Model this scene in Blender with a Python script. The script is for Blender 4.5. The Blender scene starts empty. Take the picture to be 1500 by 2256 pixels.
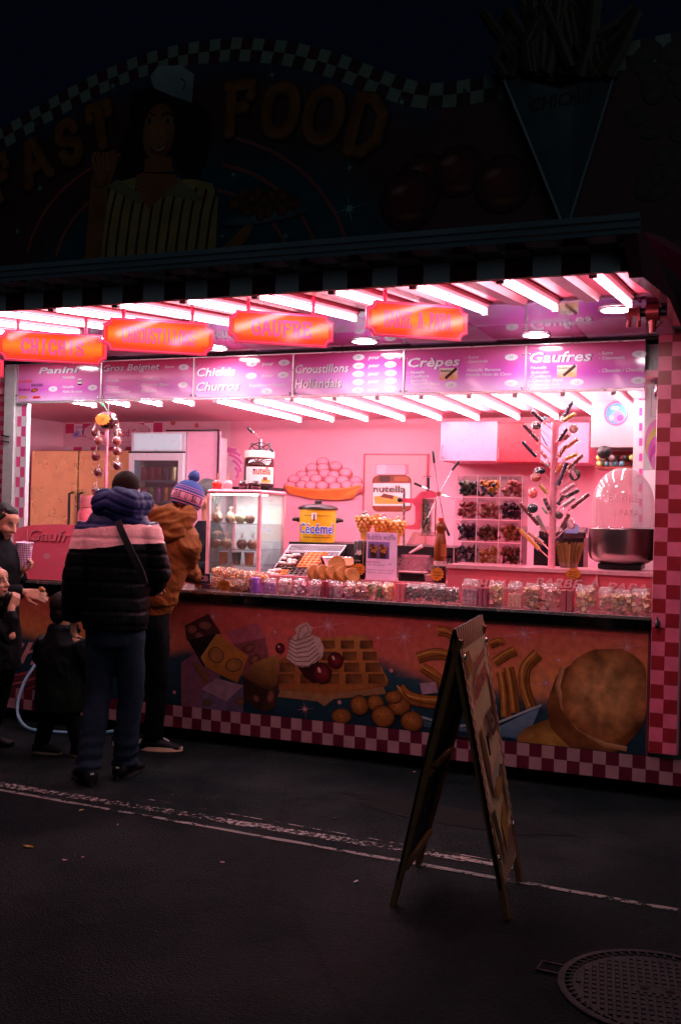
import bpy, bmesh, math, random
import numpy as np
from mathutils import Vector, Matrix, noise
random.seed(7)
SC = bpy.context.scene
COL = SC.collection
R = math.radians
# ------------------------------------------------------------------ camera
FPX, EYE, DIST, ROLL = 2250.0, 1.56, 6.06, 0.026
YAW = math.atan(FPX/5550.0)
PITCH = 8.0/FPX
cd = bpy.data.cameras.new('camera')
cam = bpy.data.objects.new('camera', cd); COL.objects.link(cam); SC.camera = cam
cd.sensor_fit = 'VERTICAL'; cd.sensor_height = 36.0; cd.sensor_width = 24.0
cd.lens = FPX/2256.0*36.0
cd.clip_start = 0.05; cd.clip_end = 2000
cam.location = (0, -DIST, EYE)
cam.matrix_world = (Matrix.Translation((0, -DIST, EYE)) @ Matrix.Rotation(YAW, 4, 'Z') @
                    Matrix.Rotation(R(90)+PITCH, 4, 'X') @ Matrix.Rotation(ROLL, 4, 'Z'))
# ------------------------------------------------------------------ night sky + the faint street light behind the viewer
W = bpy.data.worlds.new('World'); SC.world = W; W.use_nodes = True
bg = W.node_tree.nodes['Background']
bg.inputs[0].default_value = (0.16, 0.35, 1.0, 1); bg.inputs[1].default_value = 0.0030
sl = bpy.data.lights.new('street_glow', 'SUN'); sl.energy = 0.20; sl.angle = R(60); sl.color = (0.66, 0.94, 1.0)
so = bpy.data.objects.new('street_glow', sl); COL.objects.link(so)
so.rotation_euler = (R(66), 0, R(38))
SC.view_settings.view_transform = 'Standard'; SC.view_settings.look = 'None'
SC.view_settings.exposure = 0.0; SC.view_settings.gamma = 1.0; SC.view_settings.use_curve_mapping = False
SC.cycles.max_bounces = 10; SC.cycles.transparent_max_bounces = 24
SC.cycles.caustics_reflective = False; SC.cycles.caustics_refractive = False
SC.cycles.sample_clamp_indirect = 8.0
# light levels of the stall's own lamps
S_IN, S_AWN, S_DOWN, S_SIGN = 66.0, 22.0, 105.0, 1.0
# ------------------------------------------------------------------ measured photo points -> metres
def ray(px, py):
    x, y = px-750, py-1128
    cr, sr = math.cos(ROLL), math.sin(ROLL)
    xu, yu = cr*x+sr*y, -sr*x+cr*y
    r, u, w = xu/FPX, -yu/FPX, 1.0
    u, w = u*math.cos(PITCH)+w*math.sin(PITCH), w*math.cos(PITCH)-u*math.sin(PITCH)
    c, s = math.cos(YAW), math.sin(YAW)
    return Vector((r*c-w*s, r*s+w*c, u))
O = Vector((0, -DIST, EYE))
def P(px, py, y=0.0):
    d = ray(px, py); return O+d*((y+DIST)/d.y)
def PX(px, py, x):
    d = ray(px, py); return O+d*(x/d.x)
def PZ(px, py, z):
    d = ray(px, py); return O+d*((z-EYE)/d.z)
def XZ(px, py, y=0.0):
    p = P(px, py, y); return (p.x, p.z)
# ------------------------------------------------------------------ colours and materials
def lin(c):
    if isinstance(c, str):
        c = [int(c[i:i+2], 16)/255 for i in (0, 2, 4)]
        c = [v/12.92 if v <= .04045 else ((v+.055)/1.055)**2.4 for v in c]
    return tuple(c[:3])
MATS = {}
def mat(name, col='808080', rough=.5, metal=0., emit=None, es=0., var=.12, vs=25., bump=0., bs=120., spec=.5,
        coat=0., alpha=1., trans=0., attr=False, rvar=.1, sheen=0., mul=1., eattr=0.):
    if name in MATS: return MATS[name]
    m = bpy.data.materials.new(name); m.use_nodes = True; MATS[name] = m
    nt = m.node_tree; N = nt.nodes; L = nt.links; b = N['Principled BSDF']
    b.inputs['Roughness'].default_value = rough; b.inputs['Metallic'].default_value = metal
    b.inputs['Specular IOR Level'].default_value = spec
    b.inputs['Coat Weight'].default_value = coat; b.inputs['Coat Roughness'].default_value = .08
    if sheen: b.inputs['Sheen Weight'].default_value = sheen
    c = lin(col); b.inputs['Base Color'].default_value = (*c, 1)
    tc = N.new('ShaderNodeTexCoord')
    src = None
    if attr:
        a = N.new('ShaderNodeVertexColor'); a.layer_name = 'Col'; src = a.outputs[0]
    if var > 0:
        nz = N.new('ShaderNodeTexNoise'); nz.inputs['Scale'].default_value = vs; nz.inputs['Detail'].default_value = 5
        L.new(tc.outputs['Object'], nz.inputs['Vector'])
        mr = N.new('ShaderNodeMapRange'); mr.inputs[1].default_value = .25; mr.inputs[2].default_value = .75
        mr.inputs[3].default_value = (1-var)*mul; mr.inputs[4].default_value = (1+var*.6)*mul
        L.new(nz.outputs['Fac'], mr.inputs[0])
        mx = N.new('ShaderNodeMix'); mx.data_type = 'RGBA'; mx.blend_type = 'MULTIPLY'; mx.inputs[0].default_value = 1
        mx.inputs[6].default_value = (*c, 1)
        if src: L.new(src, mx.inputs[6])
        L.new(mr.outputs[0], mx.inputs[7]); L.new(mx.outputs[2], b.inputs['Base Color'])
        if rvar:
            m2 = N.new('ShaderNodeMapRange'); m2.inputs[3].default_value = max(.02, rough-rvar); m2.inputs[4].default_value = min(1, rough+rvar)
            L.new(nz.outputs['Fac'], m2.inputs[0]); L.new(m2.outputs[0], b.inputs['Roughness'])
    elif src: L.new(src, b.inputs['Base Color'])
    if eattr and src: L.new(src, b.inputs['Emission Color']); b.inputs['Emission Strength'].default_value = eattr
    if bump:
        n2 = N.new('ShaderNodeTexNoise'); n2.inputs['Scale'].default_value = bs; n2.inputs['Detail'].default_value = 4
        L.new(tc.outputs['Object'], n2.inputs['Vector'])
        bp = N.new('ShaderNodeBump'); bp.inputs['Strength'].default_value = bump; bp.inputs['Distance'].default_value = .01
        L.new(n2.outputs['Fac'], bp.inputs['Height']); L.new(bp.outputs[0], b.inputs['Normal'])
    if emit is not None:
        b.inputs['Emission Color'].default_value = (*lin(emit), 1); b.inputs['Emission Strength'].default_value = es
    if trans: b.inputs['Transmission Weight'].default_value = trans
    if alpha < 1:
        b.inputs['Alpha'].default_value = alpha
    return m
def clear(name, tint='FFFFFF', gloss=.12, rough=.05, haze=0., bump=0., bs=60.):
    """thin clear plastic or glass: see-through with a mirror sheen, some milky haze"""
    if name in MATS: return MATS[name]
    m = bpy.data.materials.new(name); m.use_nodes = True; MATS[name] = m
    nt = m.node_tree; N = nt.nodes; L = nt.links; N.remove(N['Principled BSDF'])
    t = N.new('ShaderNodeBsdfTransparent'); t.inputs[0].default_value = (*lin(tint), 1)
    g = N.new('ShaderNodeBsdfGlossy'); g.inputs['Roughness'].default_value = rough
    d = N.new('ShaderNodeBsdfDiffuse'); d.inputs[0].default_value = (.8, .8, .8, 1)
    fr = N.new('ShaderNodeLayerWeight'); fr.inputs[0].default_value = .35
    mr = N.new('ShaderNodeMapRange'); mr.inputs[3].default_value = gloss*.6; mr.inputs[4].default_value = min(1, gloss*4)
    L.new(fr.outputs['Facing'], mr.inputs[0])
    m1 = N.new('ShaderNodeMixShader'); L.new(mr.outputs[0], m1.inputs[0]); L.new(t.outputs[0], m1.inputs[1]); L.new(g.outputs[0], m1.inputs[2])
    m2 = N.new('ShaderNodeMixShader'); m2.inputs[0].default_value = haze; L.new(m1.outputs[0], m2.inputs[1]); L.new(d.outputs[0], m2.inputs[2])
    L.new(m2.outputs[0], N['Material Output'].inputs[0])
    if bump:
        tc = N.new('ShaderNodeTexCoord'); n2 = N.new('ShaderNodeTexNoise'); n2.inputs['Scale'].default_value = bs
        L.new(tc.outputs['Object'], n2.inputs['Vector'])
        bp = N.new('ShaderNodeBump'); bp.inputs['Strength'].default_value = bump; bp.inputs['Distance'].default_value = .02
        L.new(n2.outputs['Fac'], bp.inputs['Height']); L.new(bp.outputs[0], g.inputs['Normal']); L.new(bp.outputs[0], fr.inputs['Normal'])
    return m
def zramp(name, stops, rough=.6, bump=.25, bs=200, sheen=0., slope=0., var=.2):
    """cloth whose colour changes with height in bands (sewn panels); slope tilts the seams across x"""
    m = mat(name, 'FFFFFF', rough, var=0, bump=bump, bs=bs, sheen=sheen, spec=.12)
    nt = m.node_tree; N = nt.nodes; L = nt.links; b = N['Principled BSDF']
    tc = N.new('ShaderNodeTexCoord'); sp = N.new('ShaderNodeSeparateXYZ'); L.new(tc.outputs['Object'], sp.inputs[0])
    ma = N.new('ShaderNodeMath'); ma.operation = 'MULTIPLY_ADD'; ma.inputs[1].default_value = slope
    wv = N.new('ShaderNodeTexNoise'); wv.inputs['Scale'].default_value = 5; L.new(tc.outputs['Object'], wv.inputs[0])
    wm = N.new('ShaderNodeMath'); wm.operation = 'MULTIPLY_ADD'; wm.inputs[1].default_value = .05; L.new(wv.outputs['Fac'], wm.inputs[0]); L.new(sp.outputs[2], wm.inputs[2])
    L.new(sp.outputs[0], ma.inputs[0]); L.new(wm.outputs[0], ma.inputs[2])
    dv = N.new('ShaderNodeMath'); dv.operation = 'MULTIPLY'; dv.inputs[1].default_value = .5; L.new(ma.outputs[0], dv.inputs[0])
    cr = N.new('ShaderNodeValToRGB'); cr.color_ramp.interpolation = 'CONSTANT'; L.new(dv.outputs[0], cr.inputs[0])
    e = cr.color_ramp.elements
    while len(e) < len(stops): e.new(0.5)
    for i, (z, c) in enumerate(stops):
        e[i].position = z*.5; e[i].color = (*lin(c), 1)
    nz = N.new('ShaderNodeTexNoise'); nz.inputs['Scale'].default_value = 18; nz.inputs['Detail'].default_value = 6
    L.new(tc.outputs['Object'], nz.inputs[0])
    mr = N.new('ShaderNodeMapRange'); mr.inputs[3].default_value = 1-var; mr.inputs[4].default_value = 1+var; L.new(nz.outputs['Fac'], mr.inputs[0])
    mx = N.new('ShaderNodeMix'); mx.data_type = 'RGBA'; mx.blend_type = 'MULTIPLY'; mx.inputs[0].default_value = 1
    L.new(cr.outputs[0], mx.inputs[6]); L.new(mr.outputs[0], mx.inputs[7]); L.new(mx.outputs[2], b.inputs['Base Color'])
    return m
# ------------------------------------------------------------------ scene objects
def setp(o, label=None, cat=None, group=None, kind=None):
    for k, v in (('label', label), ('category', cat), ('group', group), ('kind', kind)):
        if v: o[k] = v
    return o
def thing(name, loc, label, cat, group=None):
    o = bpy.data.objects.new(name, None); COL.objects.link(o); o.location = loc
    o.empty_display_size = .05
    return setp(o, label, cat, group)
def wloc(o):
    v = Vector((0, 0, 0))
    while o: v += o.location; o = o.parent
    return v
def link(name, me, parent=None, origin=None):
    """mesh data is in world metres; shift it to the parent's (or its own) base point"""
    o = bpy.data.objects.new(name, me); COL.objects.link(o)
    if parent is not None:
        o.parent = parent; me.transform(Matrix.Translation(-wloc(parent)))
    elif origin is not None:
        me.transform(Matrix.Translation(-Vector(origin))); o.location = origin
    return o
class MB:
    def __init__(s): s.v = []; s.f = []; s.mi = []; s.fc = []; s.cur = 0; s.color = (1, 1, 1)
    def _f(s, idx, cols=None):
        s.f.append(idx); s.mi.append(s.cur); s.fc.append(cols or [s.color]*len(idx))
    def poly(s, pts, cols=None):
        b = len(s.v); s.v += [tuple(p) for p in pts]; s._f(list(range(b, b+len(pts))), cols)
    def bx(s, x0, x1, y0, y1, z0, z1, M=None):
        b = len(s.v)
        for z in (z0, z1):
            for x, y in ((x0, y0), (x1, y0), (x1, y1), (x0, y1)):
                p = Vector((x, y, z)); s.v.append(tuple(M @ p if M else p))
        for q in ((0, 3, 2, 1), (4, 5, 6, 7), (0, 1, 5, 4), (1, 2, 6, 5), (2, 3, 7, 6), (3, 0, 4, 7)):
            s._f([b+i for i in q])
    def box(s, c, d, M=None):
        T = Matrix.Translation(c) @ (M.to_4x4() if M else Matrix())
        s.bx(-d[0]/2, d[0]/2, -d[1]/2, d[1]/2, -d[2]/2, d[2]/2, T)
    def bbox(s, c, d, r=.01, M=None, k=2):
        """box with rounded vertical and top edges: rounded-rect outline lofted with inset rings"""
        T = Matrix.Translation(c) @ (M.to_4x4() if M else Matrix())
        def ring(ins, z):
            out = []
            hx, hy = d[0]/2-ins, d[1]/2-ins; rr = max(r-ins, .0004)
            for qx, qy, a0 in ((1, 1, 0), (-1, 1, 90), (-1, -1, 180), (1, -1, 270)):
                for i in range(k+1):
                    a = R(a0+90*i/k); out.append(T @ Vector((qx*(hx-rr)+rr*math.cos(a), qy*(hy-rr)+rr*math.sin(a), z)))
            return out
        h = d[2]/2; rings = [ring(r*.7, -h), ring(0, -h+r*.7), ring(0, h-r*.7), ring(r*.3, h-r*.25), ring(r*.9, h)]
        s.loft(rings)
    def loft(s, rings, caps=True, closed=True):
        n = len(rings[0]); b = len(s.v)
        for r_ in rings: s.v += [tuple(p) for p in r_]
        for i in range(len(rings)-1):
            for j in range(n if closed else n-1):
                a = b+i*n+j; c = b+i*n+(j+1) % n
                s._f([a, c, c+n, a+n])
        if caps:
            s._f([b+j for j in range(n)][::-1]); s._f([b+(len(rings)-1)*n+j for j in range(n)])
    def tube(s, pts, r, n=8, caps=True):
        pts = [Vector(p) for p in pts]
        if not isinstance(r, (list, tuple)): r = [r]*len(pts)
        rings = []; prev = None
        for i, p in enumerate(pts):
            t = (pts[min(i+1, len(pts)-1)]-pts[max(i-1, 0)])
            if t.length < 1e-9: t = Vector((0, 0, 1))
            t.normalize()
            if prev is None:
                u = t.orthogonal().normalized()
            else:
                u = (prev-t*prev.dot(t)); u = u.normalized() if u.length > 1e-6 else t.orthogonal().normalized()
            prev = u; w = t.cross(u)
            rings.append([p+(u*math.cos(2*math.pi*k/n)+w*math.sin(2*math.pi*k/n))*r[i] for k in range(n)])
        s.loft(rings, caps)
    def cap(s, a, b, ra, rb=None, n=10):
        """capsule with round ends"""
        rb = ra if rb is None else rb
        a, b = Vector(a), Vector(b); t = (b-a); t = t.normalized() if t.length > 1e-6 else Vector((0, 0, 1))
        ps, rs = [], []
        for k in (1, .85, .5): ps.append(a-t*ra*k); rs.append(ra*math.sqrt(max(1-k*k, .004)))
        ps.append(a); rs.append(ra); ps.append(b); rs.append(rb)
        for k in (.5, .85, 1): ps.append(b+t*rb*k); rs.append(rb*math.sqrt(max(1-k*k, .004)))
        s.tube(ps, rs, n)
    def lathe(s, prof, c, n=20, sx=1., sy=1., M=None, caps=True):
        c = Vector(c); rings = []
        for r_, z in prof:
            ring = [Vector((r_*sx*math.cos(2*math.pi*k/n), r_*sy*math.sin(2*math.pi*k/n), z)) for k in range(n)]
            rings.append([c+(M @ p if M else p) for p in ring])
        s.loft(rings, caps)
    def ball(s, c, r, n=12, m=8, M=None):
        if not isinstance(r, (tuple, list)): r = (r, r, r)
        c = Vector(c); rings = []
        for i in range(m+1):
            a = math.pi*i/m; q = max(math.sin(a), .02); z = -math.cos(a)
            ring = [Vector((r[0]*q*math.cos(2*math.pi*k/n), r[1]*q*math.sin(2*math.pi*k/n), r[2]*z)) for k in range(n)]
            rings.append([c+(M @ p if M else p) for p in ring])
        s.loft(rings)
    def prism(s, xz, y0, y1, M=None):
        """outline in x,z pushed along y from y0 (front) to y1"""
        a = [Vector((x, y0, z)) for x, z in xz]; b_ = [Vector((x, y1, z)) for x, z in xz]
        if M: a = [M @ p for p in a]; b_ = [M @ p for p in b_]
        s.loft([a, b_])
    def mesh(s, name, mats=None, smooth=False, colors=False, ang=40):
        me = bpy.data.meshes.new(name); me.from_pydata(s.v, [], s.f)
        if mats is not None:
            for m in (mats if isinstance(mats, (list, tuple)) else [mats]): me.materials.append(m)
        if len(s.f): me.polygons.foreach_set('material_index', s.mi)
        if colors:
            ca = me.color_attributes.new('Col', 'FLOAT_COLOR', 'CORNER')
            arr = []
            for p in me.polygons:
                cs = s.fc[p.index]
                for k in range(p.loop_total): arr += [*cs[k], 1.0]
            ca.data.foreach_set('color', arr)
        bm = bmesh.new(); bm.from_mesh(me); bmesh.ops.recalc_face_normals(bm, faces=bm.faces); bm.to_mesh(me); bm.free()
        if smooth:
            me.shade_smooth(); me.set_sharp_from_angle(angle=R(ang))
        me.update(); return me
    def build(s, name, mats=None, parent=None, smooth=False, colors=False, origin=None, ang=40, **kw):
        o = link(name, s.mesh(name, mats, smooth, colors, ang), parent, origin)
        return setp(o, **kw) if kw else o
PRINT = mat('printed_vinyl', 'FFFFFF', .34, attr=True, var=.14, vs=14, spec=.45)
MURAL = mat('mural_vinyl', 'FFFFFF', .36, attr=True, var=.28, vs=22, spec=.3, mul=.66)
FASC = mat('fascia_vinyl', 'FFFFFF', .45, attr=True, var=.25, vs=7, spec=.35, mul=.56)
BANDM = mat('band_vinyl', 'FFFFFF', .36, attr=True, var=.16, vs=12, spec=.3, mul=.56)
PRINTG = mat('glossy_print', 'FFFFFF', .12, attr=True, var=.06, vs=10, spec=.5)
class Print:
    """flat printed artwork on a vertical plane facing the viewer's side (-y); each shape is a thin layer in front of the last"""
    def __init__(s, y=0., step=.0005, M=None): s.mb = MB(); s.y = y; s.step = step; s.k = 0; s.M = M
    def _p(s, x, z):
        p = Vector((x, s.y-s.step*s.k, z)); return s.M @ p if s.M else p
    def poly(s, pts, col, cols=None):
        s.k += 1
        cc = [lin(c) for c in cols] if cols else [lin(col)]*len(pts)
        s.mb.poly([s._p(x, z) for x, z in pts], cc); return s
    def same(s, pts, col):
        s.mb.poly([s._p(x, z) for x, z in pts], [lin(col)]*len(pts)); return s
    def disc(s, x, z, rx, rz=None, rot=0., ci='FFFFFF', co=None, n=20, off=(0., 0.)):
        s.k += 1; rz = rx if rz is None else rz; co = co or ci
        ca, sa = math.cos(rot), math.sin(rot)
        ring = []
        for k in range(n):
            a = 2*math.pi*k/n; u, v = rx*math.cos(a), rz*math.sin(a); ring.append((x+u*ca-v*sa, z+u*sa+v*ca))
        c = (x+off[0]*rx, z+off[1]*rz)
        for k in range(n):
            s.mb.poly([s._p(*c), s._p(*ring[k]), s._p(*ring[(k+1) % n])], [lin(ci), lin(co), lin(co)])
        return s
    def stroke(s, pts, w, col, col2=None, taper=False):
        s.k += 1; n = len(pts); L_, R_ = [], []
        for i, (x, z) in enumerate(pts):
            a = pts[max(i-1, 0)]; b = pts[min(i+1, n-1)]; dx, dz = b[0]-a[0], b[1]-a[1]; l = math.hypot(dx, dz) or 1
            ww = (w[i] if isinstance(w, (list, tuple)) else w)/2
            L_.append((x-dz/l*ww, z+dx/l*ww)); R_.append((x+dz/l*ww, z-dx/l*ww))
        for i in range(n-1):
            c1 = lin(col); c2 = lin(col2 or col)
            s.mb.poly([s._p(*L_[i]), s._p(*L_[i+1]), s._p(*R_[i+1]), s._p(*R_[i])], [c1, c1, c2, c2])
        return s
    def star(s, x, z, r, col, n=8, core=.18, w=.035):
        s.k += 1
        for k in range(n):
            a = 2*math.pi*k/n+.2; rr = r*(1 if k % 2 == 0 else .55); b = a+math.pi/2; q = r*w
            s.mb.poly([s._p(x+q*math.cos(b), z+q*math.sin(b)), s._p(x+rr*math.cos(a), z+rr*math.sin(a)), s._p(x-q*math.cos(b), z-q*math.sin(b))], [lin(col)]*3)
        s.disc(x, z, r*core, ci=col); return s
    def build(s, name, parent, m=None, **kw):
        return s.mb.build(name, m or PRINT, parent, colors=True, **kw)
def checks(x0, z0, pitch, nx, nz, y, c1, c2, phase=0, clipx=None, clipz=None, f=None):
    pr = Print(y)
    for i in range(nx):
        for j in range(nz):
            a, b = x0+i*pitch, x0+(i+1)*pitch; u, v = z0+j*pitch, z0+(j+1)*pitch
            if clipx: a, b = max(a, clipx[0]), min(b, clipx[1])
            if clipz: u, v = max(u, clipz[0]), min(v, clipz[1])
            if a >= b or u >= v: continue
            q = [(a, u), (b, u), (b, v), (a, v)]
            col = lin(c1 if (i+j+phase) % 2 else c2)
            pr.mb.poly([(f(x, z) if f else pr._p(x, z)) for x, z in q], [col]*4)
    return pr
# ------------------------------------------------------------------ lettering
_tc = {}
def text_mesh(txt, bold=0., shear=0., ext=0.):
    key = (txt, bold, shear, ext)
    if key not in _tc:
        cu = bpy.data.curves.new('t', 'FONT'); cu.body = txt; cu.offset = bold; cu.shear = shear; cu.extrude = ext
        cu.resolution_u = 2; cu.fill_mode = 'FRONT' if ext == 0 else 'BOTH'
        ob = bpy.data.objects.new('t', cu); COL.objects.link(ob)
        me = bpy.data.meshes.new_from_object(ob)
        vs = [v.co.copy() for v in me.vertices]; fs = [list(p.vertices) for p in me.polygons]
        bpy.data.objects.remove(ob); bpy.data.curves.remove(cu); bpy.data.meshes.remove(me)
        _tc[key] = (vs, fs)
    return _tc[key]
def text(mb, txt, x0, x1, z, h, y, col='FFFFFF', bold=0., shear=0., depth=0., M=None, rise=0.):
    """fit txt between x0..x1 with capital height h, baseline z, on plane y (facing -y)"""
    vs, fs = text_mesh(txt, bold, shear, 1.0 if depth else 0.)
    if not vs: return
    a = min(v.x for v in vs); b = max(v.x for v in vs)
    k = (x1-x0)/max(b-a, 1e-4); kz = h/.70
    base = len(mb.v)
    for v in vs:
        p = Vector((x0+(v.x-a)*k, y-(v.z+1)*depth/2 if depth else y, z+v.y*kz+rise*(v.x-a)*k))
        mb.v.append(tuple(M @ p if M else p))
    c = lin(col)
    for f in fs: mb._f([base+i for i in f], [c]*len(f))
# slab-serif letters drawn as broad strokes on a 0..1 grid
G_ = {
 'A': ([[(0.08, 0), (.42, 1), (.58, 1), (.92, 0)], [(.22, .36), (.78, .36)]], [(.08, 0), (.92, 0)]),
 'B': ([[(.2, 0), (.2, 1)], [(.2, 1), (.6, 1), (.78, .88), (.78, .64), (.6, .53), (.2, .53)], [(.6, .53), (.85, .4), (.85, .14), (.62, 0), (.2, 0)]], []),
 'C': ([[(.88, .72), (.7, .97), (.36, .97), (.12, .72), (.12, .28), (.36, .03), (.7, .03), (.9, .26)]], []),
 'D': ([[(.2, 0), (.2, 1)], [(.2, 1), (.55, 1), (.86, .74), (.86, .26), (.55, 0), (.2, 0)]], []),
 'E': ([[(.2, 0), (.2, 1)], [(.1, 1), (.85, 1), (.85, .8)], [(.2, .52), (.66, .52)], [(.1, 0), (.88, 0), (.88, .22)]], []),
 'F': ([[(.22, 0), (.22, 1)], [(.1, 1), (.88, 1), (.88, .76)], [(.22, .52), (.68, .52)]], [(.22, 0)]),
 'G': ([[(.86, .74), (.68, .97), (.36, .97), (.12, .72), (.12, .28), (.36, .03), (.66, .03), (.86, .2), (.86, .46), (.58, .46)]], []),
 'H': ([[(.2, 0), (.2, 1)], [(.8, 0), (.8, 1)], [(.2, .5), (.8, .5)]], [(.2, 0), (.2, 1), (.8, 0), (.8, 1)]),
 'I': ([[(.5, 0), (.5, 1)]], [(.5, 0), (.5, 1)]),
 'L': ([[(.25, 0), (.25, 1)], [(.12, 0), (.85, 0), (.85, .25)]], [(.25, 1)]),
 'N': ([[(.18, 0), (.18, 1)], [(.16, 1), (.84, 0)], [(.82, 0), (.82, 1)]], [(.18, 0), (.82, 1)]),
 'O': ([[(.5, .98), (.24, .9), (.1, .65), (.1, .35), (.24, .1), (.5, .02), (.76, .1), (.9, .35), (.9, .65), (.76, .9), (.5, .98)]], []),
 'P': ([[(.22, 0), (.22, 1)], [(.1, 1), (.62, 1), (.84, .86), (.84, .6), (.62, .46), (.22, .46)]], [(.22, 0)]),
 'R': ([[(.2, 0), (.2, 1)], [(.1, 1), (.6, 1), (.8, .87), (.8, .64), (.6, .5), (.2, .5)], [(.5, .5), (.86, 0)]], [(.2, 0), (.86, 0)]),
 'S': ([[(.84, .76), (.68, .97), (.34, .97), (.16, .8), (.2, .6), (.78, .42), (.86, .22), (.68, .03), (.32, .03), (.14, .26)]], []),
 'T': ([[(.5, 0), (.5, 1)], [(.08, .76), (.08, 1), (.92, 1), (.92, .76)]], [(.5, 0)]),
 'U': ([[(.2, 1), (.2, .25), (.36, .03), (.64, .03), (.8, .25), (.8, 1)]], [(.2, 1), (.8, 1)]),
}
def spline(P_, n=6):
    out = []; P_ = [Vector(p) for p in P_]
    for i in range(len(P_)-1):
        p0, p1, p2, p3 = P_[max(i-1, 0)], P_[i], P_[i+1], P_[min(i+2, len(P_)-1)]
        for k in range(n): t = k/n; out.append(.5*((2*p1)+(p2-p0)*t+(2*p0-5*p1+4*p2-p3)*t*t+(3*p1-p0-3*p2+p3)*t**3))
    return out+[P_[-1]]
def slab(pr, ch, x, z, w, h, sw, col, rot=0., col2=None):
    """one slab-serif letter centred on (x,z) in a Print"""
    if ch not in G_: return
    ca, sa = math.cos(rot), math.sin(rot)
    def t(p):
        u, v = (p[0]-.5)*w, (p[1]-.5)*h; return (x+u*ca-v*sa, z+u*sa+v*ca)
    st, se = G_[ch]
    for line in st:
        if ch in 'OCSGU': line = [tuple(p) for p in spline(line, 4)]
        pr.stroke([t(p) for p in line], sw, col, col2)
        for p in (line[0], line[-1]) if ch in 'OCSGU' else line:
            q = t(p); pr.disc(q[0], q[1], sw*.5, n=10, ci=col2 or col)
    for (a, b) in se:
        pr.stroke([t((a-.17, b)), t((a+.17, b))], sw*.75, col2 or col)
# ------------------------------------------------------------------ soft bodies
def remesh(mb, vox, it=4, name='m', fac=.5):
    me = mb.mesh('tmp'); o = bpy.data.objects.new('tmp', me); COL.objects.link(o)
    m = o.modifiers.new('r', 'REMESH'); m.mode = 'VOXEL'; m.voxel_size = vox
    if it:
        s_ = o.modifiers.new('s', 'SMOOTH'); s_.iterations = it; s_.factor = fac
    dg = bpy.context.evaluated_depsgraph_get()
    out = bpy.data.meshes.new_from_object(o.evaluated_get(dg)); out.name = name
    bpy.data.objects.remove(o); bpy.data.meshes.remove(me)
    out.shade_smooth(); return out
def displace(me, fn):
    n = len(me.vertices); co = np.empty(n*3); me.vertices.foreach_get('co', co); co = co.reshape(-1, 3)
    nr = np.empty(n*3); me.vertices.foreach_get('normal', nr); nr = nr.reshape(-1, 3)
    co += nr*fn(co, nr)[:, None]; me.vertices.foreach_set('co', co.ravel()); me.update()
def nfield(co, f, seed=0., oct=3):
    return np.array([noise.fractal(Vector((p[0]*f[0]+seed, p[1]*f[1], p[2]*f[2])), 1., 2., oct) for p in co])
ORD = ['first', 'second', 'third', 'fourth', 'fifth', 'sixth', 'seventh', 'eighth', 'ninth', 'tenth', 'eleventh', 'twelfth',
       'thirteenth', 'fourteenth', 'fifteenth', 'sixteenth', 'seventeenth', 'eighteenth', 'nineteenth', 'twentieth', 'twenty-first', 'twenty-second']
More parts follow.
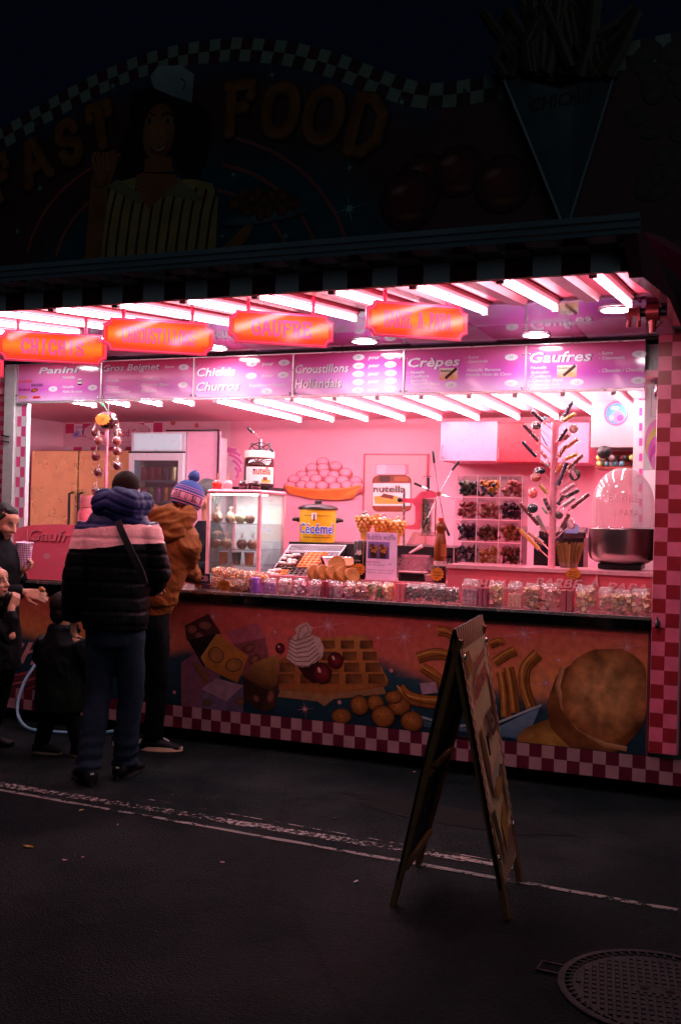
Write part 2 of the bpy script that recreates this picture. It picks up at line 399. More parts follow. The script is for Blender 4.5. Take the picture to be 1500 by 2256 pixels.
# ================================================================== GROUND
def asphalt():
    m = bpy.data.materials.new('asphalt'); m.use_nodes = True; nt = m.node_tree; N = nt.nodes; L = nt.links; b = N['Principled BSDF']
    b.inputs['Specular IOR Level'].default_value = .06
    tc = N.new('ShaderNodeTexCoord')
    def nz(sc, det=6, rough=.6):
        n = N.new('ShaderNodeTexNoise'); n.inputs['Scale'].default_value = sc; n.inputs['Detail'].default_value = det; n.inputs['Roughness'].default_value = rough
        L.new(tc.outputs['Object'], n.inputs['Vector']); return n
    big, mid, fine = nz(.9, 5), nz(6, 7, .7), nz(52, 7, .85)
    vo = N.new('ShaderNodeTexVoronoi'); vo.inputs['Scale'].default_value = 120; L.new(tc.outputs['Object'], vo.inputs['Vector'])
    r1 = N.new('ShaderNodeValToRGB'); L.new(big.outputs['Fac'], r1.inputs[0])
    r1.color_ramp.elements[0].position = .42; r1.color_ramp.elements[0].color = (.0034, .0062, .0072, 1)
    r1.color_ramp.elements[1].position = .58; r1.color_ramp.elements[1].color = (.0125, .0150, .0158, 1)
    r2 = N.new('ShaderNodeMapRange'); r2.inputs[1].default_value = .3; r2.inputs[2].default_value = .7; r2.inputs[3].default_value = .6; r2.inputs[4].default_value = 1.4
    L.new(mid.outputs['Fac'], r2.inputs[0])
    r3 = N.new('ShaderNodeMapRange'); r3.inputs[1].default_value = .3; r3.inputs[2].default_value = .75; r3.inputs[3].default_value = .2; r3.inputs[4].default_value = 2.6
    L.new(fine.outputs['Fac'], r3.inputs[0])
    a = N.new('ShaderNodeMix'); a.data_type = 'RGBA'; a.blend_type = 'MULTIPLY'; a.inputs[0].default_value = 1
    L.new(r1.outputs[0], a.inputs[6]); L.new(r2.outputs[0], a.inputs[7])
    c = N.new('ShaderNodeMix'); c.data_type = 'RGBA'; c.blend_type = 'MULTIPLY'; c.inputs[0].default_value = 1
    L.new(a.outputs[2], c.inputs[6]); L.new(r3.outputs[0], c.inputs[7]); L.new(c.outputs[2], b.inputs['Base Color'])
    ck = N.new('ShaderNodeTexVoronoi'); ck.feature = 'DISTANCE_TO_EDGE'; ck.inputs['Scale'].default_value = .8; L.new(mid.outputs['Color'], ck.inputs['Vector'])
    mv = N.new('ShaderNodeMix'); mv.data_type = 'VECTOR'; mv.inputs[0].default_value = .12; L.new(tc.outputs['Object'], mv.inputs[4]); L.new(mid.outputs['Color'], mv.inputs[5]); L.new(mv.outputs[1], ck.inputs['Vector'])
    cm = N.new('ShaderNodeMapRange'); cm.inputs[1].default_value = 0; cm.inputs[2].default_value = .012; cm.inputs[3].default_value = .62; cm.inputs[4].default_value = 1; L.new(ck.outputs['Distance'], cm.inputs[0])
    c2 = N.new('ShaderNodeMix'); c2.data_type = 'RGBA'; c2.blend_type = 'MULTIPLY'; c2.inputs[0].default_value = 1; L.new(c.outputs[2], c2.inputs[6]); L.new(cm.outputs[0], c2.inputs[7]); L.new(c2.outputs[2], b.inputs['Base Color'])
    ad = N.new('ShaderNodeMath'); ad.operation = 'ADD'; L.new(fine.outputs['Fac'], ad.inputs[0]); L.new(vo.outputs['Distance'], ad.inputs[1])
    bp = N.new('ShaderNodeBump'); bp.inputs['Strength'].default_value = .9; bp.inputs['Distance'].default_value = .012
    L.new(ad.outputs[0], bp.inputs['Height']); L.new(bp.outputs[0], b.inputs['Normal'])
    rr = N.new('ShaderNodeMapRange'); rr.inputs[3].default_value = .55; rr.inputs[4].default_value = .95; L.new(mid.outputs['Fac'], rr.inputs[0]); L.new(rr.outputs[0], b.inputs['Roughness'])
    return m
ASPH = asphalt()
g = MB(); g.poly([(-150, -150, 0), (150, -150, 0), (150, 150, 0), (-150, 150, 0)])
g.build('ground', ASPH, kind='structure')
def paintmat(name, wear, scale, col='746C66'):
    m = bpy.data.materials.new(name); m.use_nodes = True; nt = m.node_tree; N = nt.nodes; L = nt.links; b = N['Principled BSDF']
    tc = N.new('ShaderNodeTexCoord'); n = N.new('ShaderNodeTexNoise'); n.inputs['Scale'].default_value = scale; n.inputs['Detail'].default_value = 8; n.inputs['Roughness'].default_value = .75
    L.new(tc.outputs['Object'], n.inputs['Vector'])
    n2 = N.new('ShaderNodeTexNoise'); n2.inputs['Scale'].default_value = 1.1; n2.inputs['Detail'].default_value = 3; L.new(tc.outputs['Object'], n2.inputs['Vector'])
    ma = N.new('ShaderNodeMath'); ma.operation = 'MULTIPLY_ADD'; ma.inputs[1].default_value = .5; L.new(n2.outputs['Fac'], ma.inputs[0]); L.new(n.outputs['Fac'], ma.inputs[2])
    r = N.new('ShaderNodeValToRGB'); L.new(ma.outputs[0], r.inputs[0])
    r.color_ramp.elements[0].position = wear; r.color_ramp.elements[0].color = (0, 0, 0, 1)
    r.color_ramp.elements[1].position = wear+.05; r.color_ramp.elements[1].color = (1, 1, 1, 1)
    t = N.new('ShaderNodeBsdfTransparent'); mx = N.new('ShaderNodeMixShader')
    b.inputs['Base Color'].default_value = (*lin(col), 1); b.inputs['Roughness'].default_value = .7
    L.new(r.outputs[0], mx.inputs[0]); L.new(t.outputs[0], mx.inputs[1]); L.new(b.outputs[0], mx.inputs[2]); L.new(mx.outputs[0], N['Material Output'].inputs[0])
    return m
def strip(name, a, b, w0, w1, m, z, n=60, wob=.006):
    mb = MB(); L_, R_ = [], []
    a, b = Vector(a), Vector(b); d = (b-a).normalized(); q = Vector((-d.y, d.x, 0))
    for i in range(n+1):
        t = i/n; p = a.lerp(b, t); w = (w0+(w1-w0)*t)/2
        j1 = wob*noise.noise(Vector((t*40, 1.3, 0))); j2 = wob*noise.noise(Vector((t*40, 7.3, 0)))
        L_.append(p+q*(w+j1)); R_.append(p-q*(w+j2))
    for i in range(n): mb.poly([(v.x, v.y, z) for v in (L_[i], L_[i+1], R_[i+1], R_[i])])
    return mb.build(name, m, kind='structure')
la, lb = PZ(60, 1752, 0), PZ(1500, 2008, 0)
ld = (lb-la).normalized()
strip('road_line', la-ld*.5, lb+ld*3, .030, .036, paintmat('line_paint', .66, 14, '5E5852'), .004, 120, .008)
wa, wb = PZ(-40, 1722, 0), PZ(1130, 1912, 0)
strip('worn_road_line', wa, wb, .075, .055, paintmat('worn_line_paint', .735, 38), .004, 120, .02)
sa_, sb_ = PZ(300, 1758, 0), PZ(1110, 1902, 0)
strip('road_line', sa_, sb_, .010, .008, paintmat('edge_line_paint', .74, 9), .0055, 80, .004)
# ---- a darker repaired patch of tarmac in front of the stall
pm = MB(); c = PZ(985, 1795, 0)
pm.poly([(c.x+(.62+.09*math.sin(5*a)+.05*math.sin(9*a))*math.cos(a)*.95, c.y+(.16+.02*math.sin(3*a+1))*math.sin(a)-.1*math.cos(a), .003) for a in [2*math.pi*k/40 for k in range(40)]])
pm.build('patched_asphalt', mat('tar_patch', (.0075, .0078, .008), .8, spec=.06, var=.5, vs=40, bump=.8, bs=200), kind='structure')
# ================================================================== STALL (a trailer with a counter, awning and painted sign)
STALL = thing('food_stall', (-2.6, 0, 0), 'pink checkered fast food and sweets stall with lit awning and painted sign', 'food stall')
PINKW = mat('pink_wall', 'F4A0B4', .42, var=.06, vs=4, spec=.4)
PINKC = mat('pink_ceiling', 'F6A6B6', .5, var=.05, vs=3)
WHITEP = mat('white_panel', 'E6E2E4', .3, var=.05, vs=6)
DARKM = mat('dark_metal', '15161A', .4, .3)
STEEL = mat('brushed_steel', 'B9B6B4', .26, 1., var=.1, vs=60, bump=.03, bs=400)
CHROME = mat('chrome', 'D8D8DA', .12, 1., var=0)
BLACKP = mat('black_plastic', '0C0C0E', .32, var=.1)
X0, X1 = -9.0, 1.7           # ends of the trailer
CT = 1.028                   # counter height
XR = P(1432, 1390, 0).x      # right edge of the serving hatch
def wall(name, x0, x1, y0, y1, z0, z1, m, par=STALL, **kw):
    b = MB(); b.bx(x0, x1, y0, y1, z0, z1); return b.build(name, m, par, **kw)
wall('back_wall', -6.3, -.46, 2.2, 2.26, .25, 2.4, PINKW)
BACKW = STALL.children[-1] if STALL.children else None
BACKW = [o for o in COL.objects if o.name == 'back_wall'][0]
wall('left_wall', -6.36, -6.3, .06, 2.26, .25, 2.4, mat('pale_wall', 'F6B4C2', .42, var=.05, vs=4))
wall('right_wall', -.46, -.40, 1.1, 2.26, .25, 2.4, PINKW)
wall('stall_floor', X0, X1, .06, 2.3, .2, .25, mat('floor_vinyl', '5A5658', .5))
wall('stall_ceiling', -6.36, -.40, .02, 2.26, 2.4, 2.44, PINKC)
wall('trailer_end', X1-.06, X1, .06, 2.3, .25, 2.66, mat('trailer_skin', '7A2838', .4))
wall('trailer_end', X0, X0+.06, .06, 2.3, .25, 2.66, mat('trailer_skin'))
wall('trailer_back', X0, X1, 2.3, 2.34, .2, 2.66, mat('trailer_skin'))
wall('roof', X0, X1, .03, 2.34, 2.68, 2.72, mat('roof_sheet', '3A3A42', .5))
m_ = None
m = MB(); m.bx(-6.299, -4.45, 2.1985, 2.1999, .26, 2.398); m.build('wall_panel', mat('pale_wall'), BACKW)
# front skin right of the hatch, behind the column
wall('side_skin', -.36, X1, .045, .075, .25, 2.7, mat('side_skin', '8C2A3C', .35))
wall('left_skin', X0, -5.11, .06, .09, 1.03, 2.6, mat('left_skin', 'D9A0AE', .35))
# chassis under the trailer
ch = MB(); ch.bx(X0+.3, X1-.3, .5, 2.1, .03, .2); ch.build('chassis', mat('chassis_black', '08080A', .7), STALL)
for x in (-3.9, -1.2):
    w = MB(); w.lathe([(.05, -.09), (.17, -.09), (.17, .09), (.05, .09)], (x, .42, .17), 20, M=Matrix.Rotation(R(90), 3, 'X')); w.build('wheel', mat('tyre', '0A0A0A', .8), STALL)
# ---- counter front: backing board + mural print
wall('front_panel', X0, XR, 0.0, .05, .232, .952, mat('panel_board', '6A2A34', .5))
FRONT = [o for o in COL.objects if o.name == 'front_panel'][0]
def mural_base():
    pr = Print(-.0015); nx, nz = 150, 18; x0, x1, z0, z1 = X0, XR-.012, .236, .950
    top, mid, teal, deep = lin('D8625A'), lin('F09A52'), lin('2A4A58'), lin('1A3440')
    def colr(x, z):
        t = (z-z0)/(z1-z0); h = .40+.10*math.sin(x*2.1+.6)+.07*math.sin(x*4.7)
        n = noise.fractal(Vector((x*1.6, z*3, 0)), 1, 2, 4)*.12
        u = (t+n-h)/.16; u = min(1, max(0, u)); u = u*u*(3-2*u)
        v = min(1, max(0, (t-.5)*2)); w = .5+.5*math.sin(x*1.3+2)
        sky_ = [mid[i]*(1-v)*w+top[i]*(v+(1-v)*(1-w)) for i in range(3)]
        low = [teal[i]*t*2.2+deep[i]*(1-t*2.2) if t < .45 else teal[i] for i in range(3)]
        return tuple((low[i]*(1-u)+sky_[i]*u)*(1+.5*n) for i in range(3))
    for i in range(nx):
        for j in range(nz):
            q = [(x0+(x1-x0)*(i+a)/nx, z0+(z1-z0)*(j+b)/nz) for a, b in ((0, 0), (1, 0), (1, 1), (0, 1))]
            pr.mb.poly([pr._p(*p) for p in q], [colr(*p) for p in q])
    return pr
mural_base().build('mural_print', FRONT, MURAL)
def q0(px, py): return XZ(px, py, 0)
def qs(L): return [q0(*p) for p in L]
def sz(px): return px*.00272
# twinkling stars of the mural
for px, py, r in ((470, 1358, 44), (723, 1378, 58), (890, 1403, 55), (1153, 1396, 55), (1380, 1425, 40), (1202, 1505, 36), (672, 1562, 26), (945, 1378, 18), (571, 1354, 14), (607, 1392, 10), (862, 1477, 14), (833, 1405, 8), (1265, 1396, 12), (1230, 1454, 10), (30, 1380, 30), (748, 1547, 8), (385, 1525, 8), (120, 1350, 40)):
    x, z = q0(px, py); pr = Print(-.003, .0001)
    if r > 20: pr.star(x, z, sz(r), 'D98C96')
    pr.disc(x, z, sz(max(5, r*.16)), ci='F0B8B4', co='C86E78'); pr.build('painted_star', FRONT, MURAL)

# nougat cubes
pr = Print(-.003, .00012)
pr.poly(qs([(400, 1460), (455, 1420), (490, 1470), (470, 1560), (400, 1570)]), '8A5468')
pr.poly(qs([(408, 1378), (460, 1352), (488, 1395), (430, 1420), (412, 1410)]), '5A2E30')
for x, y, rx, ry in ((424, 1386, 14, 11), (453, 1378, 18, 10), (440, 1402, 12, 10)):
    X_, Z_ = q0(x, y); pr.disc(X_, Z_, sz(rx)*1.12, sz(ry)*1.12, ci='3A2020'); pr.disc(X_, Z_, sz(rx), sz(ry), ci='A8705E', co='8A5048')
pr.poly(qs([(500, 1390), (570, 1372), (585, 1405), (515, 1418)]), 'B8606E')
pr.poly(qs([(515, 1418), (585, 1405), (600, 1490), (545, 1500)]), '8E4A50')
pr.poly(qs([(415, 1410), (478, 1395), (500, 1420), (470, 1440), (450, 1470)]), '2A1A1E')
pr.poly(qs([(443, 1448), (478, 1396), (548, 1445), (524, 1505), (455, 1470)]), 'C8843C', ['D8964A', 'B87838', 'C07A38', '9C5C2E', 'B8742E'])
for x, y, rx, ry, ro in ((477, 1443, 20, 18, -.4), (516, 1465, 22, 15, .3)):
    X_, Z_ = q0(x, y); pr.disc(X_, Z_, sz(rx)*1.1, sz(ry)*1.1, ro, '4A2A20'); pr.disc(X_, Z_, sz(rx), sz(ry), ro, 'B87C48', 'A06438')
for pts in ([(540, 1425), (556, 1418), (560, 1430), (545, 1437)], [(549, 1452), (570, 1443), (574, 1452), (556, 1461)]):
    cx = sum(p[0] for p in pts)/4; cy = sum(p[1] for p in pts)/4; X_, Z_ = q0(cx, cy); pr.disc(X_, Z_, sz(17), sz(10), .5, '4A2420'); pr.disc(X_, Z_, sz(15), sz(8), .5, 'A8684E', '7E4438')
pr.poly(qs([(423, 1457), (440, 1462), (462, 1490), (458, 1510), (445, 1490)]), '8A5A3A')
pr.poly(qs([(445, 1518), (478, 1494), (537, 1510), (500, 1545)]), 'A87E8E'); pr.poly(qs([(445, 1518), (500, 1545), (500, 1570), (445, 1562)]), '75607A'); pr.poly(qs([(500, 1545), (537, 1510), (537, 1570), (500, 1570)]), '6A5670')
pr.poly(qs([(535, 1490), (560, 1460), (612, 1440), (613, 1508), (590, 1520)]), '7E5030', ['6A4028', '9A6A38', 'B87C3C', '6A3C26', '55301E'])
pr.poly(qs([(535, 1490), (590, 1520), (575, 1565), (540, 1540)]), '3A2018'); pr.poly(qs([(590, 1520), (613, 1508), (607, 1560), (577, 1568)]), '4A2A20')
X_, Z_ = q0(597, 1535); pr.disc(X_, Z_, sz(9), sz(16), -.2, '9A6450', '6A3A30'); X_, Z_ = q0(565, 1538); pr.disc(X_, Z_, sz(11), sz(8), -.8, '9A6450', '5A3028')
for x, y in ((458, 1548), (530, 1546)):
    X_, Z_ = q0(x, y); pr.disc(X_, Z_, sz(13), sz(9), 0, '8A6038', '6A4430')
pr.build('painted_nougat', FRONT, MURAL)
# waffle with whipped cream and cherries
pr = Print(-.003, .0001)
pr.poly(qs([(612, 1535), (700, 1545), (715, 1556), (735, 1540), (850, 1528), (840, 1500), (620, 1515)]), 'A0724C')
pr.poly(qs([(614, 1455), (705, 1405), (805, 1400), (855, 1498), (852, 1512), (730, 1530), (615, 1520)]), 'B4713A', ['9A5A30', 'C07C40', 'C88A4C', 'B87038', '8A4E28', 'A86230', '9A5830'])
for r_ in range(4):
    for k in range(5):
        bx_, by = 640+k*42-r_*3+r_*k*2.6, 1420+r_*25+(0)
        if bx_+14 > 845: continue
        w_, h_ = 15+r_*1.2, 9+r_*.5
        if bx_ < 720 and r_ < 2: continue
        pr.poly(qs([(bx_-w_, by-h_), (bx_+w_*.9, by-h_), (bx_+w_, by+h_), (bx_-w_, by+h_)]), '5E3220', ['6A3A22', '7A4426', '9A6032', '4E2A1A'])
pr.poly(qs([(640, 1440), (700, 1450), (715, 1500), (690, 1505), (670, 1490)]), '3A1018')
cream = [(632, 1450), (640, 1410), (655, 1395), (650, 1385), (663, 1375), (676, 1370), (690, 1384), (684, 1396), (705, 1405), (714, 1425), (712, 1445), (695, 1460), (668, 1470), (650, 1466)]
pr.poly(qs(cream), 'DDB6AC')
for k in range(7):
    a = k/6; pr.stroke(qs([(634+3*a, 1452-8*k), (652, 1466-9*k), (680, 1468-11*k), (706-3*k, 1446-8*k)]), sz(3), 'A87870', '8A5A58')
pr.stroke(qs([(655, 1412), (662, 1385), (676, 1376), (682, 1392), (668, 1402)]), sz(4), 'B08078')
for x, y, r in ((618, 1428, 12), (740, 1455, 19), (710, 1483, 24)):
    X_, Z_ = q0(x, y); pr.disc(X_, Z_, sz(r)*1.06, ci='2A0A10'); pr.disc(X_, Z_, sz(r), ci='8A2A30', co='4A0E18', off=(.2, .1)); pr.disc(X_-sz(r*.3), Z_+sz(r*.3), sz(r*.16), sz(r*.3), .4, 'F0B0A8')
pr.build('painted_waffle', FRONT, MURAL)
# doughnut balls and churros
pr = Print(-.003, .0001)
def churro(pts, w):
    pts = [tuple(p) for p in spline(pts, 5)] if len(pts) > 2 else pts
    pr.stroke(qs(pts), sz(w)*1.15, '5A3018'); pr.stroke(qs(pts), sz(w), 'B8702E', '8A5022')
    pr.stroke(qs([(x-w*.2, y-w*.2) for x, y in pts]), sz(w*.16), 'D89A50'); pr.stroke(qs([(x+w*.2, y+w*.2) for x, y in pts]), sz(w*.12), '6A3818')
pr.poly(qs([(905, 1560), (940, 1590), (1080, 1610), (1190, 1555), (1160, 1630), (930, 1600)]), '5E7890', ['6E8AA4', '50687E', '6A86A0', '8098B0', '506A80', '405A70'])
for pts, w in (([(965, 1390), (990, 1395), (1020, 1420), (1040, 1460)], 20), ([(920, 1450), (960, 1440), (1000, 1450), (1015, 1480)], 22), ([(930, 1470), (960, 1490), (985, 1520)], 20), ([(880, 1515), (900, 1535), (940, 1545), (1000, 1548)], 26), ([(1115, 1580), (1112, 1520), (1105, 1480)], 22), ([(1090, 1460), (1110, 1445), (1135, 1432)], 18), ([(1170, 1560), (1155, 1510), (1158, 1470), (1185, 1440)], 22), ([(1135, 1570), (1128, 1510), (1120, 1470)], 20), ([(1080, 1420), (1100, 1412), (1105, 1420)], 15), ([(1060, 1570), (1065, 1500), (1050, 1450)], 20)): churro(pts, w)
pr.poly(qs([(925, 1505), (960, 1502), (965, 1525), (930, 1530)]), 'B890A0')
pr.stroke(qs([(915, 1575), (1000, 1600), (1100, 1590), (1192, 1553)]), sz(5), 'A8B0BC')
for x, y, rx, ry in ((753, 1577, 24, 17), (793, 1553, 22, 22), (828, 1548, 20, 18), (880, 1555, 26, 20), (845, 1577, 27, 24), (908, 1588, 26, 22), (868, 1535, 20, 14)):
    X_, Z_ = q0(x, y); pr.disc(X_, Z_, sz(rx)*1.08, sz(ry)*1.08, ci='4A2818'); pr.disc(X_, Z_, sz(rx), sz(ry), .2, 'C8803C', '7A4420', off=(-.2, .25))
    for k in range(6):
        a = k*1.1; pr.disc(X_+sz(rx*.45)*math.cos(a), Z_+sz(ry*.45)*math.sin(a), sz(3.4), sz(2.4), a, '7E4622', 'A0622E', n=8)
pr.build('painted_churros', FRONT, MURAL)
# big sugared bun
pr = Print(-.003, .00012)
def clipx(L): return [(min(x, XR-.016), max(z, .24)) for x, z in L]
def bun(cx, cy, rx, ry, rot, ci, co, off):
    X_, Z_ = q0(cx, cy); n = 44; ca, sa = math.cos(rot), math.sin(rot); pr.k += 1
    nr = 7
    def pt(k, f):
        a = 2*math.pi*k/n; w = 1+.02*math.sin(5*a)+.012*math.sin(11*a)
        u, v = sz(rx)*math.cos(a)*w*f, sz(ry)*math.sin(a)*w*f
        return clipx([(X_+u*ca-v*sa+off[0]*sz(rx)*(1-f), Z_+u*sa+v*ca+off[1]*sz(ry)*(1-f))])[0]
    A, B = lin(ci), lin(co)
    def cl(p, f):
        q = noise.fractal(Vector((p[0]*9, p[1]*9, 3)), 1, 2, 5); t = f**1.6
        return tuple((A[i]*(1-t)+B[i]*t)*(1+.75*q) for i in range(3))
    for r_ in range(nr):
        for k in range(n):
            f0, f1 = r_/nr, (r_+1)/nr; ps = [pt(k, f0), pt(k+1, f0), pt(k+1, f1), pt(k, f1)]
            pr.mb.poly([pr._p(*p) for p in ps], [tuple(max(0, c) for c in cl(p, f)) for p, f in zip(ps, (f0, f0, f1, f1))])
bun(1235, 1640, 95, 55, .1, 'B8823A', '8A5A2C', (0, .2))
bun(1310, 1558, 100, 104, -.5, '9A5A30', '7A4422', (0, 0))
pr.stroke([clipx([q0(*p)])[0] for p in [(1238, 1470), (1228, 1510), (1240, 1560), (1275, 1605), (1330, 1640), (1380, 1650)]], sz(11), 'D8A070', 'A86E48')
bun(1335, 1528, 92, 100, -.55, 'D0925C', '96582E', (-.1, .15))
pr.build('painted_bun', FRONT, MURAL)
# script lettering on the left bay of the mural
tb = MB(); x0, z0 = q0(15, 1470); x1, _ = q0(150, 1470)
text(tb, 'Churros', x0-.1, x1+.55, z0+.04, .16, -.004, 'F0A0A8', bold=.012, shear=.35)
tb.build('script_lettering', MURAL, FRONT, colors=True)
pr = Print(-.003, .00012)
for k in range(5): pr.stroke(qs([(-20, 1500+k*9), (60, 1482+k*9), (150, 1455+k*8), (230, 1440+k*10)]), sz(7), ('B84858', '8A3040', 'C86A60', '7A2838', 'A04A4A')[k])
for k in range(6): pr.disc(*q0(165+k*9, 1480+k*11), sz(16), sz(12), .3, 'B06A38', '6A3A20')
pr.build('painted_ribbon', FRONT, MURAL)
# ---- checker band under the mural
xl, xr = P(382.4, 1600, 0).x, P(929, 1660, 0).x; PITCH_B = (xr-xl)/24
n0 = int((xl-X0)/PITCH_B)+1
zb = .088
def band(xa, xb, y, name):
    b = checks(xl-n0*PITCH_B, zb, .0745, int((X1-X0)/PITCH_B)+3, 2, y, 'C08A90', '6E1C34', phase=n0 % 2)
    return b
pr = Print(-.009)
i = -n0
while xl+i*PITCH_B < X1:
    a, b = max(X0, xl+i*PITCH_B), min(X1, xl+(i+1)*PITCH_B)
    for j in range(2):
        z = zb+j*.0745; pr.same([(a, z), (b, z), (b, z+.0745), (a, z+.0745)], 'CF9AA0' if (i+j) % 2 else '75203A')
    i += 1
wall('kick_board', X0, X1, -.008, .04, zb-.001, .2315, mat('panel_board'))
KICK = [o for o in COL.objects if o.name == 'kick_board'][0]
pr.build('checker_band', KICK, BANDM)
sc_ = MB()
for px, py in ((393, 1594), (475, 1606), (560, 1617), (652, 1627), (743, 1638), (840, 1650), (1153, 1688), (1266, 1701), (1380, 1714), (1470, 1685)):
    p = P(px, py, 0); sc_ = MB(); sc_.ball((p.x, -.011, p.z), (.0045, .003, .0045), 8, 6); sc_.build('screw', mat('screw_dark', '2A2024', .4, .6), KICK)
sc_ = MB()
for px, py in ((577, 1338), (702, 1346), (830, 1354), (966, 1361), (1110, 1370), (1258, 1380), (1400, 1390), (480, 1330)):
    p = P(px, py, 0); sc_ = MB(); sc_.ball((p.x, -.004, p.z), (.005, .004, .005), 8, 6); sc_.build('screw', mat('screw_dark'), FRONT)
# ---- counter edge (black glossy) and top
wall('counter_edge', X0, XR, -.03, .02, .954, CT-.004, mat('black_gloss', '07080B', .12, var=.3, vs=3, coat=.5))
wall('counter_top', X0, XR, -.034, .5, CT-.003, CT, mat('counter_steel', 'C8A8A8', .25, .7))
wall('counter_trim', X0, XR, -.037, -.0345, CT-.016, CT+.001, mat('trim_alu', 'D8CFCF', .25, .9))
wall('steel_strip', -5.2, -3.99, -.036, -.031, .95, 1.015, mat('mirror_steel', 'B0B8C4', .08, 1., var=.3, vs=5))
# ---- checkered column right of the hatch
CXL, CXR = P(1427, 1655, 0).x+.003, P(1493, 1670, -.04).x
cb = MB(); cb.bbox(((CXL+CXR)/2, -.005, (.262+2.7)/2), (CXR-CXL, .07, 2.7-.262), .014); cb.build('column', mat('column_side', 'A87880', .4), STALL, smooth=True)
COLM = [o for o in COL.objects if o.name == 'column'][0]
pr = Print(-.0415); pc = .0805
x_b = P(1463, 1440, -.04).x; zb0 = P(1450, 1382, -.04).z
for i in range(-2, 3):
    for j in range(-20, 30):
        a, b = max(CXL+.003, x_b+i*pc), min(CXR-.012, x_b+(i+1)*pc); z0, z1 = max(.268, zb0+j*pc), min(2.66, zb0+(j+1)*pc)
        if a < b and z0 < z1: pr.same([(a, z0), (b, z0), (b, z1), (a, z1)], 'DC6480' if (i+j) % 2 else '94202A')
pr.build('checker_print', COLM)
lk = MB(); p = P(1447, 1372, -.05); lk.cap((p.x, -.05, p.z), (p.x, -.058, p.z-.02), .016, .012); lk.tube([(p.x, -.04, p.z+.015), (p.x-.004, -.055, p.z+.03)], .005); lk.build('latch', BLACKP, COLM, smooth=True)
# gap line between hatch and column
wall('door_gap', XR+.0005, XR+.012, .0, .05, .25, CT, mat('gap_black', '050506', .8))
# ---- white end door with handle, dashed strip, pink swirl picture
DX0, DX1 = P(1419, 900, .12).x, -.49
wall('end_door', DX0, DX1, .12, .15, P(1430, 1036, .12).z, 2.605, mat('white_door', 'E4DEE2', .35, var=.04))
DOOR = [o for o in COL.objects if o.name == 'end_door'][0]
h = MB(); p0, p1 = P(1446, 832, .1), P(1444, 878, .1)
h.tube([(p0.x, .118, p0.z), (p0.x, .085, p0.z-.012), (p0.x, .08, (p0.z+p1.z)/2), (p1.x, .085, p1.z+.012), (p1.x, .118, p1.z)], .009, 8); h.build('handle', CHROME, DOOR, smooth=True)
pr = Print(.119, .0004); pr.stroke([XZ(1462, 792, .12), XZ(1437, 792, .12), XZ(1433, 918, .12), XZ(1460, 918, .12)], .004, 'B0A8AC'); pr.build('panel_groove', DOOR)
pr = Print(.119, .0004); cx, cz = XZ(1450, 992, .12); zl = P(1430, 1034, .12).z
for k, c in enumerate(('E88AC0', 'D8C070', 'E070C8', 'D050B0', 'E890C8')): pr.poly([(max(DX0+.004, cx+(.080-.010*k)*math.cos(q)), max(zl, cz+.05-.030*k+(.135-.018*k)*math.sin(q))) for q in [2*math.pi*i/28 for i in range(28)]], c)
pr.build('candy_floss_print', DOOR)
wall('end_wall', P(1420.5, 900, 1.05).x, -.461, 1.05, 1.09, 1.03, 2.395, mat('white_door'))
wall('dash_post', P(1396, 900, 1.05).x, P(1420, 900, 1.05).x, 1.05, 1.09, 1.03, 2.395, mat('post_white', 'CFC8CC', .4))
DASH = [o for o in COL.objects if o.name == 'dash_post'][0]
for k in range(16):
    a, b = P(1407, 865+k*33.5, 1.05), P(1413.5, 882+k*33.5, 1.05)
    Print(1.0485).same([(a.x, a.z), (b.x, a.z), (b.x, b.z), (a.x, b.z)], 'D048A0').build('dash_print', DASH)
# ---- left hatch post and checker strip
wall('hatch_post', P(14, 900, .0).x, P(36, 900, .0).x, -.02, .05, CT+.001, 2.61, mat('post_grey', 'B4B8B8', .35))
HP = [o for o in COL.objects if o.name == 'hatch_post'][0]
lt = MB()
for py in (962, 974): p = P(16, py, -.03); lt.tube([(p.x-.05, -.03, p.z+.01), (p.x+.02, -.03, p.z)], .005, 6)
lt.build('latch', DARKM, HP)
wall('jamb', P(36, 900, .03).x, P(63, 900, .03).x, .02, .06, CT+.001, 2.33, mat('jamb_white', 'D8D4D8', .35))
JB = [o for o in COL.objects if o.name == 'jamb'][0]
pr = Print(.0185); a = P(40, 900, .02).x; b = P(58.5, 900, .02).x; w_ = (b-a)/2
for j in range(24):
    for i in range(2):
        z0 = CT+.01+j*w_*1.95
        if z0+w_*1.95 > 2.32: continue
        if (i+j) % 2: pr.same([(a+i*w_, z0), (a+(i+1)*w_, z0), (a+(i+1)*w_, z0+w_*1.95), (a+i*w_, z0+w_*1.95)], 'D84884')
pr.build('checker_print', JB)
pr = Print(.058)
for i in range(14):
    for j in range(40):
        x_ = -5.115-(i+1)*.045; z0 = 1.05+j*.036
        if (i+j) % 2: pr.same([(x_, z0), (x_+.045, z0), (x_+.045, z0+.036), (x_, z0+.036)], 'D84C74')
pr.build('checker_print', [o for o in COL.objects if o.name == 'left_skin'][0])
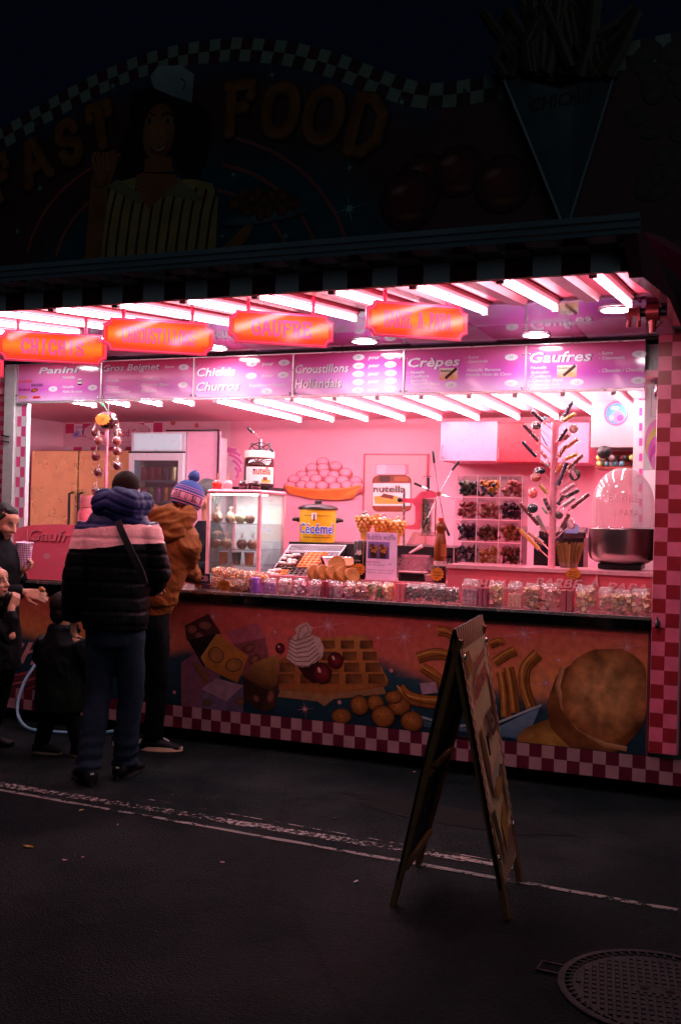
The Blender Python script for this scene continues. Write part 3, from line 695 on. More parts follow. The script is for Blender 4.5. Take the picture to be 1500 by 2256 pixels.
# ---- prints on the back wall
pr = Print(2.1972, .0006)
a, b = P(145, 912, 2.19), P(357, 965, 2.19); s_ = (b.x-a.x)/11.0
for i in range(11):
    for j in range(2):
        z1 = a.z-j*s_*.95
        pr.same([(a.x+i*s_, z1-s_*.95), (a.x+(i+1)*s_, z1-s_*.95), (a.x+(i+1)*s_, z1), (a.x+i*s_, z1)], 'D83468' if (i+j) % 2 == 1 else 'FFD8E0')
        z1 = a.z-(j+3.4)*s_*.95
        pr.same([(a.x+i*s_, z1-s_*.95), (a.x+(i+1)*s_, z1-s_*.95), (a.x+(i+1)*s_, z1), (a.x+i*s_, z1)], 'D83468' if (i+j) % 2 == 1 else 'FFD8E0')
cx, cz = XZ(255, 951, 2.19); pr.k = 2
pr.disc(cx, cz, .385, .112, 0, 'E87098'); pr.disc(cx, cz, .375, .105, 0, 'F6B4C2')
pr.build('checker_print', BACKW)
tb = MB(); x0, z0 = XZ(222, 962, 2.19); x1, _ = XZ(330, 962, 2.19); text(tb, 'Fast Food Sucré', x0-.03, x1+.01, z0, .07, 2.1945, 'D83468', bold=.02)
x0, z0 = XZ(180, 958, 2.19); text(tb, 'f', x0, x0+.03, z0, .05, 2.1945, '3A50B0', bold=.03); tb.build('wall_lettering', PRINT, BACKW, colors=True)
pr = Print(2.1955, .0005); x0, z0 = XZ(168, 950, 2.19); pr.stroke([(x0, z0-.05), (x0+.17, z0-.05), (x0+.17, z0+.04), (x0, z0+.04), (x0, z0-.05)], .008, 'B85898'); pr.disc(x0, z0-.03, .045, .03, .5, '7A60C0', 'C8A8E0'); pr.build('wall_badge', BACKW)
pr = Print(2.197, .0005)   # little painted sweets, upper wall
for px, py, r in ((381, 931, 7), (424, 910, 4), (430, 911, 4), (433, 937, 6), (440, 915, 6)):
    x, z = XZ(px, py, 2.19); pr.disc(x, z, r*.0036, ci='E06A58', co='C84A48')
x, z = XZ(443, 918, 2.19); pr.poly([(x-.02, z+.04), (x+.025, z+.035), (x, z-.05)], 'D86848'); pr.build('painted_sweets', BACKW)
pr = Print(2.196, .0005)   # striped lollipop picture
cx, cz = XZ(510, 1022, 2.19); lr = .115
pr.disc(cx, cz, lr, lr*1.35, ci='F6C4D4')
for k in range(6):
    a = k*.55-1.1
    pr.stroke([(cx+lr*.92*math.cos(a+t*.9)*(1-t*.15)-0.02*t, cz+lr*1.25*math.sin(a+t*.5)*(1-t*.1)) for t in (0, .4, .8, 1.2, 1.7)], .026, 'E45CA8', 'E880B8')
pr.build('painted_lollipop', BACKW)
pr = Print(2.196, .0004)   # basket of sugared doughnut balls
B_ = lambda px, py: XZ(px, py, 2.19)
for r_, (n_, y_, xa, xb) in enumerate(((1, 1022, 712, 712), (3, 1032, 690, 740), (5, 1046, 666, 764), (6, 1060, 646, 782), (7, 1072, 640, 788))):
    for k in range(n_):
        px = xa+(xb-xa)*(k/(n_-1) if n_ > 1 else 0)+random.uniform(-4, 4); py = y_+random.uniform(-4, 4); x, z = B_(px, py)
        pr.disc(x, z-.006, .066, .054, ci='A04A38'); pr.disc(x, z, .062, .048, random.uniform(-.3, .3), 'E07C88', 'B84A50', off=(0, .3)); pr.disc(x, z+.012, .052, .032, 0, 'F4A8BC', 'EC8CA4')
pr.poly([B_(*p) for p in [(632, 1072), (660, 1080), (712, 1083), (765, 1080), (796, 1072), (780, 1098), (745, 1102), (690, 1099), (640, 1088)]], 'E0702C', ['E8803A', 'D86428', 'C85820', 'D86428', 'F09040', 'B84C1C', 'E07830', 'E87C34', 'D06020'])
pr.stroke([B_(*p) for p in [(632, 1071), (660, 1078), (712, 1081), (765, 1078), (797, 1071)]], .026, 'F0944A', 'C8601E')
pr.build('painted_basket', BACKW)
# cupboard doors on the back wall
def cup(px0, py0, px1, py1, y, col, nm, name='cupboard', dep=.35):
    a, b = P(px0, py0, y), P(px1, py1, y); m = MB(); m.bbox(((a.x+b.x)/2, y+dep/2, (a.z+b.z)/2), (abs(b.x-a.x), dep, abs(a.z-b.z)), .006)
    return m.build(name, mat(nm, col, .3, var=.05), STALL)
c1 = cup(971, 928, 1093, 1016, 1.75, 'F08CA8', 'cupboard_pink', dep=.44)
c2 = cup(1094, 931, 1190, 1018, 1.75, 'D02C3A', 'cupboard_red', dep=.44); c2['label'] = 'red cupboard door'
c3 = cup(1191, 931, 1296, 1020, 1.75, 'F08CA8', 'cupboard_pink', dep=.44)
for (px, py, c_) in ((974, 995, c1), (1098, 1000, c2)):
    p = P(px, py, 1.73); hh = MB(); hh.tube([(p.x, 1.75, p.z-.05), (p.x, 1.72, p.z-.04), (p.x, 1.72, p.z+.04), (p.x, 1.75, p.z+.05)], .005, 6); hh.build('handle', mat('pink_handle', 'D8607A', .3), c_)
a, b = P(805, 1003, 2.19), P(935, 1200, 2.19)
dm = MB(); dm.bx(a.x, b.x, 2.188, 2.199, b.z, a.z); dm.build('wall_hatch', mat('hatch_pink', 'F29AA4', .35, var=.04), STALL)
HATCH = [o for o in COL.objects if o.name == 'wall_hatch'][0]
fr = MB(); t_ = .014
fr.bx(a.x-t_, a.x-.001, 2.18, 2.1985, b.z, a.z+t_); fr.bx(b.x+.001, b.x+t_, 2.18, 2.1985, b.z, a.z+t_); fr.bx(a.x-.001, b.x+.001, 2.18, 2.1985, a.z+.001, a.z+t_); fr.build('hatch_frame', mat('frame_red', 'C85A6C', .4), HATCH)
pr = Print(2.186, .0005); J = lambda px, py: XZ(px, py, 2.186)
def rr(x0, y0, x1, y1, r_, c, cols=None):
    pts = []
    for qx, qy, a0 in ((x1-r_, y1-r_, 0), (x0+r_, y1-r_, 90), (x0+r_, y0+r_, 180), (x1-r_, y0+r_, 270)):
        for i in range(5): a = R(a0+90*i/4); pts.append(J(qx+r_*math.cos(a), qy+r_*math.sin(a)))
    pr.poly(pts, c)
rr(820, 1048, 906, 1127, 12, '5A2416'); rr(822, 1049, 904, 1126, 11, '8A3E22'); rr(832, 1040, 895, 1060, 4, '7A3A22'); rr(836, 1048, 860, 1062, 5, '4A1C10'); rr(868, 1050, 900, 1060, 4, 'A85A34')
rr(828, 1023, 900, 1046, 4, 'D87890'); rr(829, 1024, 893, 1045, 4, 'F0A8BC'); rr(830, 1024, 850, 1045, 3, 'F6BCCC')
rr(821, 1064, 905, 1115, 2, 'D89CA4'); rr(822, 1065, 903, 1114, 2, 'FFE4E2')
pr.poly([J(824, 1094), J(860, 1090), J(892, 1098), J(890, 1110), J(826, 1110)], 'F0A048'); pr.poly([J(838, 1095), J(845, 1087), J(868, 1092), J(866, 1100)], '6A3226')
pr.build('jar_picture', HATCH)
tb = MB(); x0, z0 = J(823, 1084); x1, _ = J(894, 1084); xm = x0+(x1-x0)*.14
text(tb, 'n', x0, xm, z0, .058, 2.181, '2A1418', bold=.02); text(tb, 'utella', xm+.008, x1, z0, .058, 2.181, 'E84420', bold=.025); tb.build('jar_lettering', PRINT, HATCH, colors=True)
# ================================================================== MENU BOARDS
MB_X = [P(x, 850, 0).x for x in (40, 225, 428, 646, 889, 1157, 1421)]
MZ0, MZ1 = 2.338, 2.604
MY = -.004
MENU = []
def menu_base(x0, x1, seed):
    pr = Print(MY); nx, nz = 14, 16
    c1, c2, c3, c4 = lin('DC486C'), lin('CC58BC'), lin('E29CE2'), lin('C050C0')
    def colr(x, z):
        u = (x-MB_X[0])/(MB_X[-1]-MB_X[0]); t = (z-MZ0)/(MZ1-MZ0)
        s = .5+.5*math.sin(u*5+t*5.5+seed*.2)
        k = min(1, max(0, t*1.25-.45+.2*math.sin(u*7)))
        red = [c1[i]*k+(c3[i]*(1-s)+c2[i]*s)*(1-k) for i in range(3)]
        lo = min(1, max(0, (.3-t)/.3))
        pale = lin('ECC8EC')
        return tuple(red[i]*(1-lo*.7)+pale[i]*lo*.7 for i in range(3))
    for i in range(nx):
        for j in range(nz):
            q = [(x0+(x1-x0)*(i+a)/nx, MZ0+(MZ1-MZ0)*(j+b)/nz) for a, b in ((0, 0), (1, 0), (1, 1), (0, 1))]
            pr.mb.poly([pr._p(*p) for p in q], [colr(*p) for p in q])
    return pr
MENUPRINT = mat('menu_gloss', 'FFFFFF', .1, attr=True, var=.05, vs=8, spec=.5, rvar=.03, mul=.95)
# text: (string, px0, px1, baseline py, cap px, shear, bold)
MENUTXT = [
 [('Panini', 86, 174, 822, 17, .2, .03), ('Nutella', 139, 166, 834, 7, .1, .03), ('- Nutella', 133, 164, 855, 7, .1, .03), ('Noix de coco', 139, 182, 865, 7, .1, .03), ('Nutella banane', 138, 186, 878, 6, .1, .02)],
 [('Gros Beignet', 228, 353, 816, 17, .25, .02), ('Sucre', 363, 384, 811, 7, .2, .01), ('- Nutella', 231, 263, 841, 7, .1, .03), ('- Pomme', 231, 263, 855, 7, .1, .03), ('- Chocolat Noir', 231, 288, 866, 7, .1, .03), ('Crème Patissière', 232, 300, 877, 6, .1, .02), ('- Confiture', 306, 352, 838, 8, .2, .02), ('- Chocolat Blanc', 306, 373, 851, 8, .2, .02), ('- Spéculos', 306, 346, 864, 8, .2, .02)],
 [('Chichis', 434, 519, 828, 21, .2, .03), ('Churros', 433, 528, 860, 22, .25, .03), ('pour', 577, 604, 805, 9, .2, .02), ('pour', 576, 603, 831, 9, .2, .02), ('Supplément Nutella', 549, 629, 851, 7, .1, .02)],
 [('Croustillons', 651, 768, 821, 21, .2, .015), ('Hollandais', 650, 752, 854, 22, .15, .015), ('pour', 811, 837, 791, 9, .25, .02), ('pour', 811, 836, 809, 9, .25, .02), ('pour', 810, 835, 827, 9, .25, .02), ('pour', 810, 835, 844, 9, .25, .02), ('pour', 809, 834, 862, 9, .25, .02)],
 [('Crèpes', 898, 1013, 807, 21, .2, .025), ('- Sucre', 1024, 1054, 790, 7, .2, .01), ('- Cassonade', 1024, 1074, 799, 7, .2, .01), ('Nutella Banane', 1028, 1102, 818, 7, .2, .01), ('Nutella Noix de Coco', 1026, 1125, 828, 7, .2, .01), ('- Nutella', 897, 935, 823, 7, .2, .02), ('- Confiture', 897, 945, 832, 7, .2, .02), ('- Spéculos', 897, 941, 841, 7, .2, .02), ('- Chocolat Blanc', 897, 969, 849, 7, .2, .02), ('Chocolat Noir', 902, 964, 859, 7, .2, .02)],
 [('Gaufres', 1166, 1302, 797, 23, .2, .02), ('- Sucre', 1318, 1349, 781, 7, .2, .01), ('- Cassonade', 1318, 1375, 791, 7, .2, .01), ('- Chocolat / Chantilly', 1318, 1419, 819, 8, .2, .015), ('Nutella', 1168, 1203, 813, 7, .2, .01), ('Spéculos', 1168, 1209, 823, 7, .2, .01), ('Confiture', 1168, 1213, 832, 7, .2, .01), ('- Chocolat Blanc', 1164, 1240, 841, 7, .2, .01), ('- Chocolat noir', 1164, 1233, 850, 7, .2, .01), ('Chantilly', 1168, 1211, 859, 7, .2, .01)]]
BUB = [[(118, 857, '3€'), (205, 854, '4€')], [(405, 809, '3€'), (404, 848, '3.5€')], [(555, 801, '3'), (626, 799, '5€'), (554, 828, '12'), (624, 826, '6€'), (588, 862, '2.5€')],
       [(790, 787, '5'), (859, 785, '4€'), (790, 806, '8'), (860, 803, '6€'), (789, 824, '10'), (861, 822, '8€'), (789, 842, '15'), (861, 839, '10€'), (788, 860, '25'), (860, 857, '15€')],
       [(1126, 787, '3€'), (993, 848, '3.5€'), (1125, 844, '4.5€')], [(1407, 780, '3€'), (1270, 842, '3.5€'), (1405, 838, '4.5€')]]
MNAME = ['Panini', 'Gros Beignet', 'Chichis Churros', 'Croustillons Hollandais', 'Crèpes', 'Gaufres']
for i in range(6):
    x0, x1 = MB_X[i]+.006, MB_X[i+1]-.006
    m = MB(); m.bx(x0, x1, MY+.0015, .02, MZ0, MZ1); o = m.build('menu_board', WHITEP, STALL, label='violet menu board headed %s' % MNAME[i])
    MENU.append(o)
    menu_base(x0, x1, i).build('menu_print', o, MENUPRINT)
    tb = MB()
    for t, a, b, py, cap, sh, bo in MENUTXT[i]:
        pa, pb = P(a, py, MY), P(b, py, MY); h = cap*.0026
        if cap > 14: text(tb, t, pa.x+.006, pb.x+.006, pa.z-.006, h, MY-.001, '602058', bo, sh)
        text(tb, t, pa.x, pb.x, (pa.z+pb.z)/2, h, MY-.0018, 'E6DCE8', bo, sh)
    tb.build('lettering', MENUPRINT, o, colors=True)
    pr = Print(MY-.0015, .0002); tb = MB()
    for px, py, t in BUB[i]:
        x, z = XZ(px, py, MY); Print(MY-.0013, .0002).disc(x, z, .040, .020, 0, 'E4DCE6').build('price_bubble', o, MENUPRINT)
        text(tb, t, x-.014, x+.014, z-.009, .016, MY-.0024, '8A7A98', -.005, .15)
    if i == 0:
        for a, b, py, t, c in ((42, 73, 843, 'nutella', 'E0501C'), (70, 96, 852, 'SNICKERS', '1A2440'), (44, 68, 861, 'bueno', '7A1820')):
            pa, pb = P(a, py, MY), P(b, py, MY); text(tb, t, pa.x, pb.x, pa.z, .02, MY-.002, c, .02)
        x, z = XZ(77, 860, MY); pr.disc(x, z, .032, .014, .2, 'C8702C', '4A2418')
        for px, c in ((52, 'E8A040'), (82, 'D83828')): x, z = XZ(px, 876, MY); pr.poly([(x-.035, z-.008), (x+.035, z-.004), (x+.03, z+.01), (x-.03, z+.012)], c)
        x, z = XZ(177, 842, MY); pr.poly([(x-.016, z-.02), (x+.016, z-.02), (x+.016, z+.012), (x-.016, z+.012)], '20140E'); pr.poly([(x-.016, z-.012), (x+.016, z-.012), (x+.016, z+.004), (x-.016, z+.004)], 'D8D8C8'); pr.poly([(x-.015, z+.013), (x+.015, z+.013), (x+.015, z+.024), (x-.015, z+.024)], 'E4E0E4')
    if i in (4, 5):
        px, py = (988, 824) if i == 4 else (1248, 818)
        x, z = XZ(px, py, MY); w, h = .058, .036
        pr.poly([(x-w, z-h), (x+w, z-h), (x+w, z+h), (x-w, z+h)], 'E0A080', ['D88468', 'E8A070', 'D8D4C4', 'D4CCC0'])
        pr.stroke([(x-.02, z-.026), (x+.02, z+.008), (x+.05, z+.034)], .018, '3A2014', '241408'); pr.disc(x+.02, z-.016, .016, .008, .5, 'C89850')
        text(tb, 'bueno', x-w+.004, x+.016, z+.014, .016, MY-.0024, '2A1010', .01, .2)
    if pr.mb.f: pr.build('small_pictures', o, MENUPRINT)
    tb.build('price_lettering', MENUPRINT, o, colors=True)
fr = MB()
for k, x in enumerate(MB_X[1:-1]): fr.bx(x-.0055, x+.0055, -.012, .02, MZ0-.004, MZ1)
fr.bx(MB_X[0]-.01, MB_X[-1]-.006, -.010, .02, MZ0-.016, MZ0-.0042); fr.bx(MB_X[0]-.01, MB_X[-1]-.006, -.010, .02, MZ1+.001, MZ1+.008); fr.bx(MB_X[0]-.012, MB_X[0]+.0055, -.0095, .02, MZ0-.004, MZ1)
fr.build('menu_frame', mat('frame_alu', 'D4CCD2', .3, .6), STALL)
sc_ = MB()
for x in MB_X[1:-1]:
    for dx in (-.02, .02):
        for z in (MZ0+.014, MZ1-.05): sc_ = MB(); sc_.ball((x+dx, MY-.003, z), (.007, .006, .007), 8, 6); sc_.build('screw', CHROME, [o for o in COL.objects if o.name == 'menu_frame'][0], smooth=True)
wall('shadow_strip', X0, -.44, -.008, .03, MZ1+.0085, MZ1+.022, mat('shadow_black', '0A0A0C', .6))  # black strip drawn as the shadow line above the menu boards
# ================================================================== SOFFIT (polished checks) + downlights
SZ, SY = 2.628, -1.09
AX1 = -.44                  # right end of the awning
wall('soffit', X0, AX1, SY, .03, SZ+.003, SZ+.02, mat('soffit_board', '8A5A74', .3))
SOF = [o for o in COL.objects if o.name == 'soffit'][0]
SOFPRINT = mat('polished_laminate', 'FFFFFF', .07, attr=True, var=.05, vs=4, spec=.5, rvar=.03, coat=.3)
pr = Print(0); xs = P(1098, 757, 0).x; q = .535
for i in range(-16, 4):
    for j in range(3):
        a, b = max(X0, xs+i*q), min(AX1, xs+(i+1)*q); y1, y0 = -.02-j*q*.98, max(SY, -.02-(j+1)*q*.98)
        if a < b and y0 < y1: pr.mb.poly([(a, y0, SZ), (b, y0, SZ), (b, y1, SZ), (a, y1, SZ)], [lin('C0B0C8' if (i+j) % 2 else '8A3064')]*4)
pr.build('checker_print', SOF, SOFPRINT)
DISC = mat('downlight_glow', 'FFFFFF', .5, emit=(1, .93, .96), es=S_DOWN, var=0)
for k, (px, py) in enumerate(((475, 767), (803, 752), (1180, 738), (1356, 682), (250, 745), (60, 778))):  # the last one is unseen, added to brighten the left menus
    p = PZ(px, py, SZ-.004)
    t = thing('downlight', (p.x, p.y, SZ-.001), ['round white downlight just right of the Chroustillons sign', 'round white downlight below the space between the Gaufre and Barbe a Papa signs', 'round white downlight above the Gaufres menu board', 'round white downlight at the far right end beside the hinge bracket', 'round white downlight hidden behind the Chroustillons sign', 'unseen round downlight added to light the Panini menu board'][k], 'downlight', 'round downlights in the checkered soffit')
    r_ = .072
    m = MB(); m.lathe([(r_, 0), (r_+.012, -.001), (r_+.014, .0), (r_+.012, -.008), (r_, -.008)], (p.x, p.y, SZ-.0015), 28, caps=False); m.build('bezel', WHITEP, t, smooth=True)
    m = MB(); m.lathe([(.001, 0), (r_, 0), (r_, -.005), (.001, -.006)], (p.x, p.y, SZ-.0015), 28); m.build('diffuser', DISC, t)
# ================================================================== AWNING
AW0, AW1 = -9.2, AX1
zb_, zf = 2.64, 2.517      # underside heights: at soffit end, behind valance
yb_, yf = SY, -2.30
AW = MB()
AW.loft([[(AW0, yb_-.001, zb_+.02), (AW1, yb_-.001, zb_+.02), (AW1, yb_-.001, zb_+.001), (AW0, yb_-.001, zb_+.001)], [(AW0, yf, zf+.02), (AW1, yf, zf+.02), (AW1, yf, zf), (AW0, yf, zf)]])
AWN = AW.build('awning', mat('awning_lining', 'C85068', .4, var=.05, vs=3), STALL)
# valance: upright checks then two rows rising to the cornice
vz0, vz1 = 2.456, 2.530; yc = -2.50; zc1 = 2.543
vb = MB(); vb.bx(AW0, AW1, yf-.03, yf-.002, vz0, vz1); vb.loft([[(AW0, yf-.0295, vz1+.001), (AW1, yf-.0295, vz1+.001), (AW1, yf-.0295, vz1+.02), (AW0, yf-.0295, vz1+.02)], [(AW0, yc, zc1+.001), (AW1, yc, zc1+.001), (AW1, yc, zc1+.02), (AW0, yc, zc1+.02)]])
vb.loft([[(AW0, yc+.001, 2.578), (AW1+.03, yc+.001, 2.578), (AW1+.03, yc+.001, 2.597), (AW0, yc+.001, 2.597)], [(AW0, SY, 2.665), (AW1+.03, SY, 2.665), (AW1+.03, SY, 2.70), (AW0, SY, 2.70)]])
vb.build('valance', mat('valance_board', '3A2030', .5), AWN)
pr = Print(0); pv = .1045; xv = P(1300, 590, yf-.03).x
VAL = [o for o in COL.objects if o.name == 'valance'][0]
i = -90
while xv+i*pv < AW1:
    a, b = max(AW0, xv+i*pv), min(AW1, xv+(i+1)*pv); i += 1
    if a >= b: continue
    c = lambda j: [lin('C8C0CC' if (i+j) % 2 else '5E2038')]*4
    yy = yf-.0315
    pr.mb.poly([(a, yy, vz0-.001), (b, yy, vz0-.001), (b, yy, vz1), (a, yy, vz1)], c(0))
    for j in range(2):
        t0, t1 = j/2, (j+1)/2; P0 = Vector((0, yy, vz1-.001)).lerp(Vector((0, yc, zc1-.001)), t0); P1 = Vector((0, yy, vz1-.001)).lerp(Vector((0, yc, zc1-.001)), t1)
        pr.mb.poly([(a, P0.y, P0.z), (b, P0.y, P0.z), (b, P1.y, P1.z), (a, P1.y, P1.z)], c(j+1))
pr.build('checker_print', VAL, PRINTG)
cn = MB(); prof = [(yc-.001, 2.538), (yc-.014, 2.537), (yc-.017, 2.552), (yc-.024, 2.556), (yc-.026, 2.575), (yc-.034, 2.580), (yc-.034, 2.600), (yc-.001, 2.602)]
cn.loft([[(AW0, y, z) for y, z in prof], [(AW1+.06, y, z) for y, z in prof]])
cn.build('cornice', mat('cornice_black', '5C626E', .22, var=.2, vs=3, coat=.4), AWN, smooth=True, ang=30)
# right end panel of the awning
ep = MB(); ep.loft([[(AW1+.001, y, z) for y, z in ((yc-.0, 2.540), (yf-.03, 2.458), (yf+.02, 2.44), (-1.15, 2.60), (-.30, 2.625), (-.30, 2.70), (yc, 2.60))], [(AW1+.05, y, z) for y, z in ((yc-.0, 2.540), (yf-.03, 2.458), (yf+.02, 2.44), (-1.15, 2.60), (-.30, 2.625), (-.30, 2.70), (yc, 2.60))]])
ep.build('end_panel', mat('end_panel_dark', '7A2A40', .22, coat=.3), AWN)
# unlit trays between the tubes
TRAY = mat('tray_white', 'B0707C', .35, var=.06)
ux = Vector((0, yf-yb_, zf-zb_)).normalized()
def on_awn(x, t, off): p = Vector((x, yb_, zb_)).lerp(Vector((x, yf, zf)), t); return p+Vector((0, 0, -off))
def troughs(x):
    m = MB(); w = .042
    for a, b in ((.03, .99),):
        p, q_ = on_awn(x, a, .001), on_awn(x, b, .001)
        pf = [(-w, 0), (-w*.75, -.03), (w*.75, -.03), (w, 0)]
        m.loft([[(p.x+u, p.y, p.z+v) for u, v in pf], [(q_.x+u, q_.y, q_.z+v) for u, v in pf]])
    m.build('blank_tray', TRAY, AWN)
for k in range(14): troughs(-.742-.345*k)
# ---- lamp things
TUBE_IN = [None]*3; TUBE_AW = mat('awning_tube_glow', 'FFFFFF', .4, emit=(1, .50, .60), es=S_AWN, var=0)
def tube_in(u):
    i = 0 if u < .33 else (1 if u < .66 else 2)
    return mat('ceiling_tube_glow_%d' % i, 'FFFFFF', .4, emit=[(1, .76, .92), (1, .74, .84), (1, .70, .76)][i], es=S_IN, var=0)
def lamp(name, p, q_, glow, label, group, r_=.0095, w=.034):
    p, q_ = Vector(p), Vector(q_); d = (q_-p).normalized(); up = Vector((0, 0, 1)); up = (up-d*up.dot(d)).normalized(); sd = d.cross(up)
    t = thing(name, p+up*.044, label, 'tube light', group)
    m = MB(); pf = [(-w*.5, .043), (-w*.5, .026), (-w*.22, .014), (w*.22, .014), (w*.5, .026), (w*.5, .043)]
    m.loft([[a+sd*u+up*v for u, v in pf] for a in (p, q_)]); m.build('housing', TRAY, t)
    m = MB(); m.tube([p+d*.03-up*.006, q_-d*.03-up*.006], r_, 10); m.build('tube', glow, t, smooth=True)
    for a, s in ((p, 1), (q_, -1)):
        m = MB(); m.loft([[a+d*s*o+sd*u+up*v for u, v in ((-.014, .0135), (-.014, -.022), (.014, -.022), (.014, .0135))] for o in (.004, .029)]); m.build('lampholder', WHITEP, t)
xs_in = [-4.62, -4.33, -4.05, -3.78, -3.506, -3.215, -2.917, -2.605, -2.304, -2.003, -1.687, -1.395, -1.10, -.80]
for k, x in enumerate(xs_in):
    y1 = .38 if k < 4 else 1.66
    y0 = -.04 if k < 4 else .10
    lamp('ceiling_tube', (x, y0+.1, 2.345), (x, y1, 2.345), tube_in((x+4.6)/3.8) if k > 3 else mat('short_tube_glow', 'FFFFFF', .4, emit=(1, .80, .94), es=S_IN*3.2, var=0), ('%s %s pink tube light from the left under the stall ceiling' % (ORD[k], 'short' if k < 4 else 'long')), 'tube lights under the stall ceiling')
for k in range(14):
    x = -.57-.345*k
    a, b = on_awn(x, .012, .045), on_awn(x, .975, .045)
    lamp('awning_tube', a, b, TUBE_AW, '%s glaring tube light from the right under the awning' % ORD[k], 'tube lights under the awning', r_=.0125, w=.046)
# hinge bracket at the awning's right end
hb = thing('hinge_bracket', P(1400, 700, -.92), 'dark pipe clamp joining the awning end to the column', 'bracket')
m = MB(); a, b = P(1385, 690, -.92), P(1468, 686, -.92); m.tube([a, b], .022, 12); m.build('pipe', DARKM, hb, smooth=True)
RB = mat('red_bracket', '8A3438', .3, .5)
m = MB(); c = P(1437, 688, -.92); m.lathe([(.03, -.03), (.045, -.03), (.045, .03), (.03, .03)], c, 16, M=Matrix.Rotation(R(90), 3, 'Y')); m.tube([c+Vector((0, 0, -.03)), c+Vector((0, 0, -.1))], [.022, .014], 10); m.tube([c+Vector((0, 0, -.095)), P(1458, 708, -.92)], .006, 6); m.build('clamp', RB, hb, smooth=True)
m = MB()
for px in (1386, 1407): c = P(px, 692, -.92); m.box(c, (.012, .06, .075)); m.tube([c+Vector((0, 0, -.03)), c+Vector((-.004, 0, -.065))], .011, 8)
m.box(P(1396, 690, -.92), (.045, .05, .04)); m.build('bracket_plate', RB, hb)
# glossy pink cover seen edge-on at the upper right
sp = MB(); a = [P(1402, 505, -.9), P(1520, 575, -.5), P(1520, 640, -.4), P(1440, 560, -.8)]
sp.loft([a, [p+Vector((.1, .25, .02)) for p in a]]); sp.build('side_awning_cover', mat('pink_gloss', '9A2848', .12, .3, coat=.6, var=.4, vs=3), AWN)
# ================================================================== HANGING SIGNS
SIGNS = [('CHICHIS', (-3, 722), (237, 742), (240, 790), (-3, 790), .62), ('CHROUSTILLONS', (228, 694), (472, 716), (476, 776), (232, 768), .66), ('GAUFRE', (505, 680), (735, 698), (737, 762), (505, 752), .5), ('BARBE A PAPA', (807, 655), (1030, 682), (1031, 750), (808, 733), .66), ('', (-230, 750), (10, 768), (12, 800), (-228, 800), .6)]
SGN_O = mat('sign_print_glow', 'FFFFFF', .14, attr=True, var=.04, vs=6, spec=.6, eattr=.12)  # faint glow added to the print, standing in for tube light on it
SLAB = mat('sign_pink_edge', 'E83868', .25, var=.04)
for k, (t, tl, tr, br, bl, lw) in enumerate(SIGNS):
    yl = -1.95; A = P(*tl, yl); ang = R(34)
    # right end farther away: walk along the direction until the pixel column of the right edge
    w = .2
    for _ in range(60):
        q_ = A+Vector((math.cos(ang), math.sin(ang), 0))*w
        r_ = ray(tr[0], tr[1]); tt = (q_.y+DIST)/r_.y; xr_ = r_.x*tt
        w += (xr_-q_.x)*.6
    Cn = A+Vector((math.cos(ang), math.sin(ang), 0))*w
    h = (A.z-P(*bl, yl).z); zt = (A.z+P(*tr, Cn.y).z)/2
    h = max(.15, h); mid = (A+Cn)/2; mid.z = zt-h/2
    if t == '': mid.z -= .04
    M_ = Matrix.Translation(mid) @ Matrix.Rotation(ang, 4, 'Z')
    lab = {'CHICHIS': 'orange hanging sign with pink letters reading Chichis', 'CHROUSTILLONS': 'orange hanging sign with tall pink letters reading Chroustillons', 'GAUFRE': 'orange hanging sign with pink letters reading Gaufre', 'BARBE A PAPA': 'orange hanging sign with pink letters reading Barbe a Papa', '': 'orange hanging sign beyond the Chichis sign, showing no letters'}[t]
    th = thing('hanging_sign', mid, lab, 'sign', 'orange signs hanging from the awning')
    def plate(W_, H_, rn):
        pts = []
        for qx, qz, a0 in ((1, 1, 180), (-1, 1, 270), (-1, -1, 0), (1, -1, 90)):
            for i in range(7):
                a = R(a0+90*(1-i/6)) if True else 0
                pts.append((qx*W_/2+rn*math.cos(a), qz*H_/2+rn*math.sin(a)))
        return pts
    nr = h*.2
    m = MB(); m.prism(plate(w, h, nr), -.006, .006, M_); m.build('sign_plate', SLAB, th)
    pr = Print(-.0065, .0006, M_)
    pr.poly(plate(w-.012, h-.012, nr), 'F26A9A'); pr.poly(plate(w-.022, h-.022, nr), 'EA4638')
    op = plate(w-.03, h-.03, nr); pr.poly(op, 'F05A20')
    W2, H2 = w-.05, h-.05
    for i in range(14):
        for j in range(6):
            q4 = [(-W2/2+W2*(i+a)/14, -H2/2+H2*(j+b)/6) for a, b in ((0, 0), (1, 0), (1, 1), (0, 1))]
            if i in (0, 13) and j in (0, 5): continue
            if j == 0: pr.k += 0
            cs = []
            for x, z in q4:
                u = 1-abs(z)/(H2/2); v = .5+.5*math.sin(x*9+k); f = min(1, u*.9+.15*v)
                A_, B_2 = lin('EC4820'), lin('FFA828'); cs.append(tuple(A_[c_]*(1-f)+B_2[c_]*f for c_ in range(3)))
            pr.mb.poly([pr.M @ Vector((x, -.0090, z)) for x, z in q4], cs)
    pr.y = -.0098; pr.k = 0; pr.step = .00004
    if t:
        n = len(t); lw_ = w*(.66 if n > 8 else .58); cw = lw_/n
        for i_, chh in enumerate(t): slab(pr, chh, -lw_/2+cw*(i_+.5), 0, cw*.86, h*.44, min(.019, cw*.27), 'FF62A8')
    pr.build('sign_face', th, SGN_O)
    for u in (-w*.32, w*.30):
        m = MB(); b0 = M_ @ Vector((u, 0, h/2)); tz = zb_+(zf-zb_)*((b0.y-yb_)/(yf-yb_)); m.tube([b0-Vector((0, 0, .004)), Vector((b0.x, b0.y, tz+.002))], .009, 8); m.build('hanger', SLAB, th)
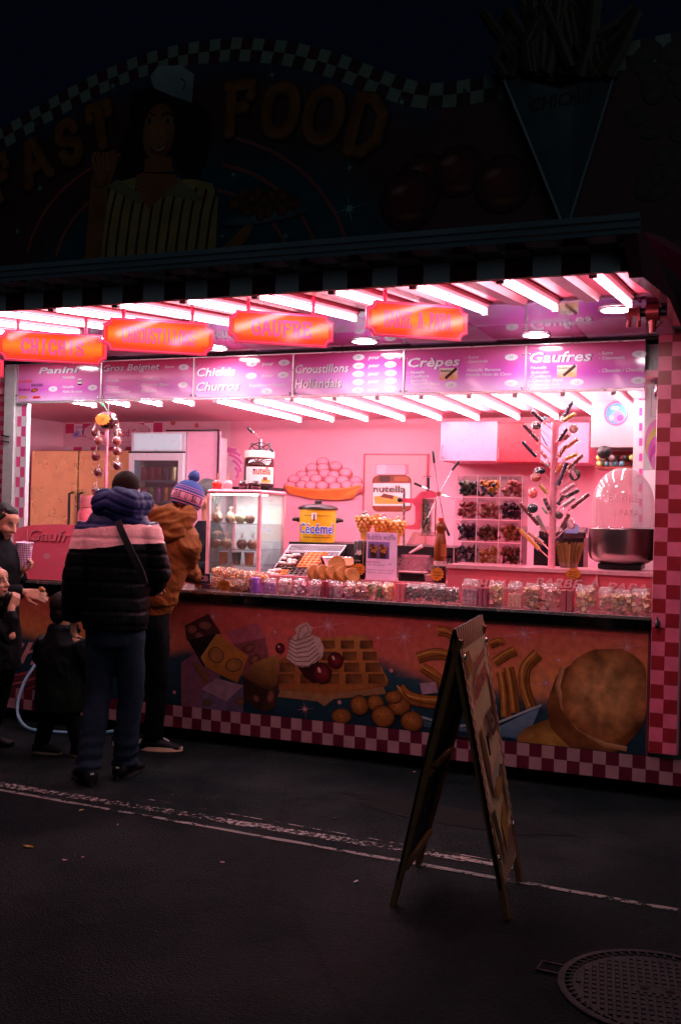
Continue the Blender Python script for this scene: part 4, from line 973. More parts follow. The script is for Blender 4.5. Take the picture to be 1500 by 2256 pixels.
# ================================================================== PAINTED FASCIA ABOVE THE ROOF
FY = -.02
TOP = [(-260, 420), (-130, 345), (0, 285), (100, 224), (200, 168), (300, 124), (400, 96), (520, 81), (640, 90), (750, 118), (850, 158), (935, 186), (1000, 180), (1095, 163), (1180, 145), (1290, 112), (1372, 95), (1500, 68), (1640, 40), (1800, 15)]
top = [XZ(px, py, FY) for px, py in TOP]
def top_at(x):
    for (a, za), (b, zb2) in zip(top, top[1:]):
        if a <= x <= b: return za+(zb2-za)*(x-a)/(b-a)
    return top[0][1] if x < top[0][0] else top[-1][1]
def curve(n=120):
    # smooth resample
    xs = [top[0][0]+(top[-1][0]-top[0][0])*i/n for i in range(n+1)]
    zs = [top_at(x) for x in xs]
    for _ in range(2): zs = [zs[0]]+[(zs[i-1]+2*zs[i]+zs[i+1])/4 for i in range(1, n)]+[zs[-1]]
    return xs, zs
xs, zs = curve()
m = MB(); m.prism([(xs[0], 2.72)]+list(zip(xs, zs))+[(xs[-1], 2.72)], FY+.001, FY+.05)
FAS = m.build('fascia_sign', mat('fascia_back', '1A1A20', .6), STALL)
pr = Print(FY)
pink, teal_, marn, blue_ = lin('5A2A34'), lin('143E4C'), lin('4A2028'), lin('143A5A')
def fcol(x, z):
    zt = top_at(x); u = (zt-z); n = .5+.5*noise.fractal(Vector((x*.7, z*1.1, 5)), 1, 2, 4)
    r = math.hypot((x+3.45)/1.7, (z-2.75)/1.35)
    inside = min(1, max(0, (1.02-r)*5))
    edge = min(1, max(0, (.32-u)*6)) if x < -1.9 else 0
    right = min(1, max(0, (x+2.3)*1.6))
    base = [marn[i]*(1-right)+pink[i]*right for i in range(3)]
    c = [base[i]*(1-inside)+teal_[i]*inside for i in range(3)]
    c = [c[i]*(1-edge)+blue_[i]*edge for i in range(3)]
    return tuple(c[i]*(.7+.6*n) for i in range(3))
N2 = 24
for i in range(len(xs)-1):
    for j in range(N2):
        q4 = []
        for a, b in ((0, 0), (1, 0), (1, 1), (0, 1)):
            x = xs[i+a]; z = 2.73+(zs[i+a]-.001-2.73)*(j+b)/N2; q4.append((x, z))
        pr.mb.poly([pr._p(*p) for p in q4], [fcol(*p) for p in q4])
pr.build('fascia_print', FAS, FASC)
# checker border following the scalloped edge
pr = Print(FY-.002); sq = .079; acc = 0; pts = list(zip(xs, zs)); dense = []
for (x0, z0), (x1, z1) in zip(pts, pts[1:]):
    for t in range(6): dense.append((x0+(x1-x0)*t/6, z0+(z1-z0)*t/6))
cuts = [dense[0]]; 
for a, b in zip(dense, dense[1:]):
    acc += math.hypot(b[0]-a[0], b[1]-a[1])
    if acc >= sq: cuts.append(b); acc = 0
def nrm(i):
    a, b = cuts[max(i-1, 0)], cuts[min(i+1, len(cuts)-1)]; l = math.hypot(b[0]-a[0], b[1]-a[1]); return ((b[1]-a[1])/l, -(b[0]-a[0])/l)
for i in range(len(cuts)-1):
    n0, n1 = nrm(i), nrm(i+1)
    for j in range(2):
        q4 = [(cuts[i][0]+n0[0]*sq*(j+1), cuts[i][1]+n0[1]*sq*(j+1)), (cuts[i+1][0]+n1[0]*sq*(j+1), cuts[i+1][1]+n1[1]*sq*(j+1)), (cuts[i+1][0]+n1[0]*sq*j, cuts[i+1][1]+n1[1]*sq*j), (cuts[i][0]+n0[0]*sq*j, cuts[i][1]+n0[1]*sq*j)]
        pr.same(q4, '62665F' if (i+j) % 2 else '341620')
pr.build('checker_border', FAS)
def f0(px, py): return XZ(px, py, FY)
def fs(L): return [f0(*p) for p in L]
fz = .0030
# concentric neon-pink arcs
for r_ in (175, 235, 290):
    pr = Print(FY-.003, .0004); pr.stroke(fs([(390+r_*1.15*math.cos(a), 610-r_*math.sin(a)) for a in [math.pi*(.52+.42*i/14) for i in range(15)]]), .02, 'A8483C'); pr.build('painted_arc', FAS, FASC)
for r_ in (200, 262, 330):
    pr = Print(FY-.003, .0004); pr.stroke(fs([(440+r_*math.cos(a), 600-r_*.92*math.sin(a)) for a in [math.pi*(.04+.40*i/14) for i in range(15)]]), .026, '8A4444'); pr.build('painted_arc', FAS, FASC)
for px, py, r in ((700, 305, 26), (770, 460, 40), (600, 165, 20), (250, 190, 24), (75, 275, 24), (90, 415, 22), (770, 370, 22), (885, 225, 24), (40, 510, 20), (630, 520, 18), (490, 520, 14), (515, 385, 18)):
    x, z = f0(px, py); pr = Print(FY-.0034, .0003); pr.star(x, z, r*fz, '7A9AA0'); pr.build('painted_star', FAS, FASC)
# FAST FOOD letters
pr = Print(FY-.0045, .00006)
for ch_, px, py, w, h, ro in (('F', 2, 394, 74, 96, .42), ('A', 78, 355, 78, 96, .36), ('S', 153, 313, 66, 96, .28), ('T', 222, 277, 64, 96, .20), ('F', 527, 240, 74, 104, -.03), ('O', 618, 243, 84, 106, -.10), ('O', 713, 254, 88, 110, -.18), ('D', 806, 276, 88, 112, -.24)):
    x, z = f0(px, py); pr.k = 0
    slab(pr, ch_, x+.012, z-.014, w*fz, h*fz, .098, '1C1012', ro); pr.k += 4
    slab(pr, ch_, x, z, w*fz, h*fz, .088, '5A3420', ro); pr.k += 4
    slab(pr, ch_, x, z, w*fz, h*fz, .066, '7A4018', ro, '8A4C1C'); pr.k += 4
pr.build('fascia_lettering', FAS, FASC)
# painted waitress with a plate of doughnuts
pr = Print(FY-.009, .0001); H_ = '140A0C'
for px, py, rx, ry in ((330, 260, 52, 75), (395, 275, 56, 80), (300, 330, 40, 62), (425, 335, 42, 62), (285, 375, 30, 32), (430, 290, 45, 60)):
    x, z = f0(px, py); pr.disc(x, z, rx*fz, ry*fz, 0, H_, '1E0E10')
pr.poly(fs([(190, 560), (183, 590), (182, 640), (225, 640), (232, 520), (240, 420), (262, 360), (255, 330), (215, 345), (203, 400)]), 'A0602C', ['8A5024']*10)
pr.poly(fs([(238, 450), (250, 405), (300, 392), (360, 400), (425, 395), (470, 405), (482, 440), (478, 530), (470, 640), (220, 640), (228, 540)]), 'A08050')
for k in range(11):
    px = 245+k*22; pr.stroke(fs([(px+14, 405+abs(k-5)*3), (px+2, 470), (px-8, 540), (px-14, 630)]), .02, '4A1A24')
pr.poly(fs([(238, 412), (262, 396), (330, 440), (310, 450)]), '7E6A50'); pr.poly(fs([(450, 440), (395, 392), (330, 440), (375, 432), (440, 445)]), '7E6A50')
pr.poly(fs([(305, 385), (390, 385), (395, 400), (330, 462), (300, 410)]), '94522E')
x, z = f0(352, 292); pr.disc(x, z, 43*fz, 66*fz, -.06, 'A8643A', '7E4426', 28)
pr.poly(fs([(320, 380), (385, 380), (380, 345), (322, 350)]), '8A4C2A')
for px in (332, 372): 
    x, z = f0(px, 268); pr.disc(x, z, 11*fz, 4.5*fz, -.1, '8A6A58'); pr.disc(x, z, 5*fz, 6*fz, 0, '1A1210'); pr.stroke(fs([(px-14, 258), (px, 250), (px+14, 256)]), .012, '201010')
pr.stroke(fs([(354, 275), (350, 300), (358, 304)]), .01, '7A4428')
pr.poly(fs([(330, 322), (352, 330), (374, 316), (366, 338), (350, 343), (336, 336)]), '7A1A20'); pr.poly(fs([(334, 324), (352, 331), (371, 319), (362, 331), (350, 335)]), '9A8A7A')
for px, py, rx, ry in ((306, 250, 18, 55), (402, 262, 20, 60), (340, 215, 50, 20)):
    x, z = f0(px, py); pr.disc(x, z, rx*fz, ry*fz, .1, H_)
pr.poly(fs([(333, 170), (350, 148), (400, 145), (430, 165), (425, 228), (380, 212), (342, 196)]), '8A9090', ['7E868A', '98A0A0', '9AA2A0', '8A9294', '70787C', '7A8286', '868E90'])
pr.stroke(fs([(400, 175), (412, 182), (405, 200)]), .01, '4A1A22')
pr.poly(fs([(478, 560), (520, 520), (545, 492), (560, 498), (545, 530), (500, 575)]), '8A5226')
x, z = f0(585, 478); pr.disc(x, z, 108*fz, 14*fz, .06, '5A6A78', '3E4C58')
for k in range(22):
    a = k*2.4; rr = math.sqrt(k/22); x, z = f0(580+70*rr*math.cos(a), 448+26*rr*math.sin(a)); pr.disc(x, z, 17*fz, 13*fz, a, '7A4420', '42220F')
x, z = f0(225, 388); pr.disc(x, z, 24*fz, 28*fz, .2, '9A5A30', '7A4224')
for k in range(4): pr.stroke(fs([(215+k*9, 378), (208+k*10, 352-(k == 1)*6), (214+k*9, 336)]), .028, '9A5A30')
pr.build('painted_waitress', FAS, FASC)
# toffee apples
pr = Print(FY-.003, .0001)
for px, py, r in ((935, 398, 55), (1010, 378, 52), (900, 442, 62), (1108, 406, 58)):
    x, z = f0(px, py); pr.stroke(fs([(px+6, py-r), (px+14, py-r-130)]), .02, '4A3034'); pr.disc(x, z, r*fz*1.04, r*fz*1.04, 0, '14060A'); pr.disc(x, z, r*fz, r*fz*.98, 0, '7A1420', '380810', 26, (-.15, .2)); pr.disc(x-.06, z+.07, .06, .03, .3, 'A87068', '7A2A2C'); pr.disc(x, z-.1, .09, .03, 0, '8A4A30', '5A1A18')
pr.build('painted_apples', FAS, FASC)
pr = Print(FY-.003, .0001)
for k in range(26):
    px, py = 1440+random.uniform(-40, 110), 200+random.uniform(-90, 260); x, z = f0(px, py); pr.disc(x, z, random.uniform(.05, .09), random.uniform(.04, .07), random.uniform(0, 3), '5A4034', '2E2020')
pr.build('painted_sweets', FAS, FASC)
# the big cone cut-out standing in front of the fascia
CY = -.11
c0 = lambda px, py: XZ(px, py, CY)
m = MB(); m.prism([c0(*p) for p in [(1095, 140), (1150, 175), (1235, 195), (1310, 170), (1372, 100), (1310, 300), (1250, 492), (1236, 492), (1165, 310)]], CY+.001, CY+.04)
CONE = m.build('cone_cutout', mat('cone_edge', '28323C', .5), STALL, label='blue paper cone cut-out lettered Chichis')
pr = Print(CY, .0006)
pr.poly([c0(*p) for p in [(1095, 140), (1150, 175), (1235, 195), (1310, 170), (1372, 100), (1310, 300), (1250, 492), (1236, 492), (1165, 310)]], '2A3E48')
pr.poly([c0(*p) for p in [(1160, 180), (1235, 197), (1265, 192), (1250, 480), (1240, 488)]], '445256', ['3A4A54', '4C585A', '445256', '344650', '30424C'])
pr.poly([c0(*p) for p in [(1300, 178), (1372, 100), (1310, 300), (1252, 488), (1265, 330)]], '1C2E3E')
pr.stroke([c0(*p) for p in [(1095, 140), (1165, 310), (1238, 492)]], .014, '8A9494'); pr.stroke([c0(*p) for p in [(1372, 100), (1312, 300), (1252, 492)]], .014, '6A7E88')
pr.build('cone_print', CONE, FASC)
tb = MB(); t0, t1 = c0(1168, 246), c0(1305, 232); text(tb, 'CHICHIS', t0[0], t1[0], t0[1], .075, CY-.004, '2A1418', .02, .1, rise=.06); tb.build('cone_lettering', PRINT, CONE, colors=True)
rng = random.Random(3); m = MB()
for k in range(46):
    px = 1110+rng.random()*250; b = c0(px, 165+rng.uniform(-10, 12)); h = 230-abs(px-1235)*.9
    p1 = c0(px+rng.uniform(-40, 40), 165-h*.4*rng.uniform(.6, 1.1)); p2 = c0(px+rng.uniform(-70, 70), 165-h*rng.uniform(.7, 1.15)); y = CY+rng.uniform(-.03, .05)
    m.tube([(b[0], y, b[1]), (p1[0], y, p1[1]), (p2[0], y+.02, p2[1])], [.034, .036, .03], 6)
m.build('chichis_top', mat('fried_dough', '341E12', .6, var=.4, vs=20, bump=.3, bs=60), CONE, smooth=True, kind='stuff')
# ================================================================== WORKTOPS BEHIND THE COUNTER
GLASS = clear('clear_acrylic', 'F4F4F8', .10, .04)
CASEG = clear('case_glass', 'EEF4F4', .07, .03, .03)
FILM = clear('cellophane', 'FFFFFF', .045, .10, .012, bump=1.0, bs=55)
FILM2 = clear('bag_film', 'FFF4F6', .05, .14, .10, bump=1.0, bs=70)
FILM3 = clear('bag_top_film', 'FFEEF0', .10, .14, .15, bump=1.0, bs=90)
PINKP = mat('pink_panel', 'E4606E', .3, var=.06, vs=5)
PINKL = mat('pink_ledge', 'F09AA8', .3)
PINKD = mat('pink_shelf', 'E07A86', .35)
LX = P(985, 1260, .25).x
wall('display_step', LX, XR, .25, .34, CT+.001, 1.245, PINKP)
STEP = [o for o in COL.objects if o.name == 'display_step'][0]
m = MB(); m.bx(LX-.004, XR, .235, .62, 1.2455, 1.268); m.build('ledge', PINKL, STEP)
tb = MB()
for t, a, b, py in (('CHIQUE', 1037, 1142, 1293), ('BARBE', 1178, 1283, 1291), ('À', 1298, 1318, 1291), ('PAPA', 1334, 1424, 1302)):
    pa, pb = P(a, py, .25), P(b, py, .25); text(tb, t, pa.x, pb.x, pa.z, .052, .249, 'D8606E', .02, .3, .02)
tb.build('raised_lettering', mat('pink_letter', 'F49AA4', .3), STEP)
tb = MB(); p0, p1 = P(882, 1322, .2), P(904, 1300, .2); text(tb, 'O', p0.x-.1, p0.x-.02, p0.z, .07, .249, 'C04858', .0, .2, .008)
# lower shelf in the middle and left
SHX0, SHX1 = P(575, 1290, .3).x, LX-.006
wall('display_shelf', SHX0, SHX1, .235, .62, 1.128, 1.142, PINKD)
SHELF = [o for o in COL.objects if o.name == 'display_shelf'][0]
m = MB(); m.bx(SHX0, SHX1, .24, .25, CT+.001, 1.1275); m.build('shelf_front', PINKP, SHELF)
m = MB(); m.bx(P(560, 1290, .02).x, P(812, 1290, .02).x, .012, .017, CT+.001, 1.098); m.build('splash_guard', GLASS, SHELF)
m = MB(); m.bx(P(432, 1270, .02).x, P(560, 1290, .02).x-.006, .012, .017, CT+.001, 1.118); m.build('splash_guard', GLASS, SHELF)
# black equipment bench inside
wall('equipment_bench', P(632, 1190, .62).x, LX-.05, .66, 1.25, .25, 1.362, mat('bench_black', '141416', .35))
wall('rear_bench', LX-.04, -.47, .66, 1.2, .25, 1.20, mat('bench_pink', 'D8808A', .4))
wall('left_bench', -4.95, P(632, 1190, .62).x-.01, .66, 1.1, .25, 1.05, mat('bench_pink'))
# star shaped price tag
TAGM = mat('tag_card', 'E0741A', .6, var=.1, vs=40)
def tag(parent, c, w, h, lines, ang=0., depth=.003, name='price_tag', yaw=0.):
    M_ = Matrix.Translation(c) @ Matrix.Rotation(yaw, 4, 'Z')
    n = 13; pts = []
    for k in range(2*n):
        a = math.pi*k/n+ang; f = 1 if k % 2 == 0 else .80+.06*math.sin(k*2.7); pts.append((w/2*f*math.cos(a), h/2*f*math.sin(a)))
    m = MB(); m.prism(pts, -depth, 0, M_); o = m.build(name, TAGM, parent)
    tb = MB(); k = len(lines); lh = h*.62/k
    for i, t in enumerate(lines):
        wd = w*(.5 if k > 1 else .45)*(1 if len(t) > 4 else .6); text(tb, t, -wd/2, wd/2, h*.25-lh*(i+.82), lh*.62, -depth-.0008, '2A1408', .01, .15, 0, M_)
    tb.build('tag_lettering', PRINT, o, colors=True)
    return o
# ================================================================== SWEET BAGS ALONG THE COUNTER
def bag_thing(px, py, pxw, pyh, kind, col, label, y=.09):
    b = P(px, py, y); w = pxw*.00275; h = pyh*.0027; b.z = CT+.001
    t = thing('sweet_bag', b, label, 'bag of sweets', 'bags of sweets along the counter edge')
    rng = random.Random(int(px)); d = w*.72
    m = MB()
    if kind == 'block':
        nx, nz = 4, 4; s_ = w*.9/nx
        for i in range(nx):
            for k in range(nz):
                for j in range(2):
                    if k*s_ > h*.72: continue
                    m.color = lin(col[rng.randrange(len(col))])
                    m.bbox((b.x-w*.45+s_*(i+.5)+rng.uniform(-.002, .002), b.y-d*.22+j*s_, b.z+s_*(k+.5)+.002), (s_*.94, s_*.94, s_*.94), s_*.12, Matrix.Rotation(rng.uniform(-.2, .2), 3, 'Y'), 1)
    else:
        nn = 34 if kind != 'nut' else 60
        for k in range(nn):
            c = Vector((b.x+rng.uniform(-.40, .40)*w, b.y+rng.uniform(-.35, .3)*d, b.z+.014+rng.random()*h*.68))
            m.color = lin(col[rng.randrange(len(col))]); Mr = Matrix.Rotation(rng.uniform(0, 3), 3, 'X') @ Matrix.Rotation(rng.uniform(0, 3), 3, 'Z')
            if kind == 'cube': m.box(c, (.025, .021, .027), Mr)
            elif kind == 'nut': m.ball(c, (.011, .009, .009), 6, 4, Mr)
            else: m.ball(c, (.014, .012, .012), 7, 5, Mr)
    m.build('sweets', mat('sweet_mix', 'FFFFFF', .45, attr=True, var=.1, vs=90), t, colors=True, smooth=(kind in ('nut', 'ball')), kind='stuff')
    f = MB(); n = 14; rings = []
    for z, sx, sy in ((.001, .92, .9), (.06, 1, 1), (.5, 1.02, 1), (.72, .98, .92), (.84, .92, .66), (.92, .80, .34), (.97, .72, .10)):
        rings.append([Vector((b.x+w*.5*sx*math.copysign(abs(math.cos(a))**.6, math.cos(a))*(1+(.05+.10*(z > .6))*rng.uniform(-1, 1)), b.y+d*.5*sy*math.copysign(abs(math.sin(a))**.6, math.sin(a))*(1+.05*rng.uniform(-1, 1)), b.z+h*z+rng.uniform(-.007, .007)*(z > .6))) for a in [2*math.pi*k/n for k in range(n)]])
    f.loft(rings[:4], caps=False); f.build('bag_film', FILM2, t, smooth=True, ang=70)
    f = MB(); f.loft(rings[3:], caps=False); f.build('bag_top', FILM3, t, smooth=True, ang=80)
    return t
PK = ['F0A0B8', 'F4C4CC', 'E88AA4', 'F8D8D0']; MX = ['F0A898', 'F6D0B8', 'E88A8C', 'F0C0A0', 'C89A70']; NT = ['4A1A18', '6A2A24', '3A1216']; BR = ['C88A6A', 'E0A890', 'A86A50', 'EAC0A8']
gA = [(596, 1307, 30, 40, 'block', ['C080C8', 'D898D0', 'B870C0'], 'lilac marshmallow block bag beside the purple divider'),
      (629, 1308, 34, 42, 'block', BR+PK, 'brown and pink nougat cube bag beside the lilac marshmallow bag'),
      (662, 1309, 32, 42, 'cube', PK+['8A6A78'], 'bag of pink and grey cubes right of the brown nougat bag'),
      (696, 1311, 34, 42, 'block', ['F0B0B8', 'F4C0C4'], 'plain pale pink marshmallow block bag below the mini waffles'),
      (727, 1313, 32, 42, 'block', PK+['C08C98'], 'pink block bag just left of the red divider below the biscuits')]
gB = [(745, 1318, 32, 40, 'block', PK, 'pink block bag just right of the red divider below the biscuits'),
      (772, 1320, 30, 42, 'cube', PK+MX, 'mixed pink cube bag below the nougat price tag'),
      (800, 1322, 32, 42, 'cube', MX, 'peach coloured cube bag below the left edge of the Bubble waffle card'),
      (828, 1324, 32, 44, 'cube', MX+['5A6A3A', 'E84860'], 'bag of many coloured cubes below the Bubble waffle card'),
      (855, 1326, 30, 44, 'cube', ['F0B080', 'F0C8A0', 'E89A78'], 'orange cube bag just right of the Bubble waffle card')]
gC = [(910, 1328, 36, 44, 'nut', NT, 'first bag of dark sugared nuts, beside the painted letter and right divider'),
      (938, 1330, 32, 46, 'nut', NT+['7A3430'], 'second bag of dark sugared nuts, in front of the caramel bottle'),
      (968, 1332, 36, 46, 'nut', NT, 'tallest bag of dark sugared nuts, below the chocolate jar'),
      (997, 1334, 32, 40, 'nut', NT+['C06A60', 'B85A50'], 'lighter red bag of sugared nuts, last of the dark bags')]
gD = [(1036, 1334, 40, 62, 'block', ['B8788C', 'C48A9C', 'A86A80'], 'greyish pink marshmallow block bag below the word Chique'),
      (1094, 1337, 38, 60, 'cube', ['D8A070', 'E0B08C', 'E88A84'], 'bag of peach cubes below the last letters of Chique'),
      (1135, 1340, 34, 60, 'block', ['F0A890', 'F0B098'], 'plain peach block bag right of the word Chique'),
      (1172, 1342, 36, 58, 'cube', ['D89878', 'E8A890', 'B87A58'], 'bag of brownish cubes below the letter B of Barbe'),
      (1212, 1344, 40, 60, 'cube', ['E08078', 'C86A64', 'E8A088'], 'wide bag of red and peach cubes left of the twin dividers')]
gE = [(1290, 1350, 42, 62, 'cube', ['E8B080', 'D8985C', 'F0D0A0', 'C87A50'], 'first bag of golden cubes, below the accented letter A'),
      (1335, 1352, 36, 58, 'ball', ['E8A890', 'D88878', 'F0C0A8'], 'pale round sweets bag below the start of Papa'),
      (1370, 1354, 40, 54, 'cube', ['C8986A', 'E0B890', 'D8806A'], 'lower bag of golden cubes below the middle of Papa'),
      (1412, 1355, 42, 60, 'cube', ['D89868', 'B8784C', 'E8B898'], 'last bag of golden cubes, next to the checkered column')]
for gset in (gA, gB, gC, gD, gE):
    for a in gset: bag_thing(*a)
def divider(px, py0, py1, w, col, label):
    b = P(px, py1, .06); b.z = CT+.001; h = (py1-py0)*.0027
    t = thing('shelf_divider', b, label, 'divider', 'paired dividers between the sweet bags')
    for s in (-1, 1):
        m = MB(); m.bbox((b.x+s*w*.0014, b.y+.03, b.z+h/2), (w*.0024, .09, h), .004); m.build('divider_block', mat('divider_'+col, col, .25, var=.06), t)
divider(561, 1267, 1305, 10, 'A868C8', 'purple paired divider beside the popcorn bags'); divider(717, 1275, 1313, 9, 'B04858', 'red paired divider below the biscuits')
divider(882, 1284, 1326, 10, 'D86C78', 'pink paired divider left of the dark nut bags'); divider(1063, 1296, 1338, 10, 'A85868', 'dull pink paired divider left of the peach cube bag'); divider(1247, 1300, 1346, 13, 'B05A62', 'paired divider left of the golden cube bags')
# ================================================================== POPCORN BAGS
PC = mat('popcorn', 'FFFFFF', .6, attr=True, var=.2, vs=80)
def popcorn(px, py, pw, ph, y, lab, seed, rot=0.):
    rng = random.Random(seed); c = P(px, py, y); w, h = pw*.00275, ph*.0027; L2 = w/2
    t = thing('popcorn_bag', (c.x, c.y, c.z-h/2), lab, 'popcorn bag', 'bags of popcorn on the counter')
    M_ = Matrix.Translation(c) @ Matrix.Rotation(rot, 4, 'Y'); m = MB()
    for k in range(240):
        u = rng.uniform(-1, 1); a = rng.uniform(0, 6.283); r_ = math.sqrt(1-abs(u)**3)*rng.uniform(.8, 1)
        p = M_ @ Vector((u*L2*.95, r_*.055*math.cos(a), r_*h*.47*math.sin(a))); m.color = lin(rng.choice(['F0B070', 'E89050', 'F4C890', 'D87838', 'F8D8B0', 'C86830'])); m.ball(p, rng.uniform(.006, .0105), 5, 3)
    m.build('popcorn', PC, t, colors=True, kind='stuff')
    f = MB(); rings = []; n = 12
    for i in range(9):
        u = -1+2*i/8; r_ = (1-abs(u)**3.2)*.97+.06
        rings.append([M_ @ Vector((u*L2, .062*r_*math.cos(a), h*.52*r_*math.sin(a)*(1+.06*rng.uniform(-1, 1)))) for a in [2*math.pi*k/n for k in range(n)]])
    f.loft(rings); f.build('bag_film', FILM2, t, smooth=True, ang=80); return t
popcorn(460, 1283, 88, 34, .11, 'lower left popcorn bag behind the card sticker', 1); 
popcorn(528, 1290, 74, 34, .10, 'lower right popcorn bag next to the purple divider', 2)
popcorn(505, 1262, 96, 26, .14, 'upper popcorn bag lying above the other bags at left', 3, .06); popcorn(555, 1272, 90, 30, .13, 'upper popcorn bag with twisted end next to the waffles', 4, .05)
t = thing('popcorn_price_tag', P(494, 1290, .03), 'orange star tag reading Popcorn 2€ on the popcorn bags', 'price tag'); tag(t, P(494, 1290, .035), .105, .085, ['POPCORN', '2€'])
# card payment sticker
t = thing('payment_sticker', P(447, 1278, .008), 'dark blue CB sticker above bank card marks on the glass', 'sticker')
def q3(px, py): return XZ(px, py, .009)
pr = Print(.010, .0006); pr.poly([q3(431, 1261), q3(463, 1265), q3(463, 1287), q3(431, 1283)], '16263C'); pr.poly([q3(431, 1284), q3(463, 1288), q3(463, 1298), q3(431, 1294)], '6A4048')
pr.disc(*q3(436, 1291), .011, .010, 0, 'C84030'); pr.disc(*q3(442, 1292), .011, .010, 0, 'D88830'); pr.build('sticker_print', t)
tb = MB(); a, b = q3(437, 1279), q3(460, 1279); text(tb, 'CB', a[0], b[0], a[1], .034, .006, 'D890A0', .05); a, b = q3(448, 1294), q3(462, 1294); text(tb, 'VISA', a[0], b[0], a[1], .016, .006, '2A3070', .03); tb.build('sticker_lettering', PRINT, t, colors=True)
# ================================================================== DISPLAY CASE WITH TOFFEE APPLES
ca, cb_ = P(457, 1082, .25), P(575, 1082, .25); cx0, cx1 = ca.x, cb_.x; cz0, cz1 = CT+.012, 1.722; cyb = .66
case = thing('display_case', ((cx0+cx1)/2, .45, CT+.001), 'pink framed glass cabinet holding bagged toffee apples', 'display case')
CF = mat('case_frame', 'F0A0AC', .3); f = MB(); s_ = .022
for x in (cx0, cx1-s_):
    for y in (.25, cyb-s_): f = MB(); f.bx(x, x+s_, y, y+s_, cz0+.031, cz1-.0295); f.build('case_post', CF, case)
m = MB(); m.bbox(((cx0+cx1)/2, (.25+cyb)/2, cz1-.014), (cx1-cx0+.012, cyb-.25+.012, .03), .02); m.build('case_top', CF, case, smooth=True)
m = MB(); m.bbox(((cx0+cx1)/2, (.25+cyb)/2, cz0+.014), (cx1-cx0+.006, cyb-.25+.006, .032), .01); m.build('case_base', CF, case)
for nm, a in (('front_pane', (cx0+s_, cx1-s_, .258, .262)), ('side_pane', (cx1-.010, cx1-.006, .25+s_, cyb-s_)), ('side_pane', (cx0+.006, cx0+.010, .25+s_, cyb-s_))):
    m = MB(); m.bx(*a, cz0+.031, cz1-.031); m.build(nm, CASEG, case)
m = MB(); m.bx(cx0+s_, cx1-s_, cyb-.012, cyb-.006, cz0+.031, cz1-.031); m.build('back_pane', mat('case_back', 'E4E0E2', .25), case)
zs3 = [P(500, 1152, .4).z, P(500, 1208, .4).z, P(500, 1242, .4).z]
for z in zs3:
    m = MB(); m.bx(cx0+.012, cx1-.012, .27, cyb-.02, z-.004, z); m.build('case_shelf', GLASS, case)
    m = MB(); m.bx(cx0+.012, cx1-.012, .264, .2695, z-.005, z+.001); m.build('shelf_edge', mat('shelf_edge', 'C8C0C4', .2, .6), case)
m = MB(); m.bx(cx0+.03, cx1-.03, .32, .42, cz1-.036, cz1-.031); m.build('case_lamp', mat('case_lamp_glow', 'FFFFFF', .5, emit=(1, .94, .9), es=55., var=0), case)
def toffee(px, py, r_, y, col, label, bag=True, group='toffee apples in the glass cabinet', zrest=None, stick=True, tie='D85030'):
    c = P(px, py, y)
    if zrest is not None: c.z = zrest+r_*.93
    t = thing('toffee_apple', (c.x, c.y, c.z-r_*.93), label, 'toffee apple', group)
    m = MB(); m.lathe([(.004, -r_*.86), (r_*.5, -r_*.93), (r_*.9, -r_*.5), (r_, .05*r_), (r_*.9, r_*.55), (r_*.55, r_*.88), (.004, r_*.78)], c, 18)
    m.build('apple', mat('candy_'+col, col, .16 if not col.startswith('9') else .5, coat=.6, var=.35, vs=45, bump=.15 if bag else 0, bs=90), t, smooth=True)
    if stick: m = MB(); m.tube([c+Vector((0, 0, r_*.7)), c+Vector((.004, 0, r_*2.3))], .0035, 6); m.build('stick', mat('stick_wood', 'D8A878', .6), t)
    if bag:
        rng = random.Random(int(px*7+py)); f = MB(); rings = []
        for z, k in ((-.98, .5), (-.7, .95), (0, 1.12), (.6, 1.02), (1.1, .62), (1.5, .26), (1.6, .2), (1.9, .45), (2.15, .55)):
            rings.append([c+Vector((r_*k*math.cos(a)*(1+.12*rng.uniform(-1, 1)), r_*k*math.sin(a)*(1+.12*rng.uniform(-1, 1)), r_*z)) for a in [2*math.pi*i/10 for i in range(10)]])
        f.loft(rings, caps=False); f.build('wrapper', FILM, t, smooth=True, ang=80)
        m = MB(); m.lathe([(r_*.2, -.004), (r_*.27, 0), (r_*.2, .004)], c+Vector((0, 0, r_*1.55)), 10, caps=False); m.build('tie', mat('tie_'+tie, tie, .4), t)
    return t
AC = ['9A6048', 'B87A50', 'D8C090', '8A4A34', 'A86A4C', '7A3A2C', 'B8744C', '6A3028', 'A05A40']
for k, (px, col, lab) in enumerate(((480, AC[0], 'brown'), (508, AC[1], 'tan'), (530, AC[2], 'cream'), (551, AC[3], 'nutty'))):
    toffee(px, 1136, .037, .34+.03*(k % 2), col, '%s coated bagged apple, %s from the left on the upper cabinet shelf' % (lab, ORD[k]), zrest=zs3[0]+.001)
for k, (px, col, lab) in enumerate(((478, AC[5], 'dark brown'), (500, AC[6], 'golden brown'), (533, AC[7], 'chocolate brown'), (556, AC[8], 'reddish brown'))):
    toffee(px, 1196, .037, .34+.03*(k % 2), col, '%s bagged apple, %s from the left on the middle cabinet shelf' % (lab, ORD[k]), zrest=zs3[1]+.001)
